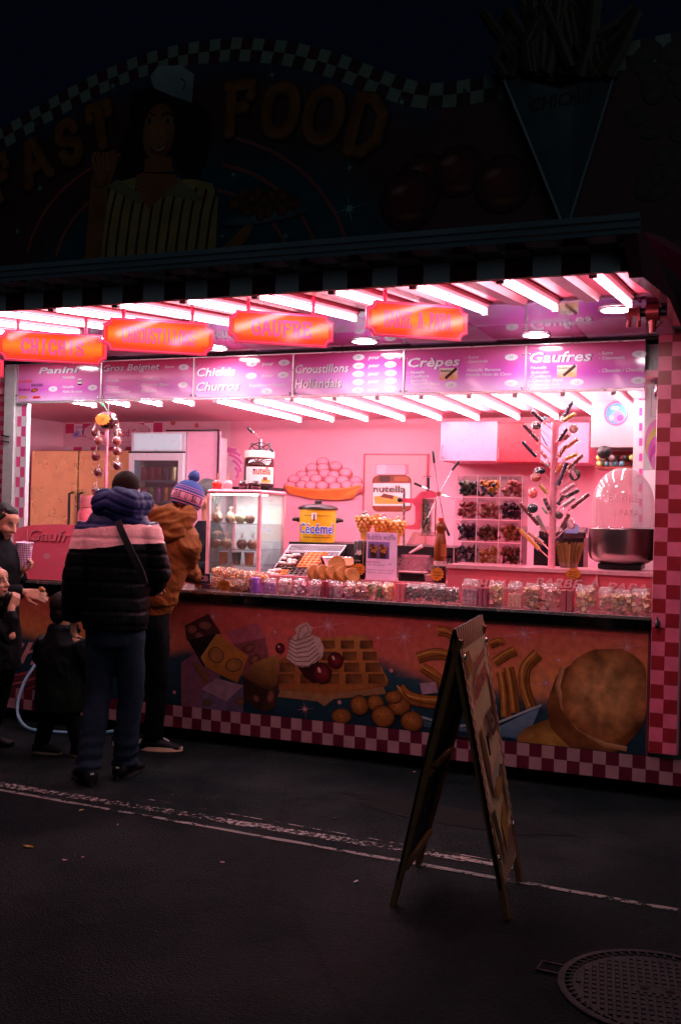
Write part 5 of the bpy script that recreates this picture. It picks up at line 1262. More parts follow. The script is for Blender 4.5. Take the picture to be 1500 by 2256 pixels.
for k, (px, c1, lab) in enumerate(((492, 'C86A38', 'orange'), (521, '3A3438', 'black'), (549, 'C05A30', 'orange red'))):
    c = P(px, 1240, .36); c.z = zs3[2]+.001; t = thing('sweet_cup', c, '%s striped sweet cup, %s from the left at the cabinet bottom' % (lab, ORD[k]), 'cup', 'cups at the bottom of the cabinet')
    m = MB(); m.lathe([(.001, 0), (.028, 0), (.036, .085), (.001, .086)], c, 14); m.build('cup', mat('cup_'+c1, c1, .4, var=.4, vs=12), t, smooth=True)
    m = MB(); m.lathe([(.036, .084), (.039, .087), (.036, .092), (.001, .094)], c, 14); m.build('lid', mat('cup_lid', 'B8A8A8', .2), t, smooth=True)
for px, col, lab in ((479, 'D8281C', 'glossy red'), (502, 'F0A0A8', 'pale pink'), (537, '4A1C24', 'dull chocolate'), (564, '300C10', 'glossy dark chocolate')):
    t = toffee(px, 1062, .036, .36, col, '%s coated apple standing on top of the glass cabinet' % lab, bag=False, group='coated apples on top of the cabinet', zrest=cz1+.003, stick=(px < 510))
    b = wloc(t); m = MB(); m.lathe([(.001, 0), (.036, 0), (.039, .004), (.026, .010), (.001, .010)], b, 14); m.build('paper_case', mat('paper_'+col, col, .6), t, smooth=True)
# ================================================================== BIG CHOCOLATE SPREAD JAR + ITS STAND
jc = P(570, 1074, .95); js = jc.z
st = thing('jar_stand', (jc.x, jc.y, 1.05), 'steel stand under the giant spread jar behind the cabinet', 'stand'); m = MB(); m.bx(jc.x-.2, jc.x+.14, jc.y-.12, jc.y+.14, 1.051, js-.022); m.build('cabinet', mat('stand_grey', '8A7A80', .4), st); m = MB(); m.bx(jc.x-.21, jc.x+.15, jc.y-.13, jc.y+.15, js-.0215, js-.001); m.build('shelf_top', BLACKP, st)
jar = thing('spread_jar', (jc.x, jc.y, js), 'giant hazelnut spread jar with cream lid above the cabinet', 'jar'); kx = .118
z_ = lambda py: P(570, py, .95).z-js
m = MB(); m.lathe([(.001, 0), (kx*.9, 0), (kx, .015), (kx, z_(1025)), (kx*.97, z_(1015)), (kx*.86, z_(1008))], jc, 28); m.build('glass_body', mat('spread_brown', '2E120C', .1, coat=.8, var=.1), jar, smooth=True)
m = MB(); m.lathe([(kx*.86, z_(1010)), (kx*.98, z_(1009)), (kx*.98, z_(996)), (kx*.96, z_(994)), (.001, z_(994))], jc, 28); m.build('lid', mat('jar_lid', 'EAC8B8', .4), jar, smooth=True)
def wrap_label(parent, c, r_, z0, z1, a0, a1, col, name, n=16):
    m = MB()
    for i in range(n):
        t0, t1 = a0+(a1-a0)*i/n, a0+(a1-a0)*(i+1)/n
        m.poly([(c.x+r_*math.cos(t), c.y+r_*math.sin(t), z) for t, z in ((t0, z0), (t1, z0), (t1, z1), (t0, z1))], [lin(col)]*4)
    return m
def wrap_text(mb, s, c, r_, a0, a1, z, h, col, bold=.02):
    vs, fs = text_mesh(s, bold, 0., 0.); xa = min(v.x for v in vs); xb = max(v.x for v in vs); base = len(mb.v)
    for v in vs: a = a0+(a1-a0)*(v.x-xa)/(xb-xa); mb.v.append((c.x+r_*math.cos(a), c.y+r_*math.sin(a), z+v.y*h/.7))
    for f in fs: mb._f([base+i for i in f], [lin(col)]*len(f))
AV = -math.pi/2+.42      # bearing from the jar towards the viewer
wl = wrap_label(jar, jc, kx+.0015, js+.03, js+z_(1030), AV-.9, AV+1.2, 'EED0C8', 'label')
wl.build('label', PRINT, jar, colors=True)
tb = MB(); wrap_text(tb, 'n', jc, kx+.003, AV-.35, AV-.16, js+z_(1046), .058, '281418', .03); wrap_text(tb, 'utella', jc, kx+.003, AV-.12, AV+.85, js+z_(1046), .058, 'E0401C'); tb.build('lettering', PRINT, jar, colors=True)
tb = wrap_label(jar, jc, kx+.0025, js+.035, js+.060, AV+.2, AV+.85, 'E8963C', 'x'); tb2 = wrap_label(jar, jc, kx+.0030, js+.050, js+.078, AV+.3, AV+.6, '6A3420', 'x'); tb.v += tb2.v; tb.fc += tb2.fc; tb.mi += tb2.mi; tb.f += [[i+len(tb.v)-len(tb2.v) for i in f] for f in tb2.f]; tb.build('label_picture', PRINT, jar, colors=True)
pump = thing('spread_pump', (jc.x, jc.y, js+z_(994)), 'chrome lever pump and coiled black cable on the giant jar', 'pump')
m = MB(); b = P(573, 993, .95); m.tube([Vector((b.x, .95, js+z_(994)+.001)), Vector((b.x, .95, P(573, 968, .95).z))], .016, 10); m.build('pump_body', CHROME, pump, smooth=True)
m = MB(); m.tube([P(576, 968, .95), P(555, 950, .93), P(548, 944, .92)], [.006, .006, .007], 8); m.build('lever', CHROME, pump, smooth=True); m = MB(); m.cap(P(556, 952, .928), P(548, 944, .92), .011, .013); m.build('lever_grip', BLACKP, pump, smooth=True)
m = MB(); cc = P(575, 988, .95); m.tube([cc+Vector((.085*math.cos(a)*(1+.12*math.sin(a*2.3)), .05*math.sin(a), .012+.028*math.sin(a*1.5+.5))) for a in [k*.35 for k in range(44)]], .0045, 6); m.cap(P(600, 993, .93), P(596, 990, .93), .012); m.build('cable', BLACKP, pump, smooth=True)
# ================================================================== YELLOW CHOCOLATE COOKER
pc0 = P(699, 1190, .82); pz = 1.363; pc0.z = pz; kr = .138
zz = lambda py: P(699, py, .82).z-P(699, 1190, .82).z
pot = thing('chocolate_cooker', pc0, 'yellow cocoa cooker with blue script and black lid', 'cooker')
m = MB(); m.lathe([(.001, 0), (kr*.93, 0), (kr*.95, .02), (kr, zz(1120)), (kr*1.0, zz(1119))], pc0, 30); m.build('pot', mat('cooker_yellow', 'F0B428', .25, coat=.4, var=.04), pot, smooth=True)
m = MB(); m.lathe([(kr*1.06, zz(1119)), (kr*1.08, zz(1117)), (kr*1.04, zz(1113)), (kr*.7, zz(1108)), (kr*.25, zz(1106)), (.001, zz(1106))], pc0, 30); m.build('lid', BLACKP, pot, smooth=True)
m = MB(); m.bbox(pc0+Vector((0, 0, zz(1106)+.012)), (.05, .03, .026), .008); m.build('lid_knob', BLACKP, pot)
m = MB(); m.lathe([(.001, -.022), (kr*.8, -.022), (kr*1.02, -.001), (.001, -.001)], pc0+Vector((0, 0, .0)), 24); 
for s in (-1, 1):
    m2 = MB(); d = Vector((math.cos(.35), math.sin(.35), 0))*s; p = pc0+d*(kr*.96)+Vector((0, 0, zz(1142))); m2.tube([p, p+d*.03+Vector((0, 0, .004)), p+d*.055], [.022, .016, .011], 8); m2.build('handle', BLACKP, pot, smooth=True)
AP = -math.pi/2+.39
tb = MB(); wrap_text(tb, 'Cécémel', pc0, kr*.985+.005, AP-1.05, AP+.95, zz(1171), .075, 'F4F0F0', .05); wrap_text(tb, 'Cécémel', pc0, kr*.985+.007, AP-1.03, AP+.93, zz(1170.5), .070, '2448B8', .015)
for v in range(len(tb.v)): tb.v[v] = (tb.v[v][0], tb.v[v][1], tb.v[v][2]+pz)
tb.build('lettering', PRINT, pot, colors=True)
for z1, z2, nm in ((zz(1133), zz(1131.5), 'stripe'), (zz(1180), zz(1178.5), 'stripe')):
    w = wrap_label(pot, pc0, kr*.985+.004, pz+z1, pz+z2, AP-.8, AP+.8, '7A4A14', 'x'); w.build(nm, PRINT, pot, colors=True)
w = wrap_label(pot, pc0, kr*.985+.0045, pz+zz(1140), pz+zz(1126), AP-.32, AP-.05, 'F0E8E8', 'x'); w.build('emblem', PRINT, pot, colors=True)
w = wrap_label(pot, pc0, kr*.985+.0055, pz+zz(1144), pz+zz(1129), AP-.22, AP-.13, '8A3A1C', 'x'); w.build('emblem', PRINT, pot, colors=True)
# ================================================================== SLOPING WAFFLE RACK
ra, rb, rc, rd = P(640, 1200, .62), P(762, 1202, .62), P(698, 1288, .26), P(580, 1288, .26)
rack = thing('waffle_rack', (ra+rb+rc+rd)/4, 'sloping white wire rack showing four waffles', 'rack')
def rp(u, v, o=0.):   # u across, v from the top edge down
    p = ra.lerp(rb, u).lerp(rd.lerp(rc, u), v); nrm = (rb-ra).cross(rd-ra).normalized(); nrm = -nrm if nrm.z < 0 else nrm; return p+nrm*o
WIRE = mat('white_wire', 'D8D4DC', .25, .3)
m = MB()
for k in range(25): u = .03+.94*k/24; m.tube([rp(u, .02), rp(u, .40 if .05 < u < .95 else 1)], .0022, 5)
m.build('wires', WIRE, rack, kind='stuff')
m = MB(); m.tube([rp(0, 0), rp(1, 0), rp(1, 1), rp(0, 1), rp(0, 0)], .005, 6)
for v in (.16, .40): m.tube([rp(0, v), rp(1, v)], .003, 5)
m.build('rack_frame', WIRE, rack)
m = MB(); m.loft([[rp(.0, .30, -.012), rp(1., .30, -.012), rp(1., 1, -.012), rp(.0, 1, -.012)], [rp(.0, .30, -.009), rp(1., .30, -.009), rp(1., 1, -.009), rp(.0, 1, -.009)]]); m.build('tray', mat('tray_paper', 'D4D0D8', .4), rack)
m = MB(); m.bx(ra.x+.02, rb.x-.02, .63, .655, 1.1425, ra.z-.01); m.build('rack_support', DARKM, rack)
def waffle(u0, v0, u1, v1, col, dark, lab, cream=None, nx=4, nv=6, lift=.004):
    c = rp((u0+u1)/2, (v0+v1)/2, lift); t = thing('waffle', c, lab, 'waffle', 'waffles on the sloping rack'); Mt = mat('waffle_'+col, col, .5 if not dark else .2, var=.25, vs=40, bump=.2, bs=90)
    def q(u, v, o): return rp(u0+(u1-u0)*u, v0+(v1-v0)*v, lift+o)
    m = MB(); m.loft([[q(0, 0, 0), q(1, 0, 0), q(1, 1, 0), q(0, 1, 0)], [q(0, 0, .010), q(1, 0, .010), q(1, 1, .010), q(0, 1, .010)]]); m.build('waffle_base', Mt, t)
    m = MB(); g_ = .16
    for i in range(nx+1):
        u = i/nx; a, b = max(0, u-g_/nx), min(1, u+g_/nx); m.loft([[q(a, 0, .0101), q(b, 0, .0101), q(b, 1, .0101), q(a, 1, .0101)], [q(a, 0, .018), q(b, 0, .018), q(b, 1, .018), q(a, 1, .018)]])
    for j in range(nv+1):
        v = j/nv; a, b = max(0, v-g_/nv), min(1, v+g_/nv); m.loft([[q(0, a, .0101), q(1, a, .0101), q(1, b, .0101), q(0, b, .0101)], [q(0, a, .0176), q(1, a, .0176), q(1, b, .0176), q(0, b, .0176)]])
    m.build('waffle_ridges', Mt, t, kind='stuff')
    if cream:
        m = MB(); rng = random.Random(5)
        for k in range(16): m.ball(q(rng.uniform(cream[0], cream[2]), rng.uniform(cream[1], cream[3]), .024), (.020, .014, .012), 8, 5, Matrix.Rotation(.5, 3, 'Z'))
        m.build('cream', mat('cream', 'F4D4D0', .35, bump=.3, bs=60), t, smooth=True, kind='stuff')
waffle(.06, .28, .40, .66, '4A1A14', 1, 'chocolate dipped waffle with pink cream, upper left on the rack', (.15, .1, .85, .8), lift=.008)
waffle(.43, .24, .80, .62, 'E07A38', 0, 'plain golden waffle in the middle of the rack')
waffle(.38, .65, .76, 1.0, '3A1410', 1, 'dark chocolate waffle at the lower end of the rack', lift=.006)
waffle(.0, .70, .34, 1.03, 'C87830', 0, 'golden waffle with pale cream, lower left on the rack', (.1, .05, .6, .7), lift=.012)
# ================================================================== BIG ROUND BISCUITS
BM = mat('biscuit', 'B06420', .6, var=.3, vs=30, bump=.35, bs=50)
def biscuit(px, py, y, r_, tilt, yaw, lab):
    c = P(px, py, y); t = thing('biscuit', c, lab, 'biscuit', 'round biscuits heaped beside the rack'); M_ = Matrix.Rotation(yaw, 3, 'Z') @ Matrix.Rotation(tilt, 3, 'X')
    m = MB(); h = .016; r_ *= 1.16; h = .012; m.lathe([(.001, -h), (r_*.86, -h), (r_*.97, -h*.7), (r_, 0), (r_*.97, h*.7), (r_*.86, h), (r_*.8, h*.9), (.001, h*1.0)], c, 26, M=M_)
    me = m.mesh('biscuit', BM, True); n = np.empty(len(me.vertices)*3); me.vertices.foreach_get('co', n); 
    displace(me, lambda co, nr: .0015*nfield(co, (40, 40, 40), px, 2)); o = link('biscuit_disc', me, t)
BI = [(742, 1243, .22, .052, 1.15, .2, 'biggest upright biscuit on top of the heap'), (692, 1262, .16, .050, 1.2, 1.1, 'leftmost biscuit standing on edge in the heap'), (713, 1262, .17, .050, 1.15, 1.05, 'second biscuit from the left standing on edge'), (735, 1263, .18, .050, 1.1, 1.0, 'third biscuit from the left standing on edge'), (757, 1266, .19, .050, 1.1, .95, 'fourth biscuit leaning on edge at the heap front'), (776, 1268, .20, .048, 1.05, .9, 'rightmost front biscuit by the black bag'), (764, 1240, .27, .05, .5, .4, 'biscuit lying flat behind the upright one'), (768, 1252, .25, .05, .6, .3, 'biscuit leaning below the flat one at right')]
for a in BI: biscuit(*a)
m = MB(); c = P(742, 1225, .40); t = thing('steel_bowl', (c.x, c.y, 1.1425), 'shiny steel bowl standing behind the biscuits', 'bowl'); m.lathe([(.03, 1.143-c.z), (.07, 1.15-c.z), (.125, 1.27-c.z), (.128, 1.275-c.z), (.122, 1.27-c.z), (.06, 1.16-c.z), (.001, 1.155-c.z)], c, 28); m.build('bowl', CHROME, t, smooth=True)
# ================================================================== SWEET JAM BAG, CARDS, BOTTLE
b = P(792, 1270, .28); b.z = 1.1425; t = thing('foil_pouch', b, 'black foil pouch with white splash print beside the waffle card', 'pouch')
w, h = .085, .255; m = MB(); m.bbox((b.x, b.y, b.z+h/2), (w, .035, h), .012); m.build('pouch', mat('black_foil', '121014', .25, coat=.3, var=.2), t, smooth=True)
pr = Print(b.y-.0185, .0004); pr.poly([(b.x-.032, b.z+.16), (b.x-.02, b.z+.175), (b.x-.016, b.z+.195), (b.x-.004, b.z+.185), (b.x+.006, b.z+.2), (b.x+.016, b.z+.185), (b.x+.018, b.z+.165), (b.x, b.z+.158), (b.x-.015, b.z+.166)], 'E8C0C4'); pr.poly([(b.x+.024, b.z+.04), (b.x+.030, b.z+.04), (b.x+.031, b.z+.25), (b.x+.026, b.z+.25)], 'B06A28'); pr.build('splash_print', t)
tb = MB(); text(tb, 'Confiture', b.x-.032, b.x+.012, b.z+.118, .013, b.y-.02, 'D0A8AC', .01); tb.build('lettering', PRINT, t, colors=True)
t2 = thing('nougat_price_tag', b+Vector((0, -.03, .02)), 'orange star tag on the black foil pouch', 'price tag'); tag(t2, b+Vector((0, -.021, .065)), .1, .085, ['Nougat', '4€ les', '100gr'])
ba, bb = P(808, 1172, .26), P(873, 1274, .26); cz = (ba.z+bb.z)/2
t = thing('bubble_waffle_card', ((ba.x+bb.x)/2, .26, 1.1425), 'pink menu card headed Bubble waffle with a photo', 'sign card'); m = MB(); m.bx(ba.x, bb.x, .26, .264, 1.143, ba.z); m.build('card_back', mat('card_holder', 'E8B0CC', .2), t)
pr = Print(.2595, .0004); pr.poly([(ba.x+.002, 1.145), (bb.x-.002, 1.145), (bb.x-.002, ba.z-.002), (ba.x+.002, ba.z-.002)], 'FFC4EA')
pa, pb = P(811, 1193, .26), P(857, 1232, .26); pr.poly([(pa.x, pb.z), (pb.x, pb.z), (pb.x, pa.z), (pa.x, pa.z)], '7A4C98', ['5A3A70', '6A4484', 'A070B8', '9A6CB4'])
for fx in (.27, .72):
    x = pa.x+(pb.x-pa.x)*fx; z = (pa.z+pb.z)/2; pr.poly([(x-.016, z-.05), (x+.016, z-.05), (x+.03, z+.02), (x-.03, z+.02)], '3A2018')
    for k in range(9): pr.disc(x+.02*math.cos(k*2.4), z+.006+.018*math.sin(k*1.7), .010, .009, 0, 'D89050', 'A86030', n=8)
    pr.disc(x-.01, z+.03, .016, .012, .3, '6A3420')
pr.build('card_print', t)
tb = MB(); a, c_ = P(809, 1188, .26), P(872, 1188, .26); text(tb, 'Bubble waffle', a.x, c_.x, a.z, .036, .2585, '8A2A88', -.004)
for py, s, a, c_ in ((1237, 'Bubble waffle nature', 808, 838), (1243, 'Bubble waffle composée', 808, 848), (1243, '3,50€', 853, 862), (1254, 'Supplément topping 1€ chantilly', 808, 868), (1260, 'Nutella ou glace au choix', 808, 864)):
    a, c_ = P(a, py, .26), P(c_, py, .26); text(tb, s, a.x, c_.x, a.z-.006, .010, .2585, 'A04888', -.002)
tb.build('lettering', PRINT, t, colors=True)
def bwaffle(px, pyt, pyb, y, kind, lab):
    a, b = P(px, pyt, y), P(px, pyb, y); h = a.z-b.z; rng = random.Random(px)
    t = thing('bubble_waffle', b, lab, 'bubble waffle', 'bubble waffle cones on the stand')
    m = MB(); m.lathe([(.001, 0), (.022, 0), (.034, h*.42), (.001, h*.42)], b, 14); m.build('paper_cup', mat('kraft_cup', 'E0A050', .6), t, smooth=True)
    m = MB()
    for r_ in range(5):
        for k in range(8):
            ang = 2*math.pi*(k+.5*(r_ % 2))/8; rr = .030+.008*r_-(.006 if r_ > 3 else 0); m.ball(b+Vector((rr*math.cos(ang), rr*math.sin(ang), h*(.36+.11*r_))), .0145, 7, 5)
    m.build('bubbles', mat('bubble_waffle', 'F0A040', .35, coat=.3, var=.3, vs=50), t, smooth=True, kind='stuff')
    tip = b+Vector((.004, 0, h)); m = MB()
    m.lathe([(.001, -.06), (.032, -.05), (.030, -.03), (.022, -.016), (.011, -.002), (.001, .012)], tip, 12); m.build('ice_cream', mat('soft_ice', 'F8ECE8', .4), t, smooth=True)
    m = MB()
    for k in range(9): z = -.055+k*.007; rr = .034-.002*k; m.tube([tip+Vector((rr*math.cos(a0+k*1.3), rr*math.sin(a0+k*1.3), z+.004*math.sin(a0*3))) for a0 in [i*.5 for i in range(8)]], .0034, 5)
    m.build('sauce', mat({'c': 'choc_sauce', 'r': 'red_sauce', 'y': 'nut_sauce'}[kind], {'c': '241014', 'r': 'C84838', 'y': 'B88A48'}[kind], .15, coat=.5), t, smooth=True)
    if kind == 'r':
        m = MB(); c = b+Vector((-.028, 0, h*.84)); m.lathe([(.001, -.004), (.036, -.004), (.038, 0), (.036, .004), (.001, .004)], c, 16, M=Matrix.Rotation(1.3, 3, 'X') @ Matrix.Rotation(.3, 3, 'Y')); m.build('wafer', mat('wafer', 'E08A40', .6, bump=.3), t, smooth=True)
bwaffle(802, 1128, 1189, .36, 'c', 'bubble waffle with chocolate sauce, left of the card'); bwaffle(840, 1134, 1196, .36, 'r', 'bubble waffle with round wafer above the card'); bwaffle(872, 1140, 1198, .38, 'y', 'bubble waffle with nut sauce at the card\'s right edge')
m = MB(); t = thing('cone_stand', P(838, 1240, .40), 'round topped stand holding the bubble waffle cones', 'stand')
for px, py, y in ((802, 1189, .36), (840, 1196, .36), (872, 1198, .38)):
    c = P(px, py, y); m.lathe([(.001, -.006), (.05, -.006), (.05, -.0005), (.001, -.0005)], c, 18); m.tube([c+Vector((0, 0, -.006)), Vector((c.x, c.y, 1.143))], .007, 8)
m.build('stand_plates', mat('stand_pink', 'F0B8C0', .2), t)
# caramel bottle on chocolate jar
b = P(968, 1279, .30); b.z = 1.1425; t = thing('chocolate_jar', b, 'dark chocolate spread jar with pale lid under the caramel bottle', 'jar'); m = MB(); m.lathe([(.001, 0), (.040, 0), (.043, .01), (.043, .085), (.036, .11)], b, 20); m.build('jar_glass', mat('choc_jar', '2A0C10', .1, coat=.7), t, smooth=True); m = MB(); m.lathe([(.040, .1105), (.042, .112), (.042, .140), (.001, .142)], b, 20); m.build('lid', mat('jar_lid2', 'F0A8B0', .35), t, smooth=True)
t2 = thing('chocolate_price_tag', b+Vector((0, -.06, .05)), 'orange star tag reading 3€ on the chocolate jar', 'price tag'); tag(t2, b+Vector((-.004, -.048, .058)), .1, .092, ['Chocolat', 'coulée', '3€'])
b2 = b+Vector((0, 0, .1425)); t = thing('caramel_bottle', b2, 'caramel sauce squeeze bottle with orange cap', 'bottle'); hh = P(968, 1140, .30).z-b2.z
m = MB(); m.lathe([(.001, 0), (.040, 0), (.043, .012), (.042, hh*.3), (.036, hh*.48), (.027, hh*.62), (.025, hh*.66), (.033, hh*.72), (.034, hh*.82), (.022, hh*.91), (.001, hh*.92)], b2, 22); m.build('bottle', mat('caramel', '8A3A18', .18, coat=.5, var=.15), t, smooth=True); m = MB(); m.lathe([(.018, hh*.905), (.019, hh*.91), (.018, hh*.99), (.001, hh)], b2, 14); m.build('cap', mat('cap_orange', 'D8452C', .3), t, smooth=True)
w = wrap_label(t, b2, .0445, b2.z+.03, b2.z+hh*.40, AV-.1, AV+.9, 'A85030', 'x'); w.build('label', PRINT, t, colors=True)
# dark trays between card and bottle
for px0, px1, py0, py1, y, c, nm, lab in ((876, 932, 1258, 1279, .30, '14080C', 'sauce_tray', 'low black sauce tray right of the waffle card'), (935, 952, 1266, 1280, .31, 'C87880', 'small_tin', 'small red tin between the black tray and the chocolate jar')):
    a, b = P(px0, py0, y), P(px1, py1, y); t = thing(nm, ((a.x+b.x)/2, y, 1.1425), lab, 'tray' if 'tray' in nm else 'tin'); m = MB(); m.bbox(((a.x+b.x)/2, y+.05, 1.143+(a.z-b.z)/2), (b.x-a.x, .10, a.z-b.z), .008); m.build('box', mat('box_'+c, c, .25, var=.2), t)
    m = MB(); m.bbox(((a.x+b.x)/2, y+.05, 1.1435+(a.z-b.z)+.004), (b.x-a.x+.004, .104, .008), .004, k=2); m.build('rim', mat('tray_rim', 'D89AA0', .3), t)
# steel fryer box behind them
a, b = P(873, 1225, .66), P(945, 1268, .66); t = thing('fryer', ((a.x+b.x)/2+.05, .75, 1.1425), 'grey steel fryer box behind the sauce tray', 'fryer'); m = MB(); m.bx(a.x, b.x+.16, .63, .655, 1.1425, a.z); m.build('fryer_body', STEEL, t); m = MB(); m.bx(a.x-.004, b.x+.164, .625, .658, a.z+.001, a.z+.016); m.build('fryer_rim', CHROME, t)
# clear scoop drawer with pink handle tool
a = P(905, 1195, .7); t = thing('topping_tub', (a.x+.06, .72, 1.363), 'clear topping tub with scoops below the churros press', 'tub')
m = MB(); pts = [(a.x-.03, 1.363), (a.x+.22, 1.363), (a.x+.22, 1.363+.10), (a.x+.02, 1.363+.10)]; m.prism(pts, .68, .80); m.build('tub', clear('tub_clear', 'F0D8DC', .12, .06, .12), t)
m = MB(); m.tube([P(902, 1219, .66), P(930, 1203, .66)], [.008, .014], 8); m.build('scoop', mat('scoop_pink', 'F8B8C0', .3), t, smooth=True)
# ================================================================== CHURROS PRESS
px_ = lambda a, b, y=.72: P(a, b, y)
press = thing('churros_press', Vector((px_(915, 1200).x, .72, 1.363)), 'pink churros press with steel cylinder and spoked wheel', 'churros press')
PPK = mat('press_pink', 'D8506C', .3, coat=.3, var=.08)
def band_poly(pts, y0, y1, nm):
    m = MB(); m.prism([XZ(a, b, .72) for a, b in pts], y0, y1); m.build(nm, PPK, press)
band_poly([(886, 1098), (915, 1098), (928, 1084), (952, 1080), (962, 1086), (962, 1096), (935, 1098), (930, 1120), (928, 1160), (922, 1167), (894, 1165), (894, 1158), (912, 1156), (916, 1150), (916, 1116), (911, 1109), (886, 1107)], .70, .745, 'press_frame')
m = MB(); m.tube([px_(890, 1086), px_(889, 1222)], .0085, 12); m.lathe([(.012, -.03), (.022, -.02), (.022, .01), (.012, .012)], px_(889, 1218), 12); m.build('post', STEEL, press, smooth=True)
m = MB(); m.ball(px_(880, 1101, .70), .018, 12, 8); m.build('knob', BLACKP, press, smooth=True)
m = MB(); m.tube([px_(943, 1101), px_(941, 1178)], .031, 18); m.build('cylinder', STEEL, press, smooth=True)
m = MB()
for a, b in ((930, 1178), (958, 1178)): m.tube([px_(a+2, 1098, .69), px_(a, b, .69)], .005, 8)
m.build('tie_rod', mat('brass', 'C8902C', .2, 1., var=0), press, smooth=True)
m = MB(); m.box(px_(946, 1104), (.075, .06, .03)); m.box(px_(942, 1179), (.09, .07, .012)); m.box(px_(941, 1050), (.055, .03, .008)); m.build('collar', mat('press_collar', 'C07C88', .3, .6), press)
m = MB(); m.tube([px_(943, 1052), px_(943, 1088)], .010, 10); m.build('spindle', DARKM, press, smooth=True)
hub = P(967, 1088, .62); m = MB(); m.lathe([(.001, -.012), (.016, -.012), (.016, .014), (.001, .014)], hub, 14, M=Matrix.Rotation(R(90), 3, 'X')); m.build('wheel_hub', mat('hub_red', 'C86A60', .3, .5), press, smooth=True)
for tx, ty, gx, gy in ((954, 996, 956, 1018), (1009, 1018, 997, 1034), (914, 1065, 927, 1071), (932, 1162, 941, 1143), (988, 1178, 979, 1156), (1014, 1102, 1004, 1100)):
    tip, gr = P(tx, ty, .61), P(gx, gy, .61); m = MB(); m.tube([hub, gr], .0035, 6); sp_ = m.build('spoke', CHROME, press, smooth=True)
    if tx != 1014: m = MB(); m.cap(gr, tip, .009, .010, 8); m.build('grip', BLACKP, sp_, smooth=True)
# ================================================================== RACK OF CLEAR BOXES
ra_, rb_ = P(1005, 1046, .42), P(1147, 1262, .42)
RX0, RX1, RZ0, RZ1 = P(1001, 1150, .42).x, P(1148, 1150, .42).x, 1.2685, ra_.z
RZ0 = 1.269
bxr = thing('sweet_rack', ((RX0+RX1)/2, .45, RZ0), 'rack of twelve clear boxes filled with coloured sweets', 'rack')
CWX, CHZ = (RX1-RX0)/3, (RZ1-RZ0)/4; WT = .0035
m = MB(); EDG = mat('acrylic_edge', 'F0C8D0', .15, var=0, alpha=.75)
for i in range(4): x = RX0+i*CWX; m.bx(x-WT/2, x+WT/2, .415, .425, RZ0, RZ1)
for j in range(5): z = RZ0+j*CHZ; m.bx(RX0-WT/2, RX1+WT/2, .411, .4148, z-WT*.6, z+WT*.6)
m.build('box_edges', EDG, bxr)
m = MB(); m.bx(RX0, RX1, .60, .603, RZ0, RZ1); m.build('back_sheet', clear('rack_back', 'F0D0D8', .08, .1, .25), bxr)
m = MB(); m.bx(RX1+.002, RX1+.005, .43, .60, RZ0, RZ1); m.build('side_sheet', GLASS, bxr)
COLS = [['3A5040', '2A3A34', '4A5A38', '6A3A40', '8A8A60'], ['E0A020', 'D87820', 'C85A1C', 'E8B840', '3A4A60'], ['D86A60', 'E08878', 'C84A4C', 'B83A40', 'E8A090'],
        ['B84048', 'C85A5C', 'D87870', 'A02C38'], ['D86A5C', 'E08A78', 'C84C48', 'E8A088'], ['4A1C30', '6A2A3C', '3A1424', '8A3A48'],
        ['4A2034', '6A3040', '3A1830', '8A4050'], ['7A3020', '8A3C28', '5A2018', 'A04828'], ['C85A30', 'D87040', 'A83C24', '8A2C20'],
        ['3A1C20', '4A2428', '5A2C2C', '2A1418'], ['C87038', 'D8884C', 'E0A060', 'B85C30'], ['6A2818', '8A3820', '5A2014', 'A04A2C']]
SHINY = mat('wrapped_sweet', 'FFFFFF', .3, attr=True, var=.15, vs=70, coat=.3)
for r_ in range(4):
    for c_ in range(3):
        x0 = RX0+c_*CWX; z0 = RZ1-(r_+1)*CHZ; rng = random.Random(r_*3+c_); pal = COLS[r_*3+c_]
        m = MB(); m.bx(x0+WT, x0+CWX-WT, .4255, .4275, z0+WT, z0+CHZ-WT*1.5); bo = m.build('compartment', GLASS, bxr)
        m = MB()
        for k in range(64):
            p = Vector((x0+.016+rng.random()*(CWX-.032), .445+rng.random()*.07, z0+.018+rng.random()*(CHZ*.80-.03))); m.color = lin(rng.choice(pal)); Mr = Matrix.Rotation(rng.uniform(0, 3), 3, 'Y') @ Matrix.Rotation(rng.uniform(0, 3), 3, 'X'); rr = rng.uniform(.013, .020)
            m.ball(p, (rr, rr*.8, rr*.8), 7, 5, Mr)
            if rng.random() < .4: m.tube([p+Vector((0, -.012, rr*.6)), p+Vector((rng.uniform(-.02, .02), -.014, rr+.012))], .0025, 4)
        m.build('sweets', SHINY, bo, colors=True, smooth=True, kind='stuff')
        if (r_, c_) in ((0, 2), (1, 1), (1, 2), (2, 2), (3, 1), (0, 1), (3, 2)):
            tb = MB(); text(tb, {(0, 2): 'FRAISE', (1, 1): 'FRAISE', (1, 2): 'VIOLETTE', (2, 2): 'ORANGE', (3, 1): 'COLA', (0, 1): 'CITRON', (3, 2): 'CARAMEL'}[(r_, c_)], x0+.016, x0+CWX-.02, z0+CHZ*.78, .018, .4105, '1A0A10', .0, .1); tb.build('lettering', PRINT, bo, colors=True)
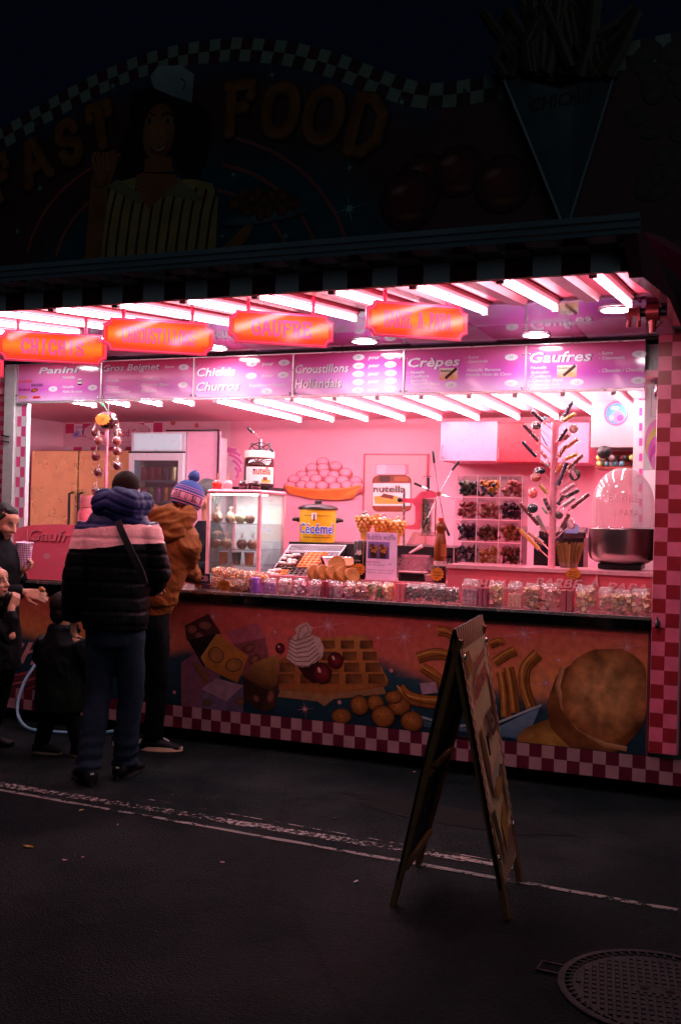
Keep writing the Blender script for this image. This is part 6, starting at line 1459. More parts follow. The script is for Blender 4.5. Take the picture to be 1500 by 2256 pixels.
# ================================================================== LOLLIPOP TREE
TY = .40; tb0, tt0 = P(1214, 1250, TY), P(1222, 930, TY)
tb0.z = 1.2685
tree = thing('lollipop_tree', tb0, 'pale pink upright pole holding sticks of rock and lollipops', 'display pole')
m = MB(); m.tube([tb0, Vector((tb0.x, TY, tt0.z))], .0225, 18); m.build('pole', mat('pole_pink', 'F48CA0', .35), tree, smooth=True)
m = MB()
for k in range(22): z = tb0.z+.05+k*.037; a = -math.pi/2-.4+(.7 if k % 2 else -.6); m.ball((tb0.x+.0205*math.cos(a), TY+.0205*math.sin(a), z), .0035, 6, 4)
m.build('peg_hole', mat('hole', '4A1A20', .8), tree)
def tp(x, y, d=TY): return P(1120+x/5.785, 870+y/5.785, d)
STK = mat('lolly_stick', 'F4B0B4', .5)
ROD = [('navy', '1E2440', 680, 325, 815, 70), ('yellow', 'E8A428', 700, 325, 845, 240), ('purple', '3A2048', 640, 580, 740, 430), ('pinkish brown', 'B0605C', 712, 560, 770, 505), ('peach', 'F08A60', 740, 665, 880, 562), ('reddish brown', '9A4A34', 640, 785, 726, 640), ('golden', 'F0AC30', 730, 815, 870, 755), ('striped brown', '8A4A38', 760, 945, 940, 765), ('dark violet', '2E1A44', 630, 1150, 738, 860), ('orange', 'E8783C', 618, 975, 668, 890), ('pink and white', 'F0A8B8', 690, 1235, 836, 1135), ('black', '20181E', 730, 1300, 890, 1215), ('midnight blue', '181E38', 630, 1395, 700, 1280), ('silver', 'C8B4B4', 700, 1420, 840, 1310), ('long maroon', '6A2018', 800, 1440, 1020, 1262), ('twisted brown', '7A3020', 670, 1690, 765, 1520), ('deep purple', '36204A', 640, 1865, 745, 1615)]
RODL = [('violet', '3A2040', 430, 335, 300, 205), ('dark plum', '4A2438', 375, 590, 185, 375), ('ink blue', '18264A', 352, 790, 168, 592), ('rosy brown', 'A85A58', 485, 805, 385, 700), ('mustard', 'C8982C', 488, 1255, 398, 1145), ('dark red', '4A1820', 515, 1470, 455, 1320), ('chestnut', '6A2A1C', 380, 1658, 148, 1390), ('grey', '9A9088', 440, 1705, 362, 1535), ('rust', 'A84A38', 430, 1885, 255, 1755), ('amber', 'F09A34', 380, 1958, 145, 1718)]
def rod(name, col, x0, y0, x1, y1, side, k):
    rng = random.Random(x0+y0); dy = rng.uniform(-.10, .05); a, b = tp(x0, y0, TY+dy*.6), tp(x1, y1, TY+dy)
    lab = '%s candy stick, %s from the top on the %s of the pole' % (name, ORD[k], side)
    t = thing('candy_stick', a, lab, 'candy stick', 'candies stuck in the pink pole')
    n = 16; ps = [a.lerp(b, i/n) for i in range(n+1)]; r0 = .0125
    m = MB(); m.tube(ps, [r0*(1+.14*math.cos(i*2.6)) for i in range(n+1)], 8); m.build('candy', mat('rock_'+col, col, .25, coat=.5, var=.25, vs=60), t, smooth=True)
    d = (b-a).normalized(); m = MB(); m.tube([b+d*.008, a-d*.012, a-d*.03], [r0*1.35, r0*1.3, .004], 8, caps=False); m.build('wrapper', FILM, t, smooth=True)
    foot = Vector((tb0.x, TY, a.z-max(.02, abs(a.x-tb0.x)*.9))); fo = foot+(a-foot).normalized()*.0215
    m = MB(); m.tube([fo, a+d*.01], .0042, 6); m.build('stick', STK, t); m = MB(); m.ball(a-d*.022, .006, 8, 6); m.build('tie', mat('tie_red', 'D84030', .4), t, smooth=True)
for k, a in enumerate(ROD): rod(*a, 'right', k)
for k, a in enumerate(RODL): rod(*a, 'left', k)
DISC_ = [('beige', 'B09070', 'E8A0A8', 825, 432, 70, 62, 'right'), ('dark green', '3A4028', 'F08CA8', 842, 1018, 88, 85, 'right'), ('cocoa brown', '4A2018', None, 640, 1535, 60, 55, 'right'), ('clear pink', 'E890A0', 'F0B8C0', 797, 1652, 68, 75, 'right'), ('brown and black', '3E1C18', None, 352, 392, 78, 62, 'left'), ('dark navy', '141A30', None, 397, 968, 86, 55, 'left'), ('brick red', 'B8483C', None, 345, 1052, 88, 62, 'left'), ('salmon', 'E85A50', None, 305, 1252, 76, 76, 'left'), ('bottle green', '16242A', None, 304, 1445, 86, 72, 'left')]
for k, (nm, c1, c2, x, y, rx, ry, side) in enumerate(DISC_):
    c = tp(x, y, TY-.03); r_ = rx/5.785*.0026; r2 = ry/5.785*.0026
    t = thing('lollipop', c, '%s round lollipop on the %s side of the pink pole' % (nm, side), 'lollipop', 'candies stuck in the pink pole')
    Mr = Matrix.Rotation(-.38, 3, 'Z') @ Matrix.Rotation(R(90), 3, 'X')
    m = MB(); m.lathe([(.001, -.010), (.7, -.009), (.95, -.005), (1, 0), (.95, .005), (.7, .009), (.001, .010)], c, 22, M=Mr @ Matrix.Diagonal((r_, r2, 1))); m.build('candy', mat('lolly_'+c1, c1, .15, coat=.7, var=.4, vs=40), t, smooth=True)
    if c2: m = MB(); m.box(c+Mr @ Vector((0, 0, .0115)), (r_*1.5, r2*.55, .003), Mr @ Matrix.Rotation(-.9, 3, 'Z')); m.build('paper_label', mat('lolly_label_'+c2, c2, .4), t)
    m = MB(); m.lathe([(.001, -.013), (.8, -.012), (1.08, -.004), (1.12, .003), (.8, .013), (.001, .014)], c, 14, M=Mr @ Matrix.Diagonal((r_, r2, 1)), caps=False); m.build('wrapper', FILM, t, smooth=True)
    foot = Vector((tb0.x, TY, c.z-abs(c.x-tb0.x)*.9)); d = (foot-c).normalized(); m = MB(); m.tube([c+d*r2*.95, foot-d*.0215], .003, 6); m.build('stick', STK, t)
WR = [('teal', '70B0B0', 480, 315, 440, 280, 46), ('blue and white', '6A8CC0', 495, 660, 400, 480, 24), ('white', 'E8DCE0', 520, 925, 430, 835, 34), ('green and white', 'A8C0A0', 495, 1525, 420, 1425, 32)]
for nm, c1, x0, y0, x1, y1, w in WR:
    a, b = tp(x0, y0, TY-.02), tp(x1, y1, TY-.02); r_ = w/5.785*.0026*.6; t = thing('wrapped_sweet', a, '%s wrapped sweet on the left side of the pink pole' % nm, 'sweet', 'candies stuck in the pink pole')
    d = (b-a); m = MB(); m.tube([a, a+d*.08, a+d*.3, a+d*.7, a+d*.92, b], [r_*.25, r_*.6, r_, r_*.95, r_*.5, r_*.8], 9); m.build('candy', mat('wrap_'+c1, c1, .2, coat=.6, var=.5, vs=50), t, smooth=True)
    foot = Vector((tb0.x, TY, a.z-.03)); m = MB(); m.tube([foot+(a-foot).normalized()*.0215, a], .0028, 6); m.build('stick', STK, t)
# bundle of straw coloured sticks
c = P(1252, 1248, .42); c.z = 1.2685; t = thing('liquorice_bundle', c, 'bundle of straw brown liquorice sticks beside the lollipop pole', 'stick bundle'); rng = random.Random(9); m = MB(); hh = P(1252, 1196, .42).z-c.z
for k in range(70):
    a = rng.uniform(0, 6.28); r_ = math.sqrt(rng.random()); p = c+Vector((.05*r_*math.cos(a), .035*r_*math.sin(a), .003)); q_ = c+Vector((.098*r_*math.cos(a), .06*r_*math.sin(a), hh*rng.uniform(.88, 1.05))); m.color = lin(rng.choice(['9A6430', '7A4A22', 'B07838', '6A3C1C', '8A5628'])); m.tube([p, q_], .0038, 5)
m.build('sticks', mat('liquorice_wood', 'FFFFFF', .6, attr=True, var=.2), t, colors=True, kind='stuff')
m = MB(); m.lathe([(.001, .001), (.052, .001), (.060, .035), (.056, .035), (.001, .004)], c, 18); m.build('tub', GLASS, t, smooth=True)
t = thing('nougat_tag', P(1262, 1262, .23), 'orange star tag hanging below the liquorice bundle', 'price tag'); tag(t, Vector((P(1262, 1264, .23).x, .232, P(1262, 1264, .23).z)), .105, .075, ['NOUGAT', '6€ les', '250gr'])
# ================================================================== CANDY FLOSS MACHINE
fc_ = P(1368, 1250, .55); FR = .205; fb = 1.2685; fc_.z = fb
zf_ = lambda py: P(1368, py, .55).z
floss = thing('candy_floss_machine', fc_, 'steel candy floss bowl under a clear dome with hand lettering', 'candy floss machine')
m = MB(); zb2 = zf_(1246)+.012; m.lathe([(FR*.5, zb2), (FR*.78, zb2+.008), (FR*.94, zb2+.03), (FR*1.0, zb2+.07), (FR*1.01, zf_(1166)), (FR*.985, zf_(1164)), (FR*.96, zb2+.05), (.05, zb2+.02)], (fc_.x, fc_.y, 0), 40); m.build('bowl', mat('spun_steel', 'A89494', .3, 1., var=.08, vs=3), floss, smooth=True)
m = MB(); m.bbox((fc_.x, fc_.y, (fb+zb2)/2+.004), (.26, .26, zb2-fb), .01); m.build('base', BLACKP, floss)
m = MB(); m.lathe([(.001, 0), (.05, 0), (.05, .09), (.03, .10), (.001, .10)], (fc_.x, fc_.y, zb2+.02), 20); m.build('spinner_head', STEEL, floss, smooth=True)
zd0, zd1 = zf_(1163), zf_(1030); rd_ = FR*.94
prof = [(rd_, zd0), (rd_, zd0+(zd1-zd0)*.35)]+[(rd_*math.cos(a), zd0+(zd1-zd0)*(.35+.65*math.sin(a))) for a in [R(90)*k/9 for k in range(1, 10)]]
m = MB(); m.lathe(prof, (fc_.x, fc_.y, 0), 40, caps=False); m.build('dome', clear('dome_plastic', 'FCEEF2', .10, .12, .20), floss, smooth=True)
m = MB(); m.lathe([(rd_+.004, zd0-.004), (rd_+.014, zd0), (rd_+.004, zd0+.006)], (fc_.x, fc_.y, 0), 40, caps=False); m.build('dome_rim', GLASS, floss, smooth=True)
tb = MB(); wrap_text(tb, 'BARBE', Vector((fc_.x, fc_.y, 0)), rd_+.002, AV-.75, AV+.2, zf_(1108), .05, 'F0A8B8', -.005); tb.build('dome_lettering', PRINT, floss, colors=True); tb = MB(); wrap_text(tb, 'à PAPA', Vector((fc_.x, fc_.y, 0)), rd_+.002, AV-.6, AV+.2, zf_(1138), .04, 'F0A8B8', -.005); tb.build('dome_lettering', PRINT, floss, colors=True)
# till, white cabinet, sweet shelf
a, b = P(1176, 1178, .75), P(1284, 1245, .75); t = thing('till', ((a.x+b.x)/2, .80, 1.2005), 'black till with tilted screen behind the lollipop pole', 'till'); m = MB(); m.bx(a.x, b.x, .75, .95, 1.201, a.z-.01); m.build('till_base', BLACKP, t); m = MB(); m.bbox(((a.x+b.x)/2+.02, .80, a.z+.02), (b.x-a.x-.02, .12, .05), .01, Matrix.Rotation(.3, 3, 'X')); m.build('till_top', mat('till_grey', '1E1C22', .3), t); m = MB(); m.box(((a.x+b.x)/2+.08, .745, a.z+.045), (.09, .008, .06), Matrix.Rotation(-.35, 3, 'X')); m.build('screen', mat('till_screen', '6A80B0', .1), t)
a, b = P(1302, 879, 1.1), P(1402, 986, 1.1); t = thing('wall_cabinet', ((a.x+b.x)/2, 1.2, b.z), 'greyish white wall cabinet with a round pink and blue badge', 'cabinet'); m = MB(); m.bbox(((a.x+.005+b.x)/2, 1.3, (a.z+b.z)/2), (b.x-a.x, .4, a.z-b.z), .006); m.build('cabinet_body', mat('cabinet_white', 'A8A2A6', .4, var=.04), t)
pr = Print(1.098, .0006); c = P(1357, 911, 1.1); pr.disc(c.x, c.z, .082, .084, 0, 'C85A88', n=32); pr.disc(c.x, c.z, .070, .072, 0, '4A98BC', '3A88B0', 32); pr.disc(c.x+.012, c.z-.022, .04, .04, 0, 'D880B0'); pr.disc(c.x+.026, c.z-.030, .022, .022, 0, 'E04C84'); pr.disc(c.x-.01, c.z+.038, .03, .014, 0, '8AB8D0'); pr.disc(c.x-.03, c.z-.03, .018, .018, 0, 'B0A0D8'); pr.build('round_badge', t)
a, b = P(1310, 990, 1.1), P(1394, 1032, 1.1); t = thing('sweet_shelf', ((a.x+b.x)/2, 1.2, b.z), 'dark shelf of coloured ball sweets under the white cabinet', 'shelf'); m = MB(); m.bx(a.x, b.x+.05, 1.1, 1.45, b.z, b.z+.012); m.bx(a.x, b.x+.05, 1.44, 1.46, b.z+.013, P(1350, 987, 1.1).z); m.build('shelf_board', mat('shelf_wood', '8A3428', .5), t); m = MB(); rng = random.Random(4)
for k in range(46): m.color = lin(rng.choice(['3A7050', 'E0D070', '3A2A3A', 'E8E0E8', '60A0B0', 'A84A50', '2A3A30'])); m.ball((a.x+rng.random()*(b.x-a.x), 1.13+rng.random()*.2, b.z+.034+rng.choice((0, .042))), .021, 8, 6)
m.build('ball_sweets', SHINY, t, colors=True, smooth=True, kind='stuff')
m = MB(); c = P(1330, 993, 1.08); m.ball((c.x, 1.08, c.z-.01), (.05, .05, .045), 12, 8); m.build('dark_pouch', mat('pouch_green', '141E1C', .4), t, smooth=True)
# ================================================================== TOFFEE APPLE TREE AT THE LEFT
ax, ay = P(237, 930, .22).x, .22
t = thing('apple_pole', (ax, ay, CT+.001), 'pink pole carrying wrapped toffee apples on both sides', 'display pole'); m = MB(); m.tube([(ax, ay, CT+.002), (ax, ay, P(239, 945, .22).z)], .013, 12); m.build('pole', mat('pole_pink'), t, smooth=True)
m = MB(); m.lathe([(.001, 0), (.11, 0), (.10, .02), (.001, .022)], (ax, ay, CT+.0015), 20); m.build('pole_foot', PINKD, t)
k1 = k2 = 0
for px, py, side in ((210, 953, -1), (218, 971, -1), (212, 1006, -1), (217, 1041, -1), (212, 1082, -1), (260, 955, 1), (258, 971, 1), (259, 994, 1), (259, 1026, 1), (262, 1060, 1), (216, 1110, -1)):
    k = k1 if side < 0 else k2
    k1 += side < 0; k2 += side > 0
    th = toffee(px, py, .033, ay-.02-.03*(k % 2), ['6A1A18', '8A2A20', '7A1C1C', '5A1418', '701C20', '8A3024'][k], 'dark red wrapped toffee apple, %s from the top on the %s of the pole' % (ORD[k], 'left' if side < 0 else 'right'), group='toffee apples on the left hand pole', tie='C8A0A8')
    c = wloc(th)+Vector((0, 0, .028)); m = MB(); m.tube([c, (ax, ay, c.z-.03)], .003, 6); m.build('side_stick', STK, th)
c = P(239, 926, .22); t = thing('giant_apple', (c.x, c.y, c.z-.06), 'giant glossy dark apple model crowning the apple pole', 'model apple'); r_ = .074
m = MB(); m.lathe([(.004, -r_*.82), (r_*.5, -r_*.86), (r_*.92, -r_*.45), (r_*1.02, .05*r_), (r_*.95, r_*.5), (r_*.6, r_*.8), (r_*.15, r_*.68), (.002, r_*.64)], c, 26); m.build('apple', mat('giant_choc', '2A0A0C', .1, coat=.9, var=.2), t, smooth=True)
m = MB(); m.tube([c+Vector((0, 0, r_*.6)), c+Vector((0, 0, .17))], .0028, 6); m.build('stalk', DARKM, t)
m = MB(); lp = P(232, 896, .2); l2 = P(217, 878, .2); d = l2-lp; m.loft([[lp+d*f+Vector((0, 0, .010*s*w)) + Vector((.008*s*w, 0, 0)) for s in (-1, 1)]+[lp+d*f+Vector((0, -.003, 0))] for f, w in ((0, .1), (.3, .9), (.6, 1), (.85, .6), (1, .05))]); m.tube([lp, c+Vector((0, 0, r_*.7))], .002, 5); m.build('leaf', mat('leaf_green', '2A7A50', .3, coat=.4), t, smooth=True)
t2 = thing('apple_price_tag', c+Vector((.008, -.085, 0)), 'orange star tag reading 2€ on the giant apple', 'price tag'); tag(t2, c+Vector((.008, -.082, .0)), .115, .09, ['2€'], yaw=.5)
# fridges
a, b = P(70, 992, 1.45), P(290, 1300, 1.45); zt = a.z; mid_ = P(174, 1000, 1.45).x
t = thing('steel_fridge', ((a.x+b.x)/2, 1.7, .251), 'double door brushed steel fridge tinted with amber reflections at the back', 'fridge'); AMBER_REFL = mat('steel_amber_reflection', 'F6DC98', .28, .7, var=.15, vs=5)  # yellow reflection of warm lights put into the steel colour
m = MB(); m.bx(a.x, b.x+.1, 1.478, 2.15, .252, zt); m.build('fridge_body', mat('fridge_side', '9A9098', .4, .5), t)
for x0, x1, hx in ((a.x+.004, mid_-.006, mid_-.05), (mid_+.006, b.x+.1-.004, mid_+.05)):
    m = MB(); m.bbox(((x0+x1)/2, 1.462, (.30+zt-.004)/2), (x1-x0, .03, zt-.304), .008); d = m.build('door', AMBER_REFL, t)
    m = MB(); z0, z1 = P(162, 1160, 1.42).z, P(162, 1085, 1.42).z; m.tube([(hx, 1.447, z1), (hx, 1.40, z1-.01), (hx, 1.40, z0), (hx, 1.447, z0)], .012, 8); m.build('handle', DARKM, d, smooth=True)
a, b = P(288, 952, 1.35), P(400, 1200, 1.35); zt = P(340, 952, 1.35).z; zh = P(340, 996, 1.35).z
t = thing('drinks_fridge', ((a.x+b.x)/2, 1.6, .251), 'white drinks fridge with glass door and rows of cans', 'fridge'); WF = mat('fridge_white', 'D8D4DA', .3, var=.04)
m = MB(); m.bx(a.x, b.x, 1.37, 2.1, .252, .9); m.bx(a.x, a.x+.05, 1.37, 2.1, .901, zh); m.bx(b.x-.05, b.x, 1.37, 2.1, .901, zh); m.bx(a.x+.051, b.x-.051, 2.05, 2.1, .901, zh); m.bx(a.x, b.x, 1.37, 2.1, zh+.001, zt); m.build('fridge_body', WF, t)
m = MB(); m.bx(a.x+.03, b.x-.04, 1.362, 1.369, zh+.02, zt-.015); m.build('light_box', mat('light_box', 'B8CCD4', .3, emit=(.62, .75, .80), es=.30, var=.03), t)
m = MB(); m.bx(a.x-.02, b.x+.01, 1.352, 1.366, zh-.006, zh+.006); m.build('dark_trim', DARKM, t)
m = MB(); w_ = .045
m.bx(a.x, a.x+w_, 1.34, 1.365, .3, zh-.01); m.bx(b.x-w_, b.x, 1.34, 1.365, .3, zh-.01); m.bx(a.x+w_+.001, b.x-w_-.001, 1.34, 1.365, zh-.07, zh-.01); m.build('door_frame', WF, t)
m = MB(); m.bx(a.x+w_, b.x-w_, 1.35, 1.354, .9, zh-.07); m.build('door_glass', clear('fridge_glass', 'C8D4DC', .12, .03, .02), t)
m = MB(); m.bx(a.x+.052, b.x-.052, 2.04, 2.048, .9, zh); m.build('inner_back', mat('fridge_inner', '5A5456', .5), t)
m = MB(); m.bx(b.x-.066, b.x-.054, 1.40, 1.42, .95, zh-.03); m.build('added_fill_strip', mat('added_fill_glow', 'FFFFFF', .5, emit=(1, .95, .92), es=16., var=0), t)  # unseen glowing strip added to brighten the cans
rng = random.Random(2)
for j, pz_ in enumerate((1058, 1103, 1148)):
    z = P(340, pz_, 1.42).z; m = MB(); m.bx(a.x+.052, b.x-.052, 1.40, 1.9, z-.014, z); sh = m.build('shelf', mat('fridge_shelf', 'A8B0B0', .3), t)
    n = 6; cols = [['D84028', 'D84028', 'C83020', '2A1A30', 'D8A070', 'D8A070'], ['C83A30', '88A030', 'C84A8A', 'E07028', 'E88A30', 'E07028'], ['C82820', '3A6A30', 'D8B040', 'C82820', '2A3A80', 'E08030']][j]
    for k in range(n):
        cx_ = a.x+.085+(b.x-a.x-.17)*k/(n-1); tn = thing('drink_can', (cx_, 1.46, z+.001), '%s can, %s from the left on the %s fridge shelf' % (['red', 'red', 'dark red', 'black', 'tan', 'tan'][k] if j == 0 else (['red', 'lime', 'magenta', 'orange', 'amber', 'deep orange'][k] if j == 1 else ['red', 'green', 'yellow', 'scarlet', 'blue', 'orange'][k]), ORD[k], ('upper', 'middle', 'lower')[j]), 'drink can', 'cans in the drinks fridge')
        m = MB(); m.lathe([(.001, 0), (.026, 0), (.031, .008), (.031, .105), (.025, .115), (.001, .115)], (cx_, 1.46, z+.001), 12); m.build('can', mat('can_'+cols[k], cols[k], .25, .3, var=.3, vs=20), tn, smooth=True)
# dark cupboard outline and white end panel beside the fridge
fr = MB(); a2, b2 = P(357, 949, 1.30), P(472, 949, 1.30); z0 = P(472, 1100, 1.30).z
pn = thing('partition', (b2.x-.2, 1.5, .251), 'pale pink partition with thin dark frame beside the drinks fridge', 'partition'); m = MB(); m.bx(b.x+.012, b2.x, 1.38, 1.42, .252, a2.z); m.build('panel', mat('partition_pink', 'F0B0C8', .3, var=.03), pn)
m = MB(); m.bx(a2.x, b2.x+.012, 1.36, 1.379, a2.z+.001, a2.z+.013); m.bx(b2.x+.001, b2.x+.013, 1.36, 1.379, .252, a2.z); m.build('dark_frame', mat('frame_black', '241018', .4), pn)
# ================================================================== "GAUFRES" SCREEN ON THE COUNTER AT THE LEFT
g0, g1 = P(28, 1200, .01), P(262, 1200, .01); zlow = CT+.012; gm = (g0.x+g1.x)/2; hw = (g1.x-g0.x)/2; zs_, ztop = P(35, 1172, .01).z, P(130, 1155, .01).z
gs = thing('arched_screen', (gm, .02, CT+.001), 'red arched counter screen lettered Gaufres', 'counter screen'); pts = [(g1.x, zlow), (g1.x, zs_)]+[(gm+hw*math.cos(a), zs_+(ztop-zs_)*math.sin(a)) for a in [R(180)*k/24 for k in range(1, 24)]]+[(g0.x, zs_), (g0.x, zlow)]
m = MB(); m.prism(pts, .012, .022); m.build('screen_board', mat('screen_red', 'FF6C84', .25, coat=.2, var=.06, vs=4), gs)
m = MB(); m.bx(g0.x, g1.x, .004, .03, CT+.001, zlow-.001); m.build('foot_rail', CHROME, gs)
tb = MB(); a, b = P(64, 1190, .01), P(188, 1190, .01); text(tb, 'Gaufres', a.x+.006, b.x+.006, a.z-.006, .082, .0115, '9A2434', .01, .22, .002); text(tb, 'Gaufres', a.x, b.x, a.z, .082, .0085, 'F07888', .012, .22, .004)
for s, px, py in (('Sucre', 128, 1212), ('Cassonade', 128, 1220), ('Chantilly', 126, 1243)): a = P(px, py, .01); text(tb, s, a.x, a.x+.10, a.z, .016, .0108, 'F0909C', .01, .2)
tb.build('lettering', mat('screen_letter', 'FFFFFF', .3, attr=True, var=0), gs, colors=True)
pr = Print(.0112, .0004); pr.disc(*XZ(104, 1225, .01), .034, .02, 0, 'F098A8'); pr.build('price_bubble', gs); m = MB(); x = P(57, 1200, 0).x; m.bx(x-.009, x+.009, .004, .0115, CT+.02, ztop-.04); m.build('strut', mat('strut_pink', 'F07080', .25), gs)
# pink sweet tub behind
c = P(196, 1150, .18); c.z = CT+.001; t = thing('pink_tub', c, 'pink screw topped tub half hidden behind the puffer jacket man', 'tub'); hh = P(196, 1092, .18).z-CT; m = MB(); m.lathe([(.001, 0), (.075, 0), (.08, .02), (.08, hh*.8), (.06, hh*.86)], c, 20); m.build('tub', mat('tub_pink', 'D86070', .3, var=.3, vs=30), t, smooth=True); m = MB(); m.lathe([(.066, hh*.865), (.068, hh*.87), (.068, hh), (.001, hh)], c, 20); m.build('lid', mat('tub_lid', 'F08C98', .3), t, smooth=True)
# ================================================================== PEOPLE
SKIN = mat('skin', 'C08A70', .5, var=.12, vs=30, spec=.35, bump=.05, bs=120)
HAIRD = mat('hair_dark', '120C0A', .5, spec=.25, var=.4, vs=60, bump=.6, bs=140)
HAIRB = mat('hair_brown', '180E0A', .6, spec=.15, var=.4, vs=60, bump=.6, bs=140)
def basis(p, yaw): return Matrix.Translation(p) @ Matrix.Rotation(yaw, 4, 'Z')
def head_parts(mb, T, s=1., jaw=1.):
    """a head facing +x in the frame T (origin = middle of the head); s scales a 0.23 m head"""
    def b(c, r, rot=None): mb.ball(T @ Vector(tuple(k*s for k in c)), tuple(k*s for k in r), 16, 12, (T.to_3x3() @ rot) if rot else T.to_3x3())
    b((-.012, 0, .025), (.097, .077, .092)); b((.022, 0, -.035), (.068, .058*jaw, .075)); b((.045, 0, -.082), (.035, .030*jaw, .024))
    b((.062, 0, .045), (.030, .055, .040)); b((.078, 0, .020), (.014, .042, .012))
    b((.055, .034, -.025), (.032, .026, .028)); b((.055, -.034, -.025), (.032, .026, .028))
    mb.tube([T @ Vector((.080*s, 0, .018*s)), T @ Vector((.097*s, 0, -.008*s)), T @ Vector((.110*s, 0, -.026*s)), T @ Vector((.088*s, 0, -.034*s))], [.009*s, .011*s, .014*s, .008*s], 8)
    for q in (1, -1): b((.092, q*.012, -.028), (.012, .009, .008))
    b((.083, 0, -.052), (.014, .022, .0055)); b((.080, 0, -.061), (.013, .020, .0065)); b((.070, 0, -.055), (.016, .030, .016))
    for q in (1, -1): b((-.012, q*.077, -.012), (.022, .010, .032))
def face_marks(par, T, s=1., lips='8A3A38', lid=False):
    for q in (1, -1):
        m = MB()
        m.ball(T @ Vector((.079*s, q*.031*s, .003*s)), (.010*s, .0135*s, (.006 if not lid else .003)*s), 10, 8, T.to_3x3()); m.build('eye', mat('eye_white', 'B8A8A0', .2, var=0), par, smooth=True)
        m = MB(); m.ball(T @ Vector((.0865*s, q*.031*s, .002*s)), (.0045*s, .006*s, (.0055 if not lid else .0025)*s), 8, 6, T.to_3x3()); m.build('iris', mat('iris', '181010', .1, var=0), par, smooth=True)
        m = MB(); m.tube([T @ Vector((.090*s, q*.016*s, .022*s)), T @ Vector((.088*s, q*.032*s, .029*s)), T @ Vector((.074*s, q*.050*s, .024*s))], [.003*s, .004*s, .002*s], 6); m.build('eyebrow', HAIRD, par, smooth=True)
        m = MB(); m.tube([T @ Vector((.088*s, q*.018*s, .010*s)), T @ Vector((.091*s, q*.032*s, .012*s)), T @ Vector((.080*s, q*.046*s, .008*s))], .0026*s, 6); m.build('eyelid', mat('lid', '7A4A3C', .5), par, smooth=True)
    m = MB(); m.ball(T @ Vector((.0865*s, 0, -.0545*s)), (.0125*s, .021*s, .0042*s), 10, 6, T.to_3x3()); m.ball(T @ Vector((.0845*s, 0, -.0615*s)), (.0125*s, .019*s, .0048*s), 10, 6, T.to_3x3()); m.build('lips', mat('lips_'+lips, lips, .35), par, smooth=True)
def hand(mb, wrist, fwd, palm_n, s=1., curl=.5, side=1):
    """palm with four unequal bent fingers and a thumb leaving its side; fwd = along the fingers, palm_n = out of the palm"""
    f = Vector(fwd).normalized(); n = Vector(palm_n); n = (n-f*n.dot(f)).normalized(); w = f.cross(n)*side; o = Vector(wrist)
    for k in range(4):
        a = o+f*.012*s+w*(k-1.5)*.012*s; b = o+f*.085*s+w*(k-1.5)*.0195*s; mb.cap(a, b, .0125*s, .0105*s, 8)
    for k, L_ in enumerate((.072, .080, .075, .058)):
        p = o+f*.085*s+w*(k-1.5)*.0205*s; c = curl*(1+.12*k); d = f.copy(); r_ = .0088*s
        for seg, fr in enumerate((.45, .32, .25)):
            ang = c*(.75 if seg == 0 else 1.0); d = (d*math.cos(ang)+n*math.sin(ang)).normalized(); n_ = n
            q = p+d*L_*fr*s; mb.cap(p, q, r_, r_*.92, 8); p = q; r_ *= .93
            n = (n-d*n.dot(d)); n = n.normalized() if n.length > 1e-4 else n_
        n = Vector(palm_n); n = (n-f*n.dot(f)).normalized()
    p = o+f*.02*s+w*-.024*s; d = (f*.62-w*.62+n*.45*curl).normalized(); q = p+d*.040*s; mb.cap(p, q, .013*s, .0105*s, 8)
    d2 = (f*.85-w*.12+n*.6*curl).normalized(); q2 = q+d2*.030*s; mb.cap(q, q2, .010*s, .009*s, 8); mb.cap(q2, q2+(d2+n*.3*curl).normalized()*.024*s, .009*s, .0075*s, 8)
def ell_ring(c, rx, ry, yaw, n=28, e=1.):
    ca, sa = math.cos(yaw), math.sin(yaw); out = []
    for k in range(n):
        a = 2*math.pi*k/n; u = rx*math.copysign(abs(math.cos(a))**e, math.cos(a)); v = ry*math.copysign(abs(math.sin(a))**e, math.sin(a)); out.append(Vector((c[0]+u*ca-v*sa, c[1]+u*sa+v*ca, c[2])))
    return out
def folds(me, amp, f=(7, 7, 4), seed=0., rid=True):
    def fn(co, nr):
        v = nfield(co, f, seed, 3)
        return amp*((.5-np.abs(v))*1.6-.35 if rid else v)
    displace(me, fn)
def clothing(name, mb, m, par, vox=.011, it=3, amp=0., f=(7, 7, 4), seed=0., post=None, label=None):
    me = remesh(mb, vox, it, name)
    if post: post(me)
    if amp: folds(me, amp, f, seed)
    me.materials.append(m); o = link(name, me, par); 
    if label: o['label'] = label
    return o
def trousers(mb, hip, yaw, waist_z, crotch_z, knees, ankles, rw=(.17, .125), rt=.088, rk=.066, ra=.056):
    mb.loft([ell_ring((hip.x, hip.y, z), rx, ry, yaw) for z, rx, ry in ((crotch_z-.02, rw[0]*.86, rw[1]*.95), (crotch_z+.05, rw[0]*1.0, rw[1]*1.05), ((crotch_z+waist_z)/2, rw[0]*1.02, rw[1]*1.05), (waist_z, rw[0]*.94, rw[1]*.9))])
    sd = Vector((math.cos(yaw), math.sin(yaw), 0))
    for s, k, a in ((-1, knees[0], ankles[0]), (1, knees[1], ankles[1])):
        h = Vector((hip.x, hip.y, crotch_z+.03))+sd*s*rw[0]*.48; m1 = h.lerp(k, .5)
        mb.tube([h+Vector((0, 0, .06)), h, m1, k, k.lerp(a, .4), a, a-Vector((0, 0, .015))], [rt*1.0, rt*1.05, rt*.9, rk, rk*.98, ra, ra*1.04], 16)
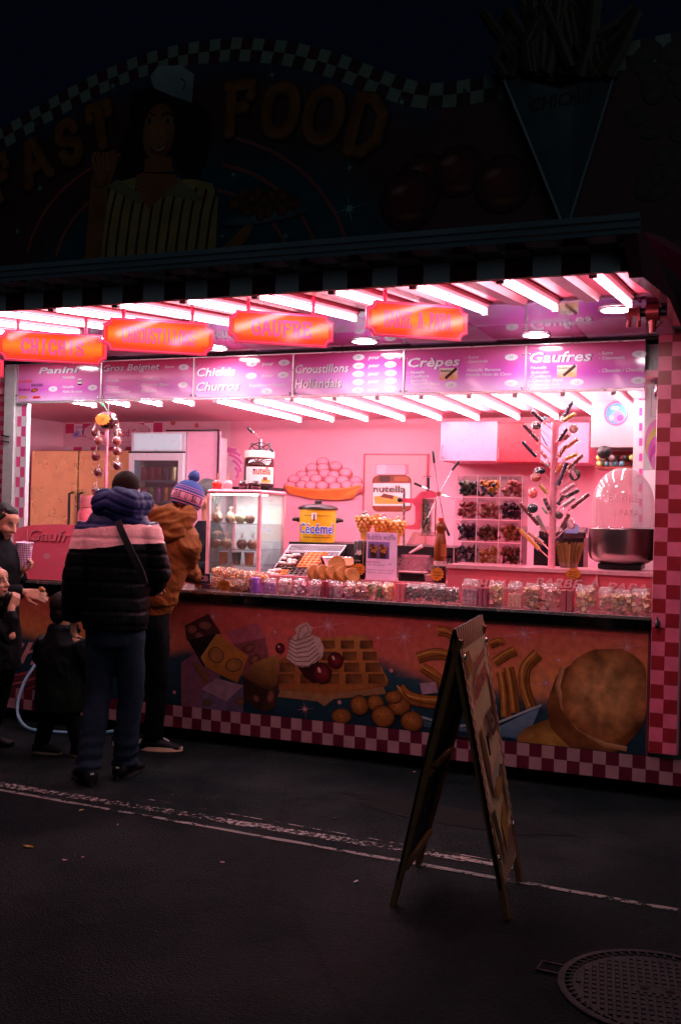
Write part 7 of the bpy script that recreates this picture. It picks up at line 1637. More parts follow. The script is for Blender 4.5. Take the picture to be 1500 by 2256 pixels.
def shoe(mb, ankle, d, L_=.27, w=.046, h=.085, z0=.0):
    d = Vector(d).normalized(); sd = Vector((-d.y, d.x, 0)); o = Vector((ankle.x, ankle.y, z0))
    rings = []
    for t, hw, hh in ((-.30, .55, .62), (-.24, .85, .9), (-.05, .95, 1.0), (.18, .95, .85), (.42, 1.05, .58), (.60, .95, .46), (.69, .5, .34)):
        rings.append([o+d*L_*t+sd*w*hw*math.cos(a)+Vector((0, 0, max(0, h*hh*(.5+.5*math.sin(a)))+.004)) for a in [2*math.pi*k/14 for k in range(14)]])
    mb.loft(rings)
def sole(mb, ankle, d, L_=.275, w=.050, z0=.0, h=.022):
    d = Vector(d).normalized(); sd = Vector((-d.y, d.x, 0)); o = Vector((ankle.x, ankle.y, z0+.002)); pts = []
    for k in range(24):
        a = 2*math.pi*k/24; pts.append(o+d*L_*(.195+.5*math.cos(a))+sd*w*math.sin(a)*(1+.12*math.cos(a)))
    mb.loft([pts, [p+Vector((0, 0, h)) for p in pts]])
def body_mesh(name, mb, vox, it=2):
    return remesh(mb, vox, it, name)
def person(nm, me, base, label, m=SKIN, skin2=None):
    me.materials.append(skin2 or m); o = link(nm, me, None, base); return setp(o, label, 'person')
# ---------------------------------------------------------------- man in the quilted jacket, seen from behind
mp = Vector((-3.385, -1.10, 0)); T = lambda x, y, z: mp+Vector((x, y, z))
FW = Vector((-.30, .95, 0)).normalized(); SDV = Vector((FW.y, -FW.x, 0))      # facing the counter; right hand side
def L(r_, f_, z): return mp+SDV*r_+FW*f_+Vector((0, 0, z))
yawm = math.atan2(SDV.y, SDV.x)
fl, frr = Vector((-3.475, -1.20, .09)), Vector((-3.375, -.985, .09))
kl, kr_ = L(-.095, .03, .50), L(.085, .06, .50)
HC = L(.02, .08, 1.665)
hm = basis(HC, math.atan2(FW.y, FW.x)) @ Matrix.Rotation(R(16), 4, 'Y')
b = MB(); head_parts(b, hm, .98); b.cap(L(.01, .0, 1.45), L(.015, .07, 1.60), .062, .058, 14)
b.loft([ell_ring(L(0, 0, z), rx, ry, yawm) for z, rx, ry in ((.86, .15, .11), (1.05, .15, .11), (1.3, .17, .11), (1.45, .13, .09))])
eL, wL = L(-.225, -.03, 1.17), L(-.262, .03, .93); eR, wR = L(.225, .05, 1.20), L(.13, .29, 1.10)
for s_, e, w in ((-1, eL, wL), (1, eR, wR)): b.cap(L(.16*s_, 0, 1.44), e, .05, .042); b.cap(e, w, .042, .03)
hand(b, wL, (.02, .1, -1), SDV, 1., .55, 1); hand(b, wR, FW, (0, 0, -1), 1., .6, 1)
for k, a, s_ in ((kl, fl, -1), (kr_, frr, 1)): b.cap(L(.09*s_, 0, .86), k, .07, .05); b.cap(k, a, .05, .038)
man = person('person', body_mesh('person', b, .0085), mp, 'man seen from behind in navy, pink and black quilted jacket and dark jeans')
# cropped hair
b = MB(); b.ball(hm @ Vector((-.022, 0, .030)), (.094, .080, .090), 20, 14, hm.to_3x3()); b.ball(hm @ Vector((-.055, 0, -.035)), (.055, .068, .065), 16, 12, hm.to_3x3()); o = b.build('hair', mat('hair_cropped', '1E0E0A', .7, spec=.1, var=.35, vs=90, bump=.5, bs=260), man, smooth=True)
# jeans + shoes
b = MB(); trousers(b, L(0, .0, 0), yawm, .98, .80, (kl, kr_), (fl+Vector((0, 0, .0)), frr+Vector((0, 0, .0))), (.168, .13), .092, .074, .070)
def jf(me): displace(me, lambda co, nr: .006*np.sin(co[:, 2]*95+6*nfield(co, (4, 4, 1), 2, 2))*np.clip((.34-co[:, 2])/.25, 0, 1)+.008*nfield(co, (6, 6, 5), 4, 3))
clothing('jeans', b, mat('denim_dark', '1C2836', .8, var=.35, vs=40, bump=.4, bs=500, spec=.1), man, .010, 3, .004, (9, 9, 6), 3., post=jf)
for ft, d in ((fl, (-.62, .5, 0)), (frr, (-.12, 1, 0))):
    b = MB(); shoe(b, ft, d, .29, .052, .105); o = b.build('shoe', mat('shoe_black', '08080A', .6, spec=.15, bump=.2), man, smooth=True); b = MB(); sole(b, ft, d, .30, .055); b.build('sole', mat('sole_black', '121214', .6), o, smooth=True)
    b = MB(); dd = Vector(d).normalized(); b.box(ft-dd*.088+Vector((0, 0, -.015)), (.02, .006, .008), Matrix.Rotation(math.atan2(dd.y, dd.x)+R(90), 3, 'Z')); b.build('heel_tab', mat('heel_white', 'B8B4B4', .5), o)
# quilted jacket
PUFF = zramp('quilted_jacket_cloth', [(0, '06080B'), (1.368, 'E6B0B0'), (1.478, '1E284E')], .42, .35, 60, slope=-.10)
b = MB()
b.loft([ell_ring(L(.0, f_, z), rx, ry, yawm, 36, .9) for z, rx, ry, f_ in ((.875, .180, .150, .0), (.92, .188, .158, .0), (1.05, .184, .160, .01), (1.20, .188, .162, .01), (1.34, .200, .162, .0), (1.45, .192, .152, .0), (1.53, .158, .125, .01), (1.59, .11, .10, .02))])
def sleeve(a, e, w, r0, r1, r2): 
    b.tube([a+(a-e).normalized()*.03, a, a.lerp(e, .5), e, e.lerp(w, .5), w, w+(w-e).normalized()*.02], [r0*.9, r0, r0*.97, r1, r1*.96, r2, r2*.85], 18)
sleeve(L(-.160, 0, 1.445), eL, wL, .090, .080, .060); sleeve(L(.160, 0, 1.445), eR, wR, .090, .080, .058)
def quilt(me):
    def fn(co, nr):
        ph = co[:, 2]+.012*nfield(co, (5, 5, 2), 7, 2); s = np.abs(np.sin(np.pi*ph/.082)); seam = np.minimum(s/.5, 1.)**.7
        cr = nfield(co, (16, 16, 9), 3, 3)
        return .0075*(seam-.6)+.0035*cr
    displace(me, fn)
JK = clothing('jacket', b, PUFF, man, .0095, 3, post=quilt)
# hood lying on the shoulders
b = MB(); rings = []
for k in range(25):
    a = 2*math.pi*k/24; rr = .118; c = L(.015+rr*1.0*math.cos(a), .045+rr*.92*math.sin(a), 1.60+.04*math.sin(a)); thick = .056 if math.sin(a) < 0 else .040
    b.ball(c, (thick, thick, thick*1.18), 12, 8)
b.ball(L(.02, -.09, 1.595), (.140, .080, .092), 16, 12); b.ball(L(.085, -.06, 1.59), (.085, .085, .088), 14, 10); b.ball(L(-.055, -.06, 1.59), (.085, .085, .088), 14, 10); b.ball(L(.10, -.03, 1.58), (.065, .075, .085), 12, 8); b.ball(L(-.07, -.03, 1.58), (.07, .075, .085), 12, 8); b.ball(L(.015, -.03, 1.51), (.155, .105, .055), 14, 10)
def hq(me): displace(me, lambda co, nr: .012*(np.minimum(np.abs(np.sin(np.pi*(co[:, 2]+.4*np.abs(co[:, 0]-mp.x-.015))/.058))/.45, 1)-.6)+.006*nfield(co, (14, 14, 12), 1, 3))
clothing('hood', b, mat('hood_navy', '1C2450', .6, spec=.15, var=.2, vs=20, bump=.3, bs=60), JK, .009, 3, post=hq)
# shoulder strap across the back
b = MB(); ps = [L(.045, -.165, 1.50), L(.075, -.175, 1.44), L(.11, -.176, 1.37), L(.145, -.168, 1.30), L(.175, -.148, 1.23), L(.195, -.115, 1.15)]
for p, q_ in zip(ps, ps[1:]): pass
rings = []
for i, p in enumerate(ps):
    t_ = (ps[min(i+1, 5)]-ps[max(i-1, 0)]).normalized(); sdv = t_.cross(-FW).normalized(); rings.append([p+sdv*.019-FW*.003, p-sdv*.019-FW*.003, p-sdv*.019+FW*.006, p+sdv*.019+FW*.006])
b.loft(rings); b.build('strap', mat('strap_black', '0A0A0C', .6), JK)
# ---------------------------------------------------------------- person in the brown hooded jacket, leaning on the counter
mp2 = Vector((-3.62, -.42, 0)); FW2 = Vector((.22, .97, 0)).normalized(); SD2 = Vector((FW2.y, -FW2.x, 0)); yaw2 = math.atan2(SD2.y, SD2.x)
def L2(r_, f_, z): return mp2+SD2*r_+FW2*f_+Vector((0, 0, z))
HC2 = Vector((P(413, 1100, -.24).x, -.24, P(413, 1100, -.24).z+.005)); hm2 = basis(HC2, math.atan2(FW2.y, FW2.x)-.55) @ Matrix.Rotation(R(18), 4, 'Y')
fR2, fL2 = Vector((P(350, 1648, -.31).x-.03, -.33, .09)), Vector((-3.86, -.27, .09)); k2l, k2r = L2(-.10, .06, .50), L2(.07, .06, .50)
eL2, wL2 = L2(-.28, .10, 1.14), L2(-.16, .34, 1.09); eR2, wR2 = Vector((-3.405, -.30, 1.20)), Vector((-3.52, .0, 1.12))
b = MB(); head_parts(b, hm2, .97); b.cap(L2(.10, .06, 1.40), HC2+Vector((-.01, -.02, -.09)), .058, .055)
b.loft([ell_ring(L2(.04*t, .06*t, z), rx, ry, yaw2) for z, rx, ry, t in ((.86, .14, .10, 0), (1.1, .14, .10, .6), (1.36, .16, .10, 1.6))])
for s_, e, w in ((-1, eL2, wL2), (1, eR2, wR2)): b.cap(L2(.06+.17*s_, .06, 1.36), e, .048, .04); b.cap(e, w, .04, .03)
hand(b, wL2, FW2, (0, 0, -1), .95, .4, 1); hand(b, wR2, FW2, (0, 0, -1), .95, .4, 1)
for k, a, s_ in ((k2l, fL2, -1), (k2r, fR2, 1)): b.cap(L2(.08*s_, 0, .86), k, .065, .05); b.cap(k, a, .048, .036)
p2 = person('person', body_mesh('person', b, .0085), Vector((mp2.x, mp2.y, 0)), 'person in brown hooded jacket and blue bobble hat leaning on the counter')
b = MB(); trousers(b, L2(0, 0, 0), yaw2, .98, .80, (k2l, k2r), (fL2, fR2), (.165, .125), .092, .070, .066); clothing('trousers', b, mat('trouser_black', '080A0E', .8, spec=.1, var=.3, vs=30, bump=.2, bs=300), p2, .010, 3, .008, (8, 8, 5), 5.)
for ft, d in ((fR2, (.88, .35, 0)), (fL2, (.4, .9, 0))):
    b = MB(); shoe(b, ft, d, .265, .046, .092); o = b.build('shoe', mat('shoe_dark', '101218', .6, spec=.15), p2, smooth=True); b = MB(); sole(b, ft, d, .28, .051, h=.026); b.build('sole', mat('sole_cream', 'D8B89A', .5), o, smooth=True)
    b = MB(); dd = Vector(d).normalized(); b.tube([ft+dd*.02+Vector((0, 0, .01)), ft+dd*.07+Vector((0, 0, -.012)), ft+dd*.105+Vector((0, 0, -.03))], .006, 6); b.build('lace', mat('lace_white', 'C8B8A8', .6), o)
BRN = mat('brown_canvas', '78421A', .8, var=.22, vs=16, bump=.35, bs=420, spec=.15)
b = MB()
b.loft([ell_ring(L2(.05*t, .08*t, z), rx, ry, yaw2, 32, .9) for z, rx, ry, t in ((.89, .185, .14, 0), (.93, .20, .155, 0), (1.05, .215, .165, .2), (1.2, .225, .165, .8), (1.33, .228, .155, 1.3), (1.41, .19, .135, 1.7), (1.46, .12, .10, 2.0))])
def sl2(a, e, w, r0, r1, r2): b.tube([a+(a-e).normalized()*.03, a, a.lerp(e, .5), e, e.lerp(w, .5), w], [r0*.9, r0, r0*.95, r1, r1*.9, r2], 16)
sl2(L2(.10-.20, .09, 1.36), eL2, wL2, .085, .074, .056); sl2(L2(.10+.185, .09, 1.355), eR2, wR2, .085, .074, .056)
def bf(me):
    displace(me, lambda co, nr: .014*((.45-np.abs(nfield(co, (5, 5, 7), 11, 2)))*1.5-.3)+.010*((.4-np.abs(nfield(co+np.stack([co[:, 2]*.5, 0*co[:, 2], co[:, 0]*.8], 1), (9, 9, 11), 3, 3)))*1.4-.25))
    displace(me, lambda co, nr: np.where(co[:, 2] < .955, -.012+.003*np.sin(np.arctan2(co[:, 1]-mp2.y, co[:, 0]-mp2.x)*60), 0.))
J2 = clothing('jacket', b, BRN, p2, .0095, 2, post=bf)
b = MB()
for k in range(25):
    a = 2*math.pi*k/24; c = L2(.10+.125*math.cos(a), .10+.10*math.sin(a), 1.505+.045*math.sin(a)); b.ball(c, (.054, .056, .070), 12, 8)
b.ball(L2(.07, -.040, 1.49), (.145, .080, .115), 14, 10); b.ball(L2(.13, .03, 1.545), (.085, .07, .06), 14, 10); b.ball(L2(-.06, .03, 1.47), (.075, .085, .075), 12, 8); b.ball(L2(.21, .04, 1.44), (.06, .07, .07), 12, 8); b.ball(L2(.09, .01, 1.40), (.19, .11, .06), 14, 10)
def hf(me): displace(me, lambda co, nr: .020*((.42-np.abs(nfield(np.stack([co[:, 0]*.4+co[:, 2]*.6, co[:, 1]*.4, co[:, 2]*1.2-co[:, 0]*.55], 1), (10, 6, 13), 5, 2)))*1.6-.3))
clothing('hood', b, BRN, J2, .009, 2, post=hf)
# bobble hat
b = MB(); n = 28; hz = HC2.z; Hm = hm2
rr_ = [(.106, -.045), (.109, -.02), (.108, .01), (.104, .04), (.094, .07), (.076, .098), (.048, .115), (.015, .122)]
b.lathe([(r_, z) for r_, z in rr_], HC2, n, M=Hm.to_3x3() @ Matrix.Diagonal((1.0, .86, 1)))
hatm = bpy.data.materials.new('striped_knit'); hatm.use_nodes = True
def hatmat():
    nt = hatm.node_tree; N = nt.nodes; Lk = nt.links; bs = N['Principled BSDF']; bs.inputs['Roughness'].default_value = .9
    a = N.new('ShaderNodeVertexColor'); a.layer_name = 'Col'; Lk.new(a.outputs[0], bs.inputs[0])
    tc = N.new('ShaderNodeTexCoord'); w = N.new('ShaderNodeTexVoronoi'); w.inputs['Scale'].default_value = 190; Lk.new(tc.outputs['Object'], w.inputs[0]); bp = N.new('ShaderNodeBump'); bp.inputs['Strength'].default_value = .6; bp.inputs['Distance'].default_value = .004; Lk.new(w.outputs['Distance'], bp.inputs['Height']); Lk.new(bp.outputs[0], bs.inputs['Normal'])
hatmat()
b = MB(); prof = []
for k in range(57):
    z = -.055+.178*k/56; rr = .110*math.sqrt(max(.0004, 1-max(0, (z-.0)/.125)**2.2)) if z > 0 else .110-.02*(z/.055)**2; prof.append((rr, z))
def hcol(z):
    for z1, c in ((-.046, '24305E'), (-.040, 'D87AA0'), (-.026, '2A3868'), (-.020, 'D87AA0'), (-.017, '1E2448'), (.026, 'E08AA4'), (.030, '1E2448'), (.036, 'E07AB0'), (.052, '3A4C88'), (.057, 'D070B0'), (.066, '2C3C74'), (.070, 'C86AB0'), (2, '34488A')):
        if z < z1: return lin(c)
M3 = Hm.to_3x3() @ Matrix.Diagonal((1.0, .86, 1.0))
for (r0, z0), (r1, z1) in zip(prof, prof[1:]):
    for k in range(n):
        a0, a1 = 2*math.pi*k/n, 2*math.pi*(k+1)/n
        b.poly([HC2+M3 @ Vector((r_*math.cos(a), r_*math.sin(a), z)) for r_, z, a in ((r0, z0, a0), (r0, z0, a1), (r1, z1, a1), (r1, z1, a0))], [hcol((z0+z1)/2)]*4)
hat = b.build('bobble_hat', hatm, p2, smooth=True, colors=True)
b = MB()
for i, chh in enumerate(['A', 'R', 'E', ' ', 'U', ' ', 'S', 'L', ' ', 'B']):
    if chh == ' ': continue
    a0 = math.pi+.95+i*.21 - .62; vs, fs_ = text_mesh(chh, .02, 0, 0); xa = min(v.x for v in vs); xb = max(v.x for v in vs); base = len(b.v)
    for v in vs:
        a = a0+.16*(v.x-xa)/(xb-xa); z = -.014+v.y*.036/.7; b.v.append(tuple(HC2+M3 @ Vector((.1125*math.cos(a), .1125*math.sin(a), z))))
    for f in fs_: b._f([base+q for q in f], [lin('141830')]*len(f))
b.build('hat_lettering', PRINT, hat, colors=True)
b = MB(); pc_ = HC2+Hm.to_3x3() @ Vector((-.005, 0, .150)); b.ball(pc_, .038, 16, 12); me = b.mesh('pompom', mat('pompom_blue', '3A4A88', .95, var=.4, vs=90), True); displace(me, lambda co, nr: .010*nfield(co, (70, 70, 70), 1, 2)); link('pompom', me, hat)
# ---------------------------------------------------------------- small child in a dark green coat, seen from behind
mp3 = Vector((-4.035, -.73, 0)); FW3 = Vector((.05, 1, 0)).normalized(); SD3 = Vector((FW3.y, -FW3.x, 0)); yaw3 = math.atan2(SD3.y, SD3.x)
def L3(r_, f_, z): return mp3+SD3*r_+FW3*f_+Vector((0, 0, z))
HC3 = L3(.0, .03, .925); hm3 = basis(HC3, math.atan2(FW3.y, FW3.x)-.5) @ Matrix.Rotation(R(8), 4, 'Y')
f3l, f3r = Vector((-4.165, -.735, .075)), Vector((-3.905, -.70, .075)); k3l, k3r = L3(-.085, .01, .27), L3(.085, .01, .27)
b = MB(); head_parts(b, hm3, .86); b.cap(L3(0, 0, .76), HC3+Vector((0, -.01, -.07)), .042, .042)
b.loft([ell_ring(L3(0, 0, z), rx, ry, yaw3) for z, rx, ry in ((.42, .10, .08), (.6, .11, .085), (.76, .10, .07))])
e3l, w3l, e3r, w3r = L3(-.185, .02, .60), L3(-.165, .10, .50), L3(.185, .02, .60), L3(.17, .10, .50)
for s_, e, w in ((-1, e3l, w3l), (1, e3r, w3r)): b.cap(L3(.11*s_, 0, .735), e, .034, .03); b.cap(e, w, .028, .022); hand(b, w, (0, .5, -.8), (-s_, 0, 0), .65, .5, 1)
for k, a, s_ in ((k3l, f3l, -1), (k3r, f3r, 1)): b.cap(L3(.06*s_, 0, .42), k, .05, .038); b.cap(k, a, .036, .03)
kid = person('person', body_mesh('person', b, .008), mp3, 'small child seen from behind in dark coat between the man and the counter')
b = MB(); b.ball(hm3 @ Vector((-.022, 0, .024)), (.086, .074, .086), 18, 12, hm3.to_3x3()); b.ball(hm3 @ Vector((-.045, 0, -.035)), (.050, .064, .065), 14, 10, hm3.to_3x3()); b.build('hair', HAIRB, kid, smooth=True)
b = MB()
b.loft([ell_ring(L3(0, 0, z), rx, ry, yaw3) for z, rx, ry in ((.285, .165, .14), (.32, .168, .145), (.45, .160, .135), (.60, .155, .13), (.70, .145, .115), (.77, .105, .085), (.80, .08, .07))])
for a, e, w in ((L3(-.12, 0, .725), e3l, w3l), (L3(.12, 0, .725), e3r, w3r)): b.tube([a, a.lerp(e, .5), e, w], [.062, .062, .055, .045], 14)
for k in range(20): a = 2*math.pi*k/20; b.ball(L3(.075*math.cos(a), .02+.065*math.sin(a), .795), (.032, .032, .036), 10, 8)
clothing('coat', b, zramp('child_coat_cloth', [(0, '0C140E'), (.56, '080A0C'), (.57, '090C10')], .7, .3, 200, slope=.2), kid, .009, 3, .010, (8, 8, 5), 2.)
b = MB(); trousers(b, L3(0, 0, 0), yaw3, .48, .38, (k3l, k3r), (f3l, f3r), (.11, .09), .062, .052, .046); clothing('trousers', b, mat('kid_trouser', '090B10', .8, spec=.1), kid, .009, 3, .006, (10, 10, 8), 6.)
for ft, d in ((f3l, (.85, .2, 0)), (f3r, (.85, -.1, 0))):
    b = MB(); shoe(b, ft, d, .19, .036, .075); o = b.build('shoe', mat('shoe_dark'), kid, smooth=True); b = MB(); sole(b, ft, d, .20, .040, h=.014); b.build('sole', mat('sole_tan', '8A6A58', .5), o, smooth=True)
# ---------------------------------------------------------------- woman at the left edge, in profile
mp4 = Vector((-4.50, -.80, 0)); FW4 = Vector((1, .12, 0)).normalized(); SD4 = Vector((FW4.y, -FW4.x, 0)); yaw4 = math.atan2(SD4.y, SD4.x)
def L4(r_, f_, z): return mp4+SD4*r_+FW4*f_+Vector((0, 0, z))
hc = P(12, 1152, -.80); HC4 = Vector((hc.x-.012, -.80, hc.z+.005)); hm4 = basis(HC4, math.atan2(FW4.y, FW4.x)-.12) @ Matrix.Rotation(R(20), 4, 'Y') @ Matrix.Rotation(R(-4), 4, 'X')
wr4 = P(58, 1305, -.86); wl4 = P(45, 1262, -.66); wr4 = Vector((wr4.x, -.86, wr4.z)); wl4 = Vector((wl4.x, -.66, wl4.z))
er4, el4 = L4(.20, .02, 1.02), L4(-.20, .02, 1.06)
b = MB(); head_parts(b, hm4, .98, .92); b.cap(L4(0, -.02, 1.30), HC4+Vector((-.035, 0, -.10)), .056, .052)
b.loft([ell_ring(L4(0, -.03, z), rx, ry, yaw4) for z, rx, ry in ((.80, .15, .12), (1.0, .12, .095), (1.2, .15, .11), (1.33, .14, .08))])
for s_, e, w in ((1, er4, wr4), (-1, el4, wl4)): b.cap(L4(.16*s_, -.03, 1.28), e, .042, .036); b.cap(e, w, .034, .024)
hand(b, wr4, (.95, .05, -.12), (.1, .75, -.5), .98, .38, 1); hand(b, wl4, (.8, .2, .45), (.35, .0, .6), .95, .75, -1)
f4l, f4r = Vector((-4.60, -.70, .08)), Vector((-4.52, -.92, .08))
for a, s_ in ((f4l, -1), (f4r, 1)): k = L4(.09*s_, .02, .46); b.cap(L4(.09*s_, -.02, .84), k, .07, .05); b.cap(k, a, .046, .034)
wom = person('person', body_mesh('person', b, .0062, 2), mp4, 'woman in profile with tied back dark hair, dark coat, holding a paper bag')
face_marks(wom, hm4, .98, '7A3434', lid=True)
b = MB(); b.ball(hm4 @ Vector((-.026, 0, .030)), (.094, .080, .090), 22, 16, hm4.to_3x3()); b.ball(hm4 @ Vector((-.062, 0, -.018)), (.050, .070, .066), 16, 12, hm4.to_3x3()); b.ball(hm4 @ Vector((.014, 0, .082)), (.058, .058, .030), 14, 10, hm4.to_3x3()); b.ball(hm4 @ Vector((-.128, 0, .005)), (.042, .042, .042), 14, 10, hm4.to_3x3())
for q in (1, -1): b.tube([hm4 @ Vector((.045, q*.060, .060)), hm4 @ Vector((.012, q*.079, .025)), hm4 @ Vector((-.045, q*.078, -.01))], [.009, .010, .010], 8)
me = remesh(b, .006, 2, 'hair'); displace(me, lambda co, nr: .0022*np.sin(260*(co[:, 2]-.5*co[:, 0])+5*nfield(co, (12, 12, 12), 2, 2))); me.materials.append(HAIRD); link('hair', me, wom)
DKC = mat('dark_coat', '06090D', .75, spec=.1, var=.3, vs=25, bump=.3, bs=300)
b = MB(); b.loft([ell_ring(L4(0, -.03, z), rx, ry, yaw4) for z, rx, ry in ((.52, .21, .19), (.75, .20, .175), (.98, .185, .15), (1.2, .20, .155), (1.31, .17, .12), (1.37, .10, .085))])
for s_, e, w in ((1, er4, wr4), (-1, el4, wl4)): a = L4(.165*s_, -.03, 1.28); b.tube([a, a.lerp(e, .5), e, e.lerp(w, .6), w-(w-e).normalized()*.015], [.078, .072, .066, .052, .044], 14)
for k in range(20): a = 2*math.pi*k/20; b.ball(L4(.075*math.cos(a), -.02+.072*math.sin(a), 1.385), (.032, .032, .045), 10, 8)
clothing('coat', b, DKC, wom, .0095, 3, .010, (7, 7, 5), 8.)
b = MB(); trousers(b, L4(0, -.02, 0), yaw4, .9, .76, (L4(-.09, .02, .46), L4(.09, .02, .46)), (f4l, f4r), (.15, .12), .085, .062, .052); clothing('trousers', b, mat('trouser_black'), wom, .011, 3, .006, (9, 9, 6), 4.)
for ft in (f4l, f4r): b = MB(); shoe(b, ft, (1, .1, 0), .24, .042, .085); b.build('shoe', mat('shoe_black'), wom, smooth=True)
# patterned paper bag in her far hand
c = P(52, 1225, -.66); c = Vector((c.x, -.66, c.z)); bagt = thing('paper_bag', c-Vector((0, 0, .06)), 'crumpled white paper bag with pink lattice print held by the woman', 'paper bag')
pmat = bpy.data.materials.new('lattice_paper'); pmat.use_nodes = True
def pm_():
    nt = pmat.node_tree; N = nt.nodes; Lk = nt.links; bs = N['Principled BSDF']; bs.inputs['Roughness'].default_value = .7; tc = N.new('ShaderNodeTexCoord'); mp_ = N.new('ShaderNodeMapping'); mp_.inputs['Rotation'].default_value = (0, R(45), 0); mp_.inputs['Location'].default_value = (0, .5, 0); mp_.inputs['Scale'].default_value = (95, .001, 95); Lk.new(tc.outputs['Object'], mp_.inputs[0]); ck = N.new('ShaderNodeTexChecker'); ck.inputs['Scale'].default_value = 1; ck.inputs[1].default_value = (*lin('E8E0E8'), 1); ck.inputs[2].default_value = (*lin('C060A8'), 1); Lk.new(mp_.outputs[0], ck.inputs[0]); Lk.new(ck.outputs[0], bs.inputs[0])
pm_()
b = MB(); rings = []; rng = random.Random(2)
for z, rx, ry in ((-.095, .045, .03), (-.06, .055, .036), (0, .060, .036), (.06, .066, .036), (.092, .068, .030)):
    rings.append([c+Vector((rx*math.cos(a)*(1+.10*rng.uniform(-1, 1))+.012*z/.09, ry*math.sin(a)*(1+.2*rng.uniform(-1, 1)), z+.010*rng.uniform(-1, 1)*(z > .08))) for a in [2*math.pi*k/12 for k in range(12)]])
b.loft(rings); b.build('bag_paper', pmat, bagt)
# small treat on a stick in her near hand
c = P(92, 1298, -.87); c = Vector((c.x, -.87, c.z)); tr = thing('small_treat', c, 'small bitten fried treat on a stick in the woman\'s outstretched hand', 'snack'); b = MB(); b.ball(c, (.020, .015, .016), 10, 8); b.ball(c+Vector((.018, 0, -.006)), (.013, .012, .012), 8, 6); b.build('dough', mat('fried_snack', 'B86A38', .5, var=.3, vs=60, bump=.4), tr, smooth=True); b = MB(); b.tube([c, c+Vector((-.012, 0, -.055))], .0022, 6); b.build('stick', mat('stick_wood'), tr)
# ---------------------------------------------------------------- child at the left edge eating
mp5 = Vector((-4.33, -1.15, 0)); FW5 = Vector((1, .1, 0)).normalized(); SD5 = Vector((FW5.y, -FW5.x, 0)); yaw5 = math.atan2(SD5.y, SD5.x)
def L5(r_, f_, z): return mp5+SD5*r_+FW5*f_+Vector((0, 0, z))
hc = P(-14, 1286, -1.15); HC5 = Vector((hc.x+.006, -1.15, hc.z+.01)); hm5 = basis(HC5, math.atan2(FW5.y, FW5.x)) @ Matrix.Rotation(R(-4), 4, 'Y')
w5r = P(26, 1338, -1.20); w5r = Vector((w5r.x, -1.20, w5r.z)); w5l = P(14, 1325, -1.07); w5l = Vector((w5l.x, -1.07, w5l.z)); e5r, e5l = P(30, 1402, -1.24), L5(-.15, .10, .82); e5r = Vector((e5r.x-.02, -1.24, e5r.z))
b = MB(); head_parts(b, hm5, .90, 1.05); b.cap(L5(0, -.02, .98), HC5+Vector((-.02, 0, -.09)), .045, .045); b.loft([ell_ring(L5(0, -.02, z), rx, ry, yaw5) for z, rx, ry in ((.6, .11, .09), (.8, .11, .09), (.98, .11, .07))])
for s_, e, w in ((1, e5r, w5r), (-1, e5l, w5l)): b.cap(L5(.12*s_, -.02, .94), e, .034, .03); b.cap(e, w, .028, .022)
hand(b, w5r, (.15, .35, .8), (-.8, .3, .1), .78, .75, 1); hand(b, w5l, (.3, -.3, .8), (-.6, -.6, .1), .78, .7, -1)
f5l, f5r = Vector((-4.40, -1.07, .075)), Vector((-4.40, -1.23, .075))
for a, s_ in ((f5l, -1), (f5r, 1)): k = L5(.07*s_, .02, .33); b.cap(L5(.07*s_, -.02, .6), k, .055, .04); b.cap(k, a, .038, .03)
kid2 = person('person', body_mesh('person', b, .006, 2), mp5, 'child in dark jacket biting a dark snack, standing before the woman')
face_marks(kid2, hm5, .90, '9A4A44')
b = MB(); b.ball(hm5 @ Vector((-.022, 0, .032)), (.088, .075, .080), 18, 12, hm5.to_3x3()); b.ball(hm5 @ Vector((-.05, 0, -.02)), (.045, .064, .06), 14, 10, hm5.to_3x3()); b.build('hair', mat('hair_fair', '6A5444', .6, var=.3, vs=80, bump=.5), kid2, smooth=True)
b = MB(); b.loft([ell_ring(L5(0, -.02, z), rx, ry, yaw5) for z, rx, ry in ((.50, .155, .14), (.7, .155, .14), (.88, .15, .125), (.97, .12, .095), (1.02, .075, .065))])
for s_, e, w in ((1, e5r, w5r), (-1, e5l, w5l)): a = L5(.12*s_, -.02, .94); b.tube([a, a.lerp(e, .5), e, e.lerp(w, .55), w-(w-e).normalized()*.025], [.062, .062, .058, .05, .040], 14)
clothing('jacket', b, mat('kid_jacket', '070B10', .7, spec=.1, var=.3, vs=25, bump=.3, bs=300), kid2, .009, 3, .010, (9, 9, 6), 9.)
b = MB(); trousers(b, L5(0, -.02, 0), yaw5, .66, .54, (L5(-.07, .02, .33), L5(.07, .02, .33)), (f5l, f5r), (.12, .10), .068, .054, .046); clothing('trousers', b, mat('kid_trouser'), kid2, .010, 3, .006, (9, 9, 7), 4.)
for ft in (f5l, f5r): b = MB(); shoe(b, ft, (1, .05, 0), .20, .038, .08); b.build('shoe', mat('shoe_dark'), kid2, smooth=True)
c = P(17, 1316, -1.15); c = Vector((c.x-.005, -1.15, c.z)); sn = thing('chocolate_snack', c, 'dark chocolate snack held at the eating child\'s mouth', 'snack'); b = MB(); b.cap(c+Vector((.0, 0, -.03)), c+Vector((.015, 0, .012)), .026, .022, 12); b.build('snack', mat('dark_snack', '140C0C', .4, bump=.3), sn, smooth=True)
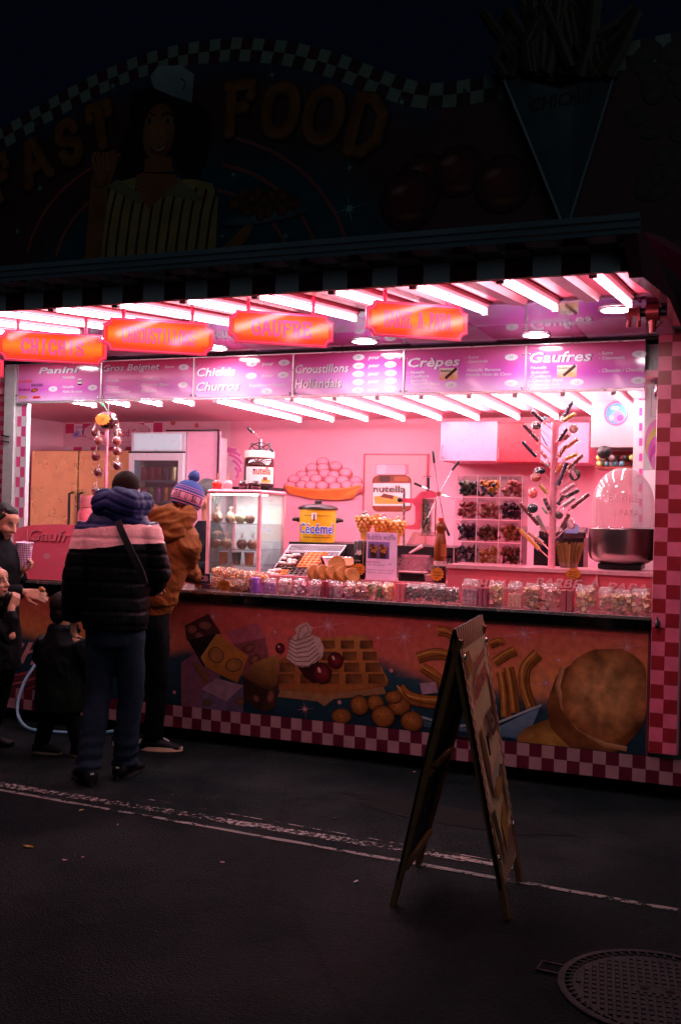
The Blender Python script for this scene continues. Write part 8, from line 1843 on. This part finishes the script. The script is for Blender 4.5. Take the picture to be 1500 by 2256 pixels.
# ---------------------------------------------------------------- vendor behind the counter
vp = P(452, 1100, .85); VX = vp.x; mp6 = Vector((VX, .85, .251)); hc = P(456, 1092, .85); HC6 = Vector((hc.x, .85, hc.z)); FW6 = Vector((-.55, -.84, 0)).normalized(); SD6 = Vector((FW6.y, -FW6.x, 0)); yaw6 = math.atan2(SD6.y, SD6.x)
def L6(r_, f_, z): return Vector((mp6.x, mp6.y, 0))+SD6*r_+FW6*f_+Vector((0, 0, z))
hm6 = basis(HC6, math.atan2(FW6.y, FW6.x)) @ Matrix.Rotation(R(26), 4, 'Y')
b = MB(); head_parts(b, hm6, .98); b.cap(L6(0, -.04, 1.44), HC6+Vector((0, .02, -.09)), .055, .052); b.loft([ell_ring(L6(0, -.03, z), rx, ry, yaw6) for z, rx, ry in ((.95, .15, .11), (1.2, .16, .11), (1.42, .16, .09))])
eA, wA, eB, wB = L6(.24, .02, 1.16), L6(.18, .20, 1.14), L6(-.24, .02, 1.16), L6(-.16, .20, 1.12)
for s_, e, w in ((1, eA, wA), (-1, eB, wB)): b.cap(L6(.17*s_, -.03, 1.38), e, .045, .04); b.cap(e, w, .036, .026); hand(b, w, FW6, (0, 0, -1), .95, .5, s_)
for s_ in (1, -1): b.cap(L6(.09*s_, -.03, .98), L6(.09*s_, 0, .62), .07, .05); b.cap(L6(.09*s_, 0, .62), L6(.09*s_, -.02, .32), .05, .04)
ven = person('person', body_mesh('person', b, .0085, 2), mp6, 'vendor with short greenish hair and dark top bending behind the counter'); face_marks(ven, hm6, .98, lid=True)
b = MB(); b.ball(hm6 @ Vector((-.018, 0, .040)), (.098, .082, .088), 18, 12, hm6.to_3x3()); b.ball(hm6 @ Vector((-.058, 0, -.02)), (.052, .072, .07), 14, 10, hm6.to_3x3()); me = b.mesh('hair', mat('hair_greenish', '3A443C', .5, var=.4, vs=50, bump=.6, bs=120), True); displace(me, lambda co, nr: .007*nfield(co, (30, 30, 30), 1, 3)); link('hair', me, ven)
b = MB(); b.loft([ell_ring(L6(0, -.03, z), rx, ry, yaw6) for z, rx, ry in ((.85, .185, .14), (1.1, .185, .135), (1.3, .20, .135), (1.42, .155, .105), (1.49, .08, .075))])
for s_, e, w in ((1, eA, wA), (-1, eB, wB)): a = L6(.17*s_, -.03, 1.38); b.tube([a, a.lerp(e, .5), e, w-(w-e).normalized()*.03], [.072, .066, .06, .045], 14)
clothing('sweater', b, mat('vendor_top', '14141A', .85, spec=.1, bump=.3, bs=300), ven, .010, 3, .009, (8, 8, 5), 1.)
b = MB(); trousers(b, L6(0, -.03, 0), yaw6, 1.0, .86, (L6(-.09, 0, .62), L6(.09, 0, .62)), (L6(-.09, -.02, .34), L6(.09, -.02, .34)), (.15, .12), .085, .065, .06); clothing('trousers', b, mat('trouser_black'), ven, .012, 2, 0.)
for s_ in (1, -1): b = MB(); shoe(b, L6(.09*s_, -.02, .3), FW6, .26, .045, .09, .252); b.build('shoe', mat('shoe_black'), ven, smooth=True)
# ================================================================== A-BOARD
WOOD = mat('board_wood', '784A2E', .7, spec=.15, var=.3, vs=18, bump=.2, bs=60)
n_b, f_b = Vector((-.855, -2.115, 0)), Vector((-.903, -1.634, 0)); ab_l, ab_f = Vector((-1.314, -2.177, 0)), Vector((-1.37, -1.634, 0))
topn, topf = Vector((-1.084, -2.145, 1.124)), Vector((-1.10, -1.66, 1.142))
AB = thing('a_board', ((n_b+f_b+ab_l+ab_f)/4), 'wooden folding pavement board with checkered edges and ice cream print', 'a-board')
def slab_panel(a, b, c, d, th, nm, m, par, z=None):
    """board between corners a,b (top) and d,c (bottom), thickness th on its inner side"""
    nrm = (b-a).cross(d-a).normalized(); mb = MB(); mb.loft([[a, b, c, d], [p-nrm*th for p in (a, b, c, d)]]); return mb.build(nm, m, par), nrm
def at(t, a, b): return a.lerp(b, t)
# right (printed) leaf: starts at the top, board ends above its two feet
bt = .895
pn, pf = at(bt, topn, n_b), at(bt+.0, topf, f_b)
# the print faces +x: order so that the normal points outwards
front, nF = slab_panel(topf, topn, pn, pf, .012, 'front_board', mat('board_back', '140F0B', .7, spec=.1), AB)
if nF.x < 0: nF = -nF
bu = (topn-topf); bv = (pf-topf)
def bp(u, v, o=.0015): # u: 0 far edge..1 near edge, v: 0 top..1 bottom
    return topf.lerp(topn, u).lerp(pf.lerp(pn, u), v)+nF*o
class BoardPrint(Print):
    def _p(s, x, z): return bp(1-x, z, .002+.0004*s.k)
pr = BoardPrint(0)
pr.poly([(0, 0), (1, 0), (1, 1), (0, 1)], 'E8B890')
for i in range(24):
    for j in range(3):
        if (i+j) % 2: pr.same([(i/24, j*.028), ((i+1)/24, j*.028), ((i+1)/24, (j+1)*.028), (i/24, (j+1)*.028)], '8A3A34')
    for j in range(5):
        if (i+j) % 2: pr.same([(i/24, .86+j*.028), ((i+1)/24, .86+j*.028), ((i+1)/24, .86+(j+1)*.028), (i/24, .86+(j+1)*.028)], '8A3440')
for j in range(34):
    for s in (0, 1):
        x0 = (0 if j % 2 else .04)+s*.92; pr.same([(x0, .085+j*.0228), (x0+.04, .085+j*.0228), (x0+.04, .108+j*.0228), (x0, .108+j*.0228)], '9A3A38')
pr.build('board_print', front)
pr = BoardPrint(0); pr.k = 4
pr.poly([(.80, .22), (.86, .25), (.96, .40), (.88, .46), (.82, .38)], '4A2E30'); pr.poly([(.86, .33), (.95, .38), (.93, .50), (.86, .45)], '6A4028')
pr.poly([(.14, .42), (.26, .40), (.34, .56), (.30, .70), (.22, .66), (.16, .55)], '6A4426', ['5A3820', '8A5A30', '6A4426', '4A2C1A', '7A4C28', '5A3820']); pr.poly([(.72, .60), (.86, .62), (.84, .80), (.78, .84)], '5A4430', ['6A4C30', '4A3424', '7A5A3A', '3A2A20'])
pr.poly([(.08, .72), (.22, .72), (.34, .90), (.28, .94)], '4E3420', ['6A4626', '3A2618', '5A3A20', '7A5430']); pr.poly([(.40, .80), (.66, .72), (.70, .84), (.46, .92)], 'C8843C')
pr.poly([(.30, .62), (.8, .55), (.82, .58), (.3, .66)], 'C8A89A'); pr.disc(.55, .67, .16, .035, 0, 'D0904C', 'B87838'); pr.poly([(.05, .10), (.25, .10), (.30, .16), (.12, .2)], 'A8703C')
pr.build('board_pictures', front)
def btext(mb, s, x0, x1, v, h, col, bold=.02, slant=0.):
    vs, fs = text_mesh(s, bold, .15, 0); a = min(q.x for q in vs); b = max(q.x for q in vs); base = len(mb.v)
    for q in vs: x = x0+(x1-x0)*(q.x-a)/(b-a); mb.v.append(tuple(bp(1-x, v-q.y*h/.7+slant*(x-x0), .0062)))
    for f in fs: mb._f([base+i for i in f], [lin(col)]*len(f))
tb = MB(); btext(tb, 'OREO', .42, .84, .47, .10, '1A1A2A', .04); btext(tb, 'Glaces', .18, .80, .30, .085, 'B85048', .03, -.10); btext(tb, 'bueno', .36, .76, .70, .06, 'B06A50', .02, -.06); btext(tb, 'Italienne', .30, .82, .20, .05, 'B85A50', .02, -.08); tb.build('lettering', PRINT, front, colors=True)
for u, v in ((.93, .115), (.055, .105), (.95, .885), (.06, .875)):
    p = bp(1-u if False else u, v, .004); m = MB(); m.ball(p, .011, 10, 8); m.build('bolt', CHROME, front, smooth=True)
# left leaf: dark back panel, open frame
bl, bf_ = at(.90, topn, ab_l), at(.90, topf, ab_f)
back, nB = slab_panel(topn-Vector((.012, 0, .004)), topf-Vector((.012, 0, .004)), bf_-Vector((.004, 0, 0)), bl-Vector((.004, 0, 0)), .010, 'back_board', mat('board_back'), AB)
for top_, foot, s_ in ((topn, n_b, 1), (topf, f_b, 1), (topn, ab_l, -1), (topf, ab_f, -1)):
    inw = (topf-topn).normalized()*(.022 if top_ is topn else -.022); off = Vector((-s_*.022, 0, -.01))
    a, c = top_.lerp(foot, .03)+inw+off, foot+inw+Vector((-s_*.004, 0, .002)); d = (c-a).normalized(); sd = (topf-topn).normalized(); o_ = d.cross(sd)
    m = MB(); m.loft([[p+sd*u+o_*v for u, v in ((-.02, -.011), (.02, -.011), (.02, .011), (-.02, .011))] for p in (a, c)]); m.build('leg', WOOD, AB)
m = MB(); a, c = at(.5, topn, n_b), at(.5, topn, ab_l); m.tube([a+Vector((-.03, .03, 0)), c+Vector((.03, .03, 0))], .006, 6); a, c = at(.48, topf, f_b), at(.48, topf, ab_f); m.tube([a+Vector((-.03, -.03, 0)), c+Vector((.03, -.03, 0))], .006, 6); m.build('stay', DARKM, AB)
for t_ in (.52, .86): m = MB(); a, c = at(t_, topn, ab_l), at(t_, topf, ab_f); m.tube([a+Vector((.02, .02, 0)), c+Vector((.02, -.02, 0))], .014, 4); m.build('cross_bar', WOOD, AB)
# ================================================================== MANHOLE COVER
mc = Vector((-.36, -2.62, 0))
def manhole():
    import itertools
    c = Vector((-.265, -2.495, 0)); r_ = .325
    t = thing('manhole_cover', c, 'round cast iron manhole cover with raised tread and keyed rim', 'manhole cover'); IRON = mat('cast_iron', '070B0E', .6, .0, spec=.12, var=.35, vs=40, bump=.3, bs=150)
    m = MB(); m.lathe([(r_*.93, .001), (r_*.93, .010), (r_*.985, .011), (r_, .008), (r_*1.005, .001)], c, 72, caps=False); m.build('rim', IRON, t, smooth=True)
    m = MB(); m.lathe([(.001, .0045), (r_*.86, .0045), (r_*.865, .007), (r_*.88, .007), (r_*.88, .001)], c, 72); lid = m.build('lid', IRON, t)
    m = MB(); m.lathe([(r_*.881, .0035), (r_*.929, .0035)], c, 72, caps=False); m.build('rim_groove', mat('iron_dark', '040506', .8, spec=.05), t)
    for k in range(60):
        a = 2*math.pi*k/60; p = c+Vector((r_*.905*math.cos(a), r_*.905*math.sin(a), .0065)); m = MB(); m.box(p, (.036, .008, .006), Matrix.Rotation(a+.25, 3, 'Z'))
        o = m.build('rim_rib', IRON, t)
    proto = None; dirx = math.radians(8)
    for i in range(-11, 12):
        for j in range(-8, 9):
            x, y = i*.0255, j*.034+(.017 if False else 0)
            if math.hypot(x, y) > r_*.79: continue
            if abs(y) < .03 and abs(x) < .08: continue
            if proto is None:
                m = MB(); m.loft([[(-.014, -.008, .0), (.014, -.008, 0), (.014, .008, 0), (-.014, .008, 0)], [(-.012, -.006, .005), (.012, -.006, .005), (.012, .006, .005), (-.012, .006, .005)]]); proto = m.mesh('tread', IRON)
            o = bpy.data.objects.new('tread', proto); COL.objects.link(o); o.parent = lid; o.rotation_euler = (0, 0, dirx+math.radians(90)); ca, sa = math.cos(dirx), math.sin(dirx); o.location = (x*ca-y*sa, x*sa+y*ca, .0045)
    m = MB(); m.box(c+Vector((0, 0, .006)), (.15, .05, .004), Matrix.Rotation(dirx, 3, 'Z')); m.build('centre_plate', IRON, lid)
    m = MB()
    for s in (-1, 1): m.lathe([(.001, .0), (.012, 0), (.012, .001), (.001, .001)], c+Vector((s*.04, s*.004, .0085)), 12, sx=1.3)
    m.build('keyhole', mat('iron_dark'), lid)
    e = PZ(1188, 2131, 0); d = (e-c).normalized(); sd = Vector((-d.y, d.x, 0)); m = MB()
    L_ = (e-c).length
    for s in (-1, 1): m.loft([[c+d*q+sd*(s*.036+w*.004)+Vector((0, 0, z)) for w, z in ((-1, .001), (1, .001), (1, .010), (-1, .010))] for q in (r_*.99, L_)])
    m.loft([[c+d*(L_+o)+sd*w+Vector((0, 0, z)) for o, z in ((-.004, .001), (.004, .001), (.004, .0098), (-.004, .0098))] for w in (-.04, .04)]); m.build('rim_ear', IRON, t)
    m = MB(); m.poly([c+d*r_*1.0+sd*-.035+Vector((0, 0, .005)), c+d*L_+sd*-.035+Vector((0, 0, .005)), c+d*L_+sd*.035+Vector((0, 0, .005)), c+d*r_*1.0+sd*.035+Vector((0, 0, .005))]); m.build('ear_recess', mat('iron_dark'), t)
    tb = MB(); M_ = Matrix.Translation(c+Vector((0, 0, .0075))) @ Matrix.Rotation(R(100), 4, 'Z') @ Matrix.Rotation(R(-90), 4, 'X'); text(tb, 'SOLO', -.045, .045, .235, .03, 0, '2A2E32', .01, 0, 0, M_); 
manhole()
# ================================================================== HOSE AND LITTER
hp = [P(70, 1470, -.03), P(52, 1510, -.05), PZ(50, 1560, .05), PZ(68, 1598, .02), PZ(112, 1616, .012), PZ(150, 1608, .012), PZ(185, 1588, .012), PZ(215, 1570, .012)]
hp = [Vector((-4.80, .02, .45)), Vector((-4.83, -.10, .30)), Vector((-4.80, -.20, .12)), Vector((-4.68, -.24, .02)), Vector((-4.49, -.235, .013)), Vector((-4.32, -.20, .013)), Vector((-4.16, -.10, .013)), Vector((-4.05, .1, .013))]
def spline_(P_, n=8):
    out = []
    for i in range(len(P_)-1):
        p0, p1, p2, p3 = P_[max(i-1, 0)], P_[i], P_[i+1], P_[min(i+2, len(P_)-1)]
        for k in range(n): t = k/n; out.append(.5*((2*p1)+(p2-p0)*t+(2*p0-5*p1+4*p2-p3)*t*t+(3*p1-p0-3*p2+p3)*t**3))
    return out+[P_[-1]]
m = MB(); m.tube(spline_(hp), .012, 8); o = m.build('hose', mat('hose_blue', '7A9AB8', .4), None, smooth=True, origin=hp[4]); setp(o, 'pale blue hose looping from the stall onto the tarmac', 'hose')
LF = mat('leaf_yellow', 'B8902C', .6, var=.3, vs=40)
for k, (px, py, lab) in enumerate(((63, 1866, 'largest yellow fallen leaf on the dark tarmac at left'), (180, 1786, 'small brown leaf just below the worn white line'), (380, 1752, 'small leaf above the worn white line'), (735, 1803, 'leaf on the tarmac left of the dark patch'), (260, 1818, 'leaf below the line, left of centre'))):
    c = PZ(px, py, .004); m = MB(); L_ = (.03, .016, .012, .014, .012)[k]; a = k*1.3
    m.loft([[c+Vector((L_*u*math.cos(a)-L_*.35*w*math.sin(a), L_*u*math.sin(a)+L_*.35*w*math.cos(a), z)) for w, z in ((-q, .004), (0, .001), (q, .006))] for u, q in ((-1, .05), (-.4, .8), (.3, .9), (1, .05))], caps=False, closed=False)
    o = m.build('fallen_leaf', LF, None, origin=c); setp(o, lab, 'leaf', 'fallen leaves on the tarmac')
c = PZ(783, 1943, .004); m = MB(); m.tube([c+Vector((-.004, -.012, .001)), c+Vector((.004, .014, .001))], .0042, 8); o = m.build('cigarette_end', mat('paper_white', 'D8C8C0', .6), None, origin=c); setp(o, 'white cigarette end lying on the tarmac left of the board', 'cigarette end')
for k, (px, py, s_) in enumerate(((143, 1894, .013), (183, 1888, .008), (490, 1899, .012), (912, 1700, .01))):
    c = PZ(px, py, .0035); m = MB(); m.poly([c+Vector((s_*(1+.3*math.sin(3*a))*math.cos(a), s_*.7*math.sin(a), 0)) for a in [2*math.pi*i/9 for i in range(9)]]); o = m.build('paper_scrap', mat('scrap', 'A87878', .7), None, origin=c); setp(o, ['larger pale scrap on the dark tarmac at left', 'smaller pale scrap right of the larger one', 'faint scrap in the middle of the dark tarmac', 'scrap on the tarmac near the stall\'s foot'][k], 'litter', 'scraps on the tarmac')
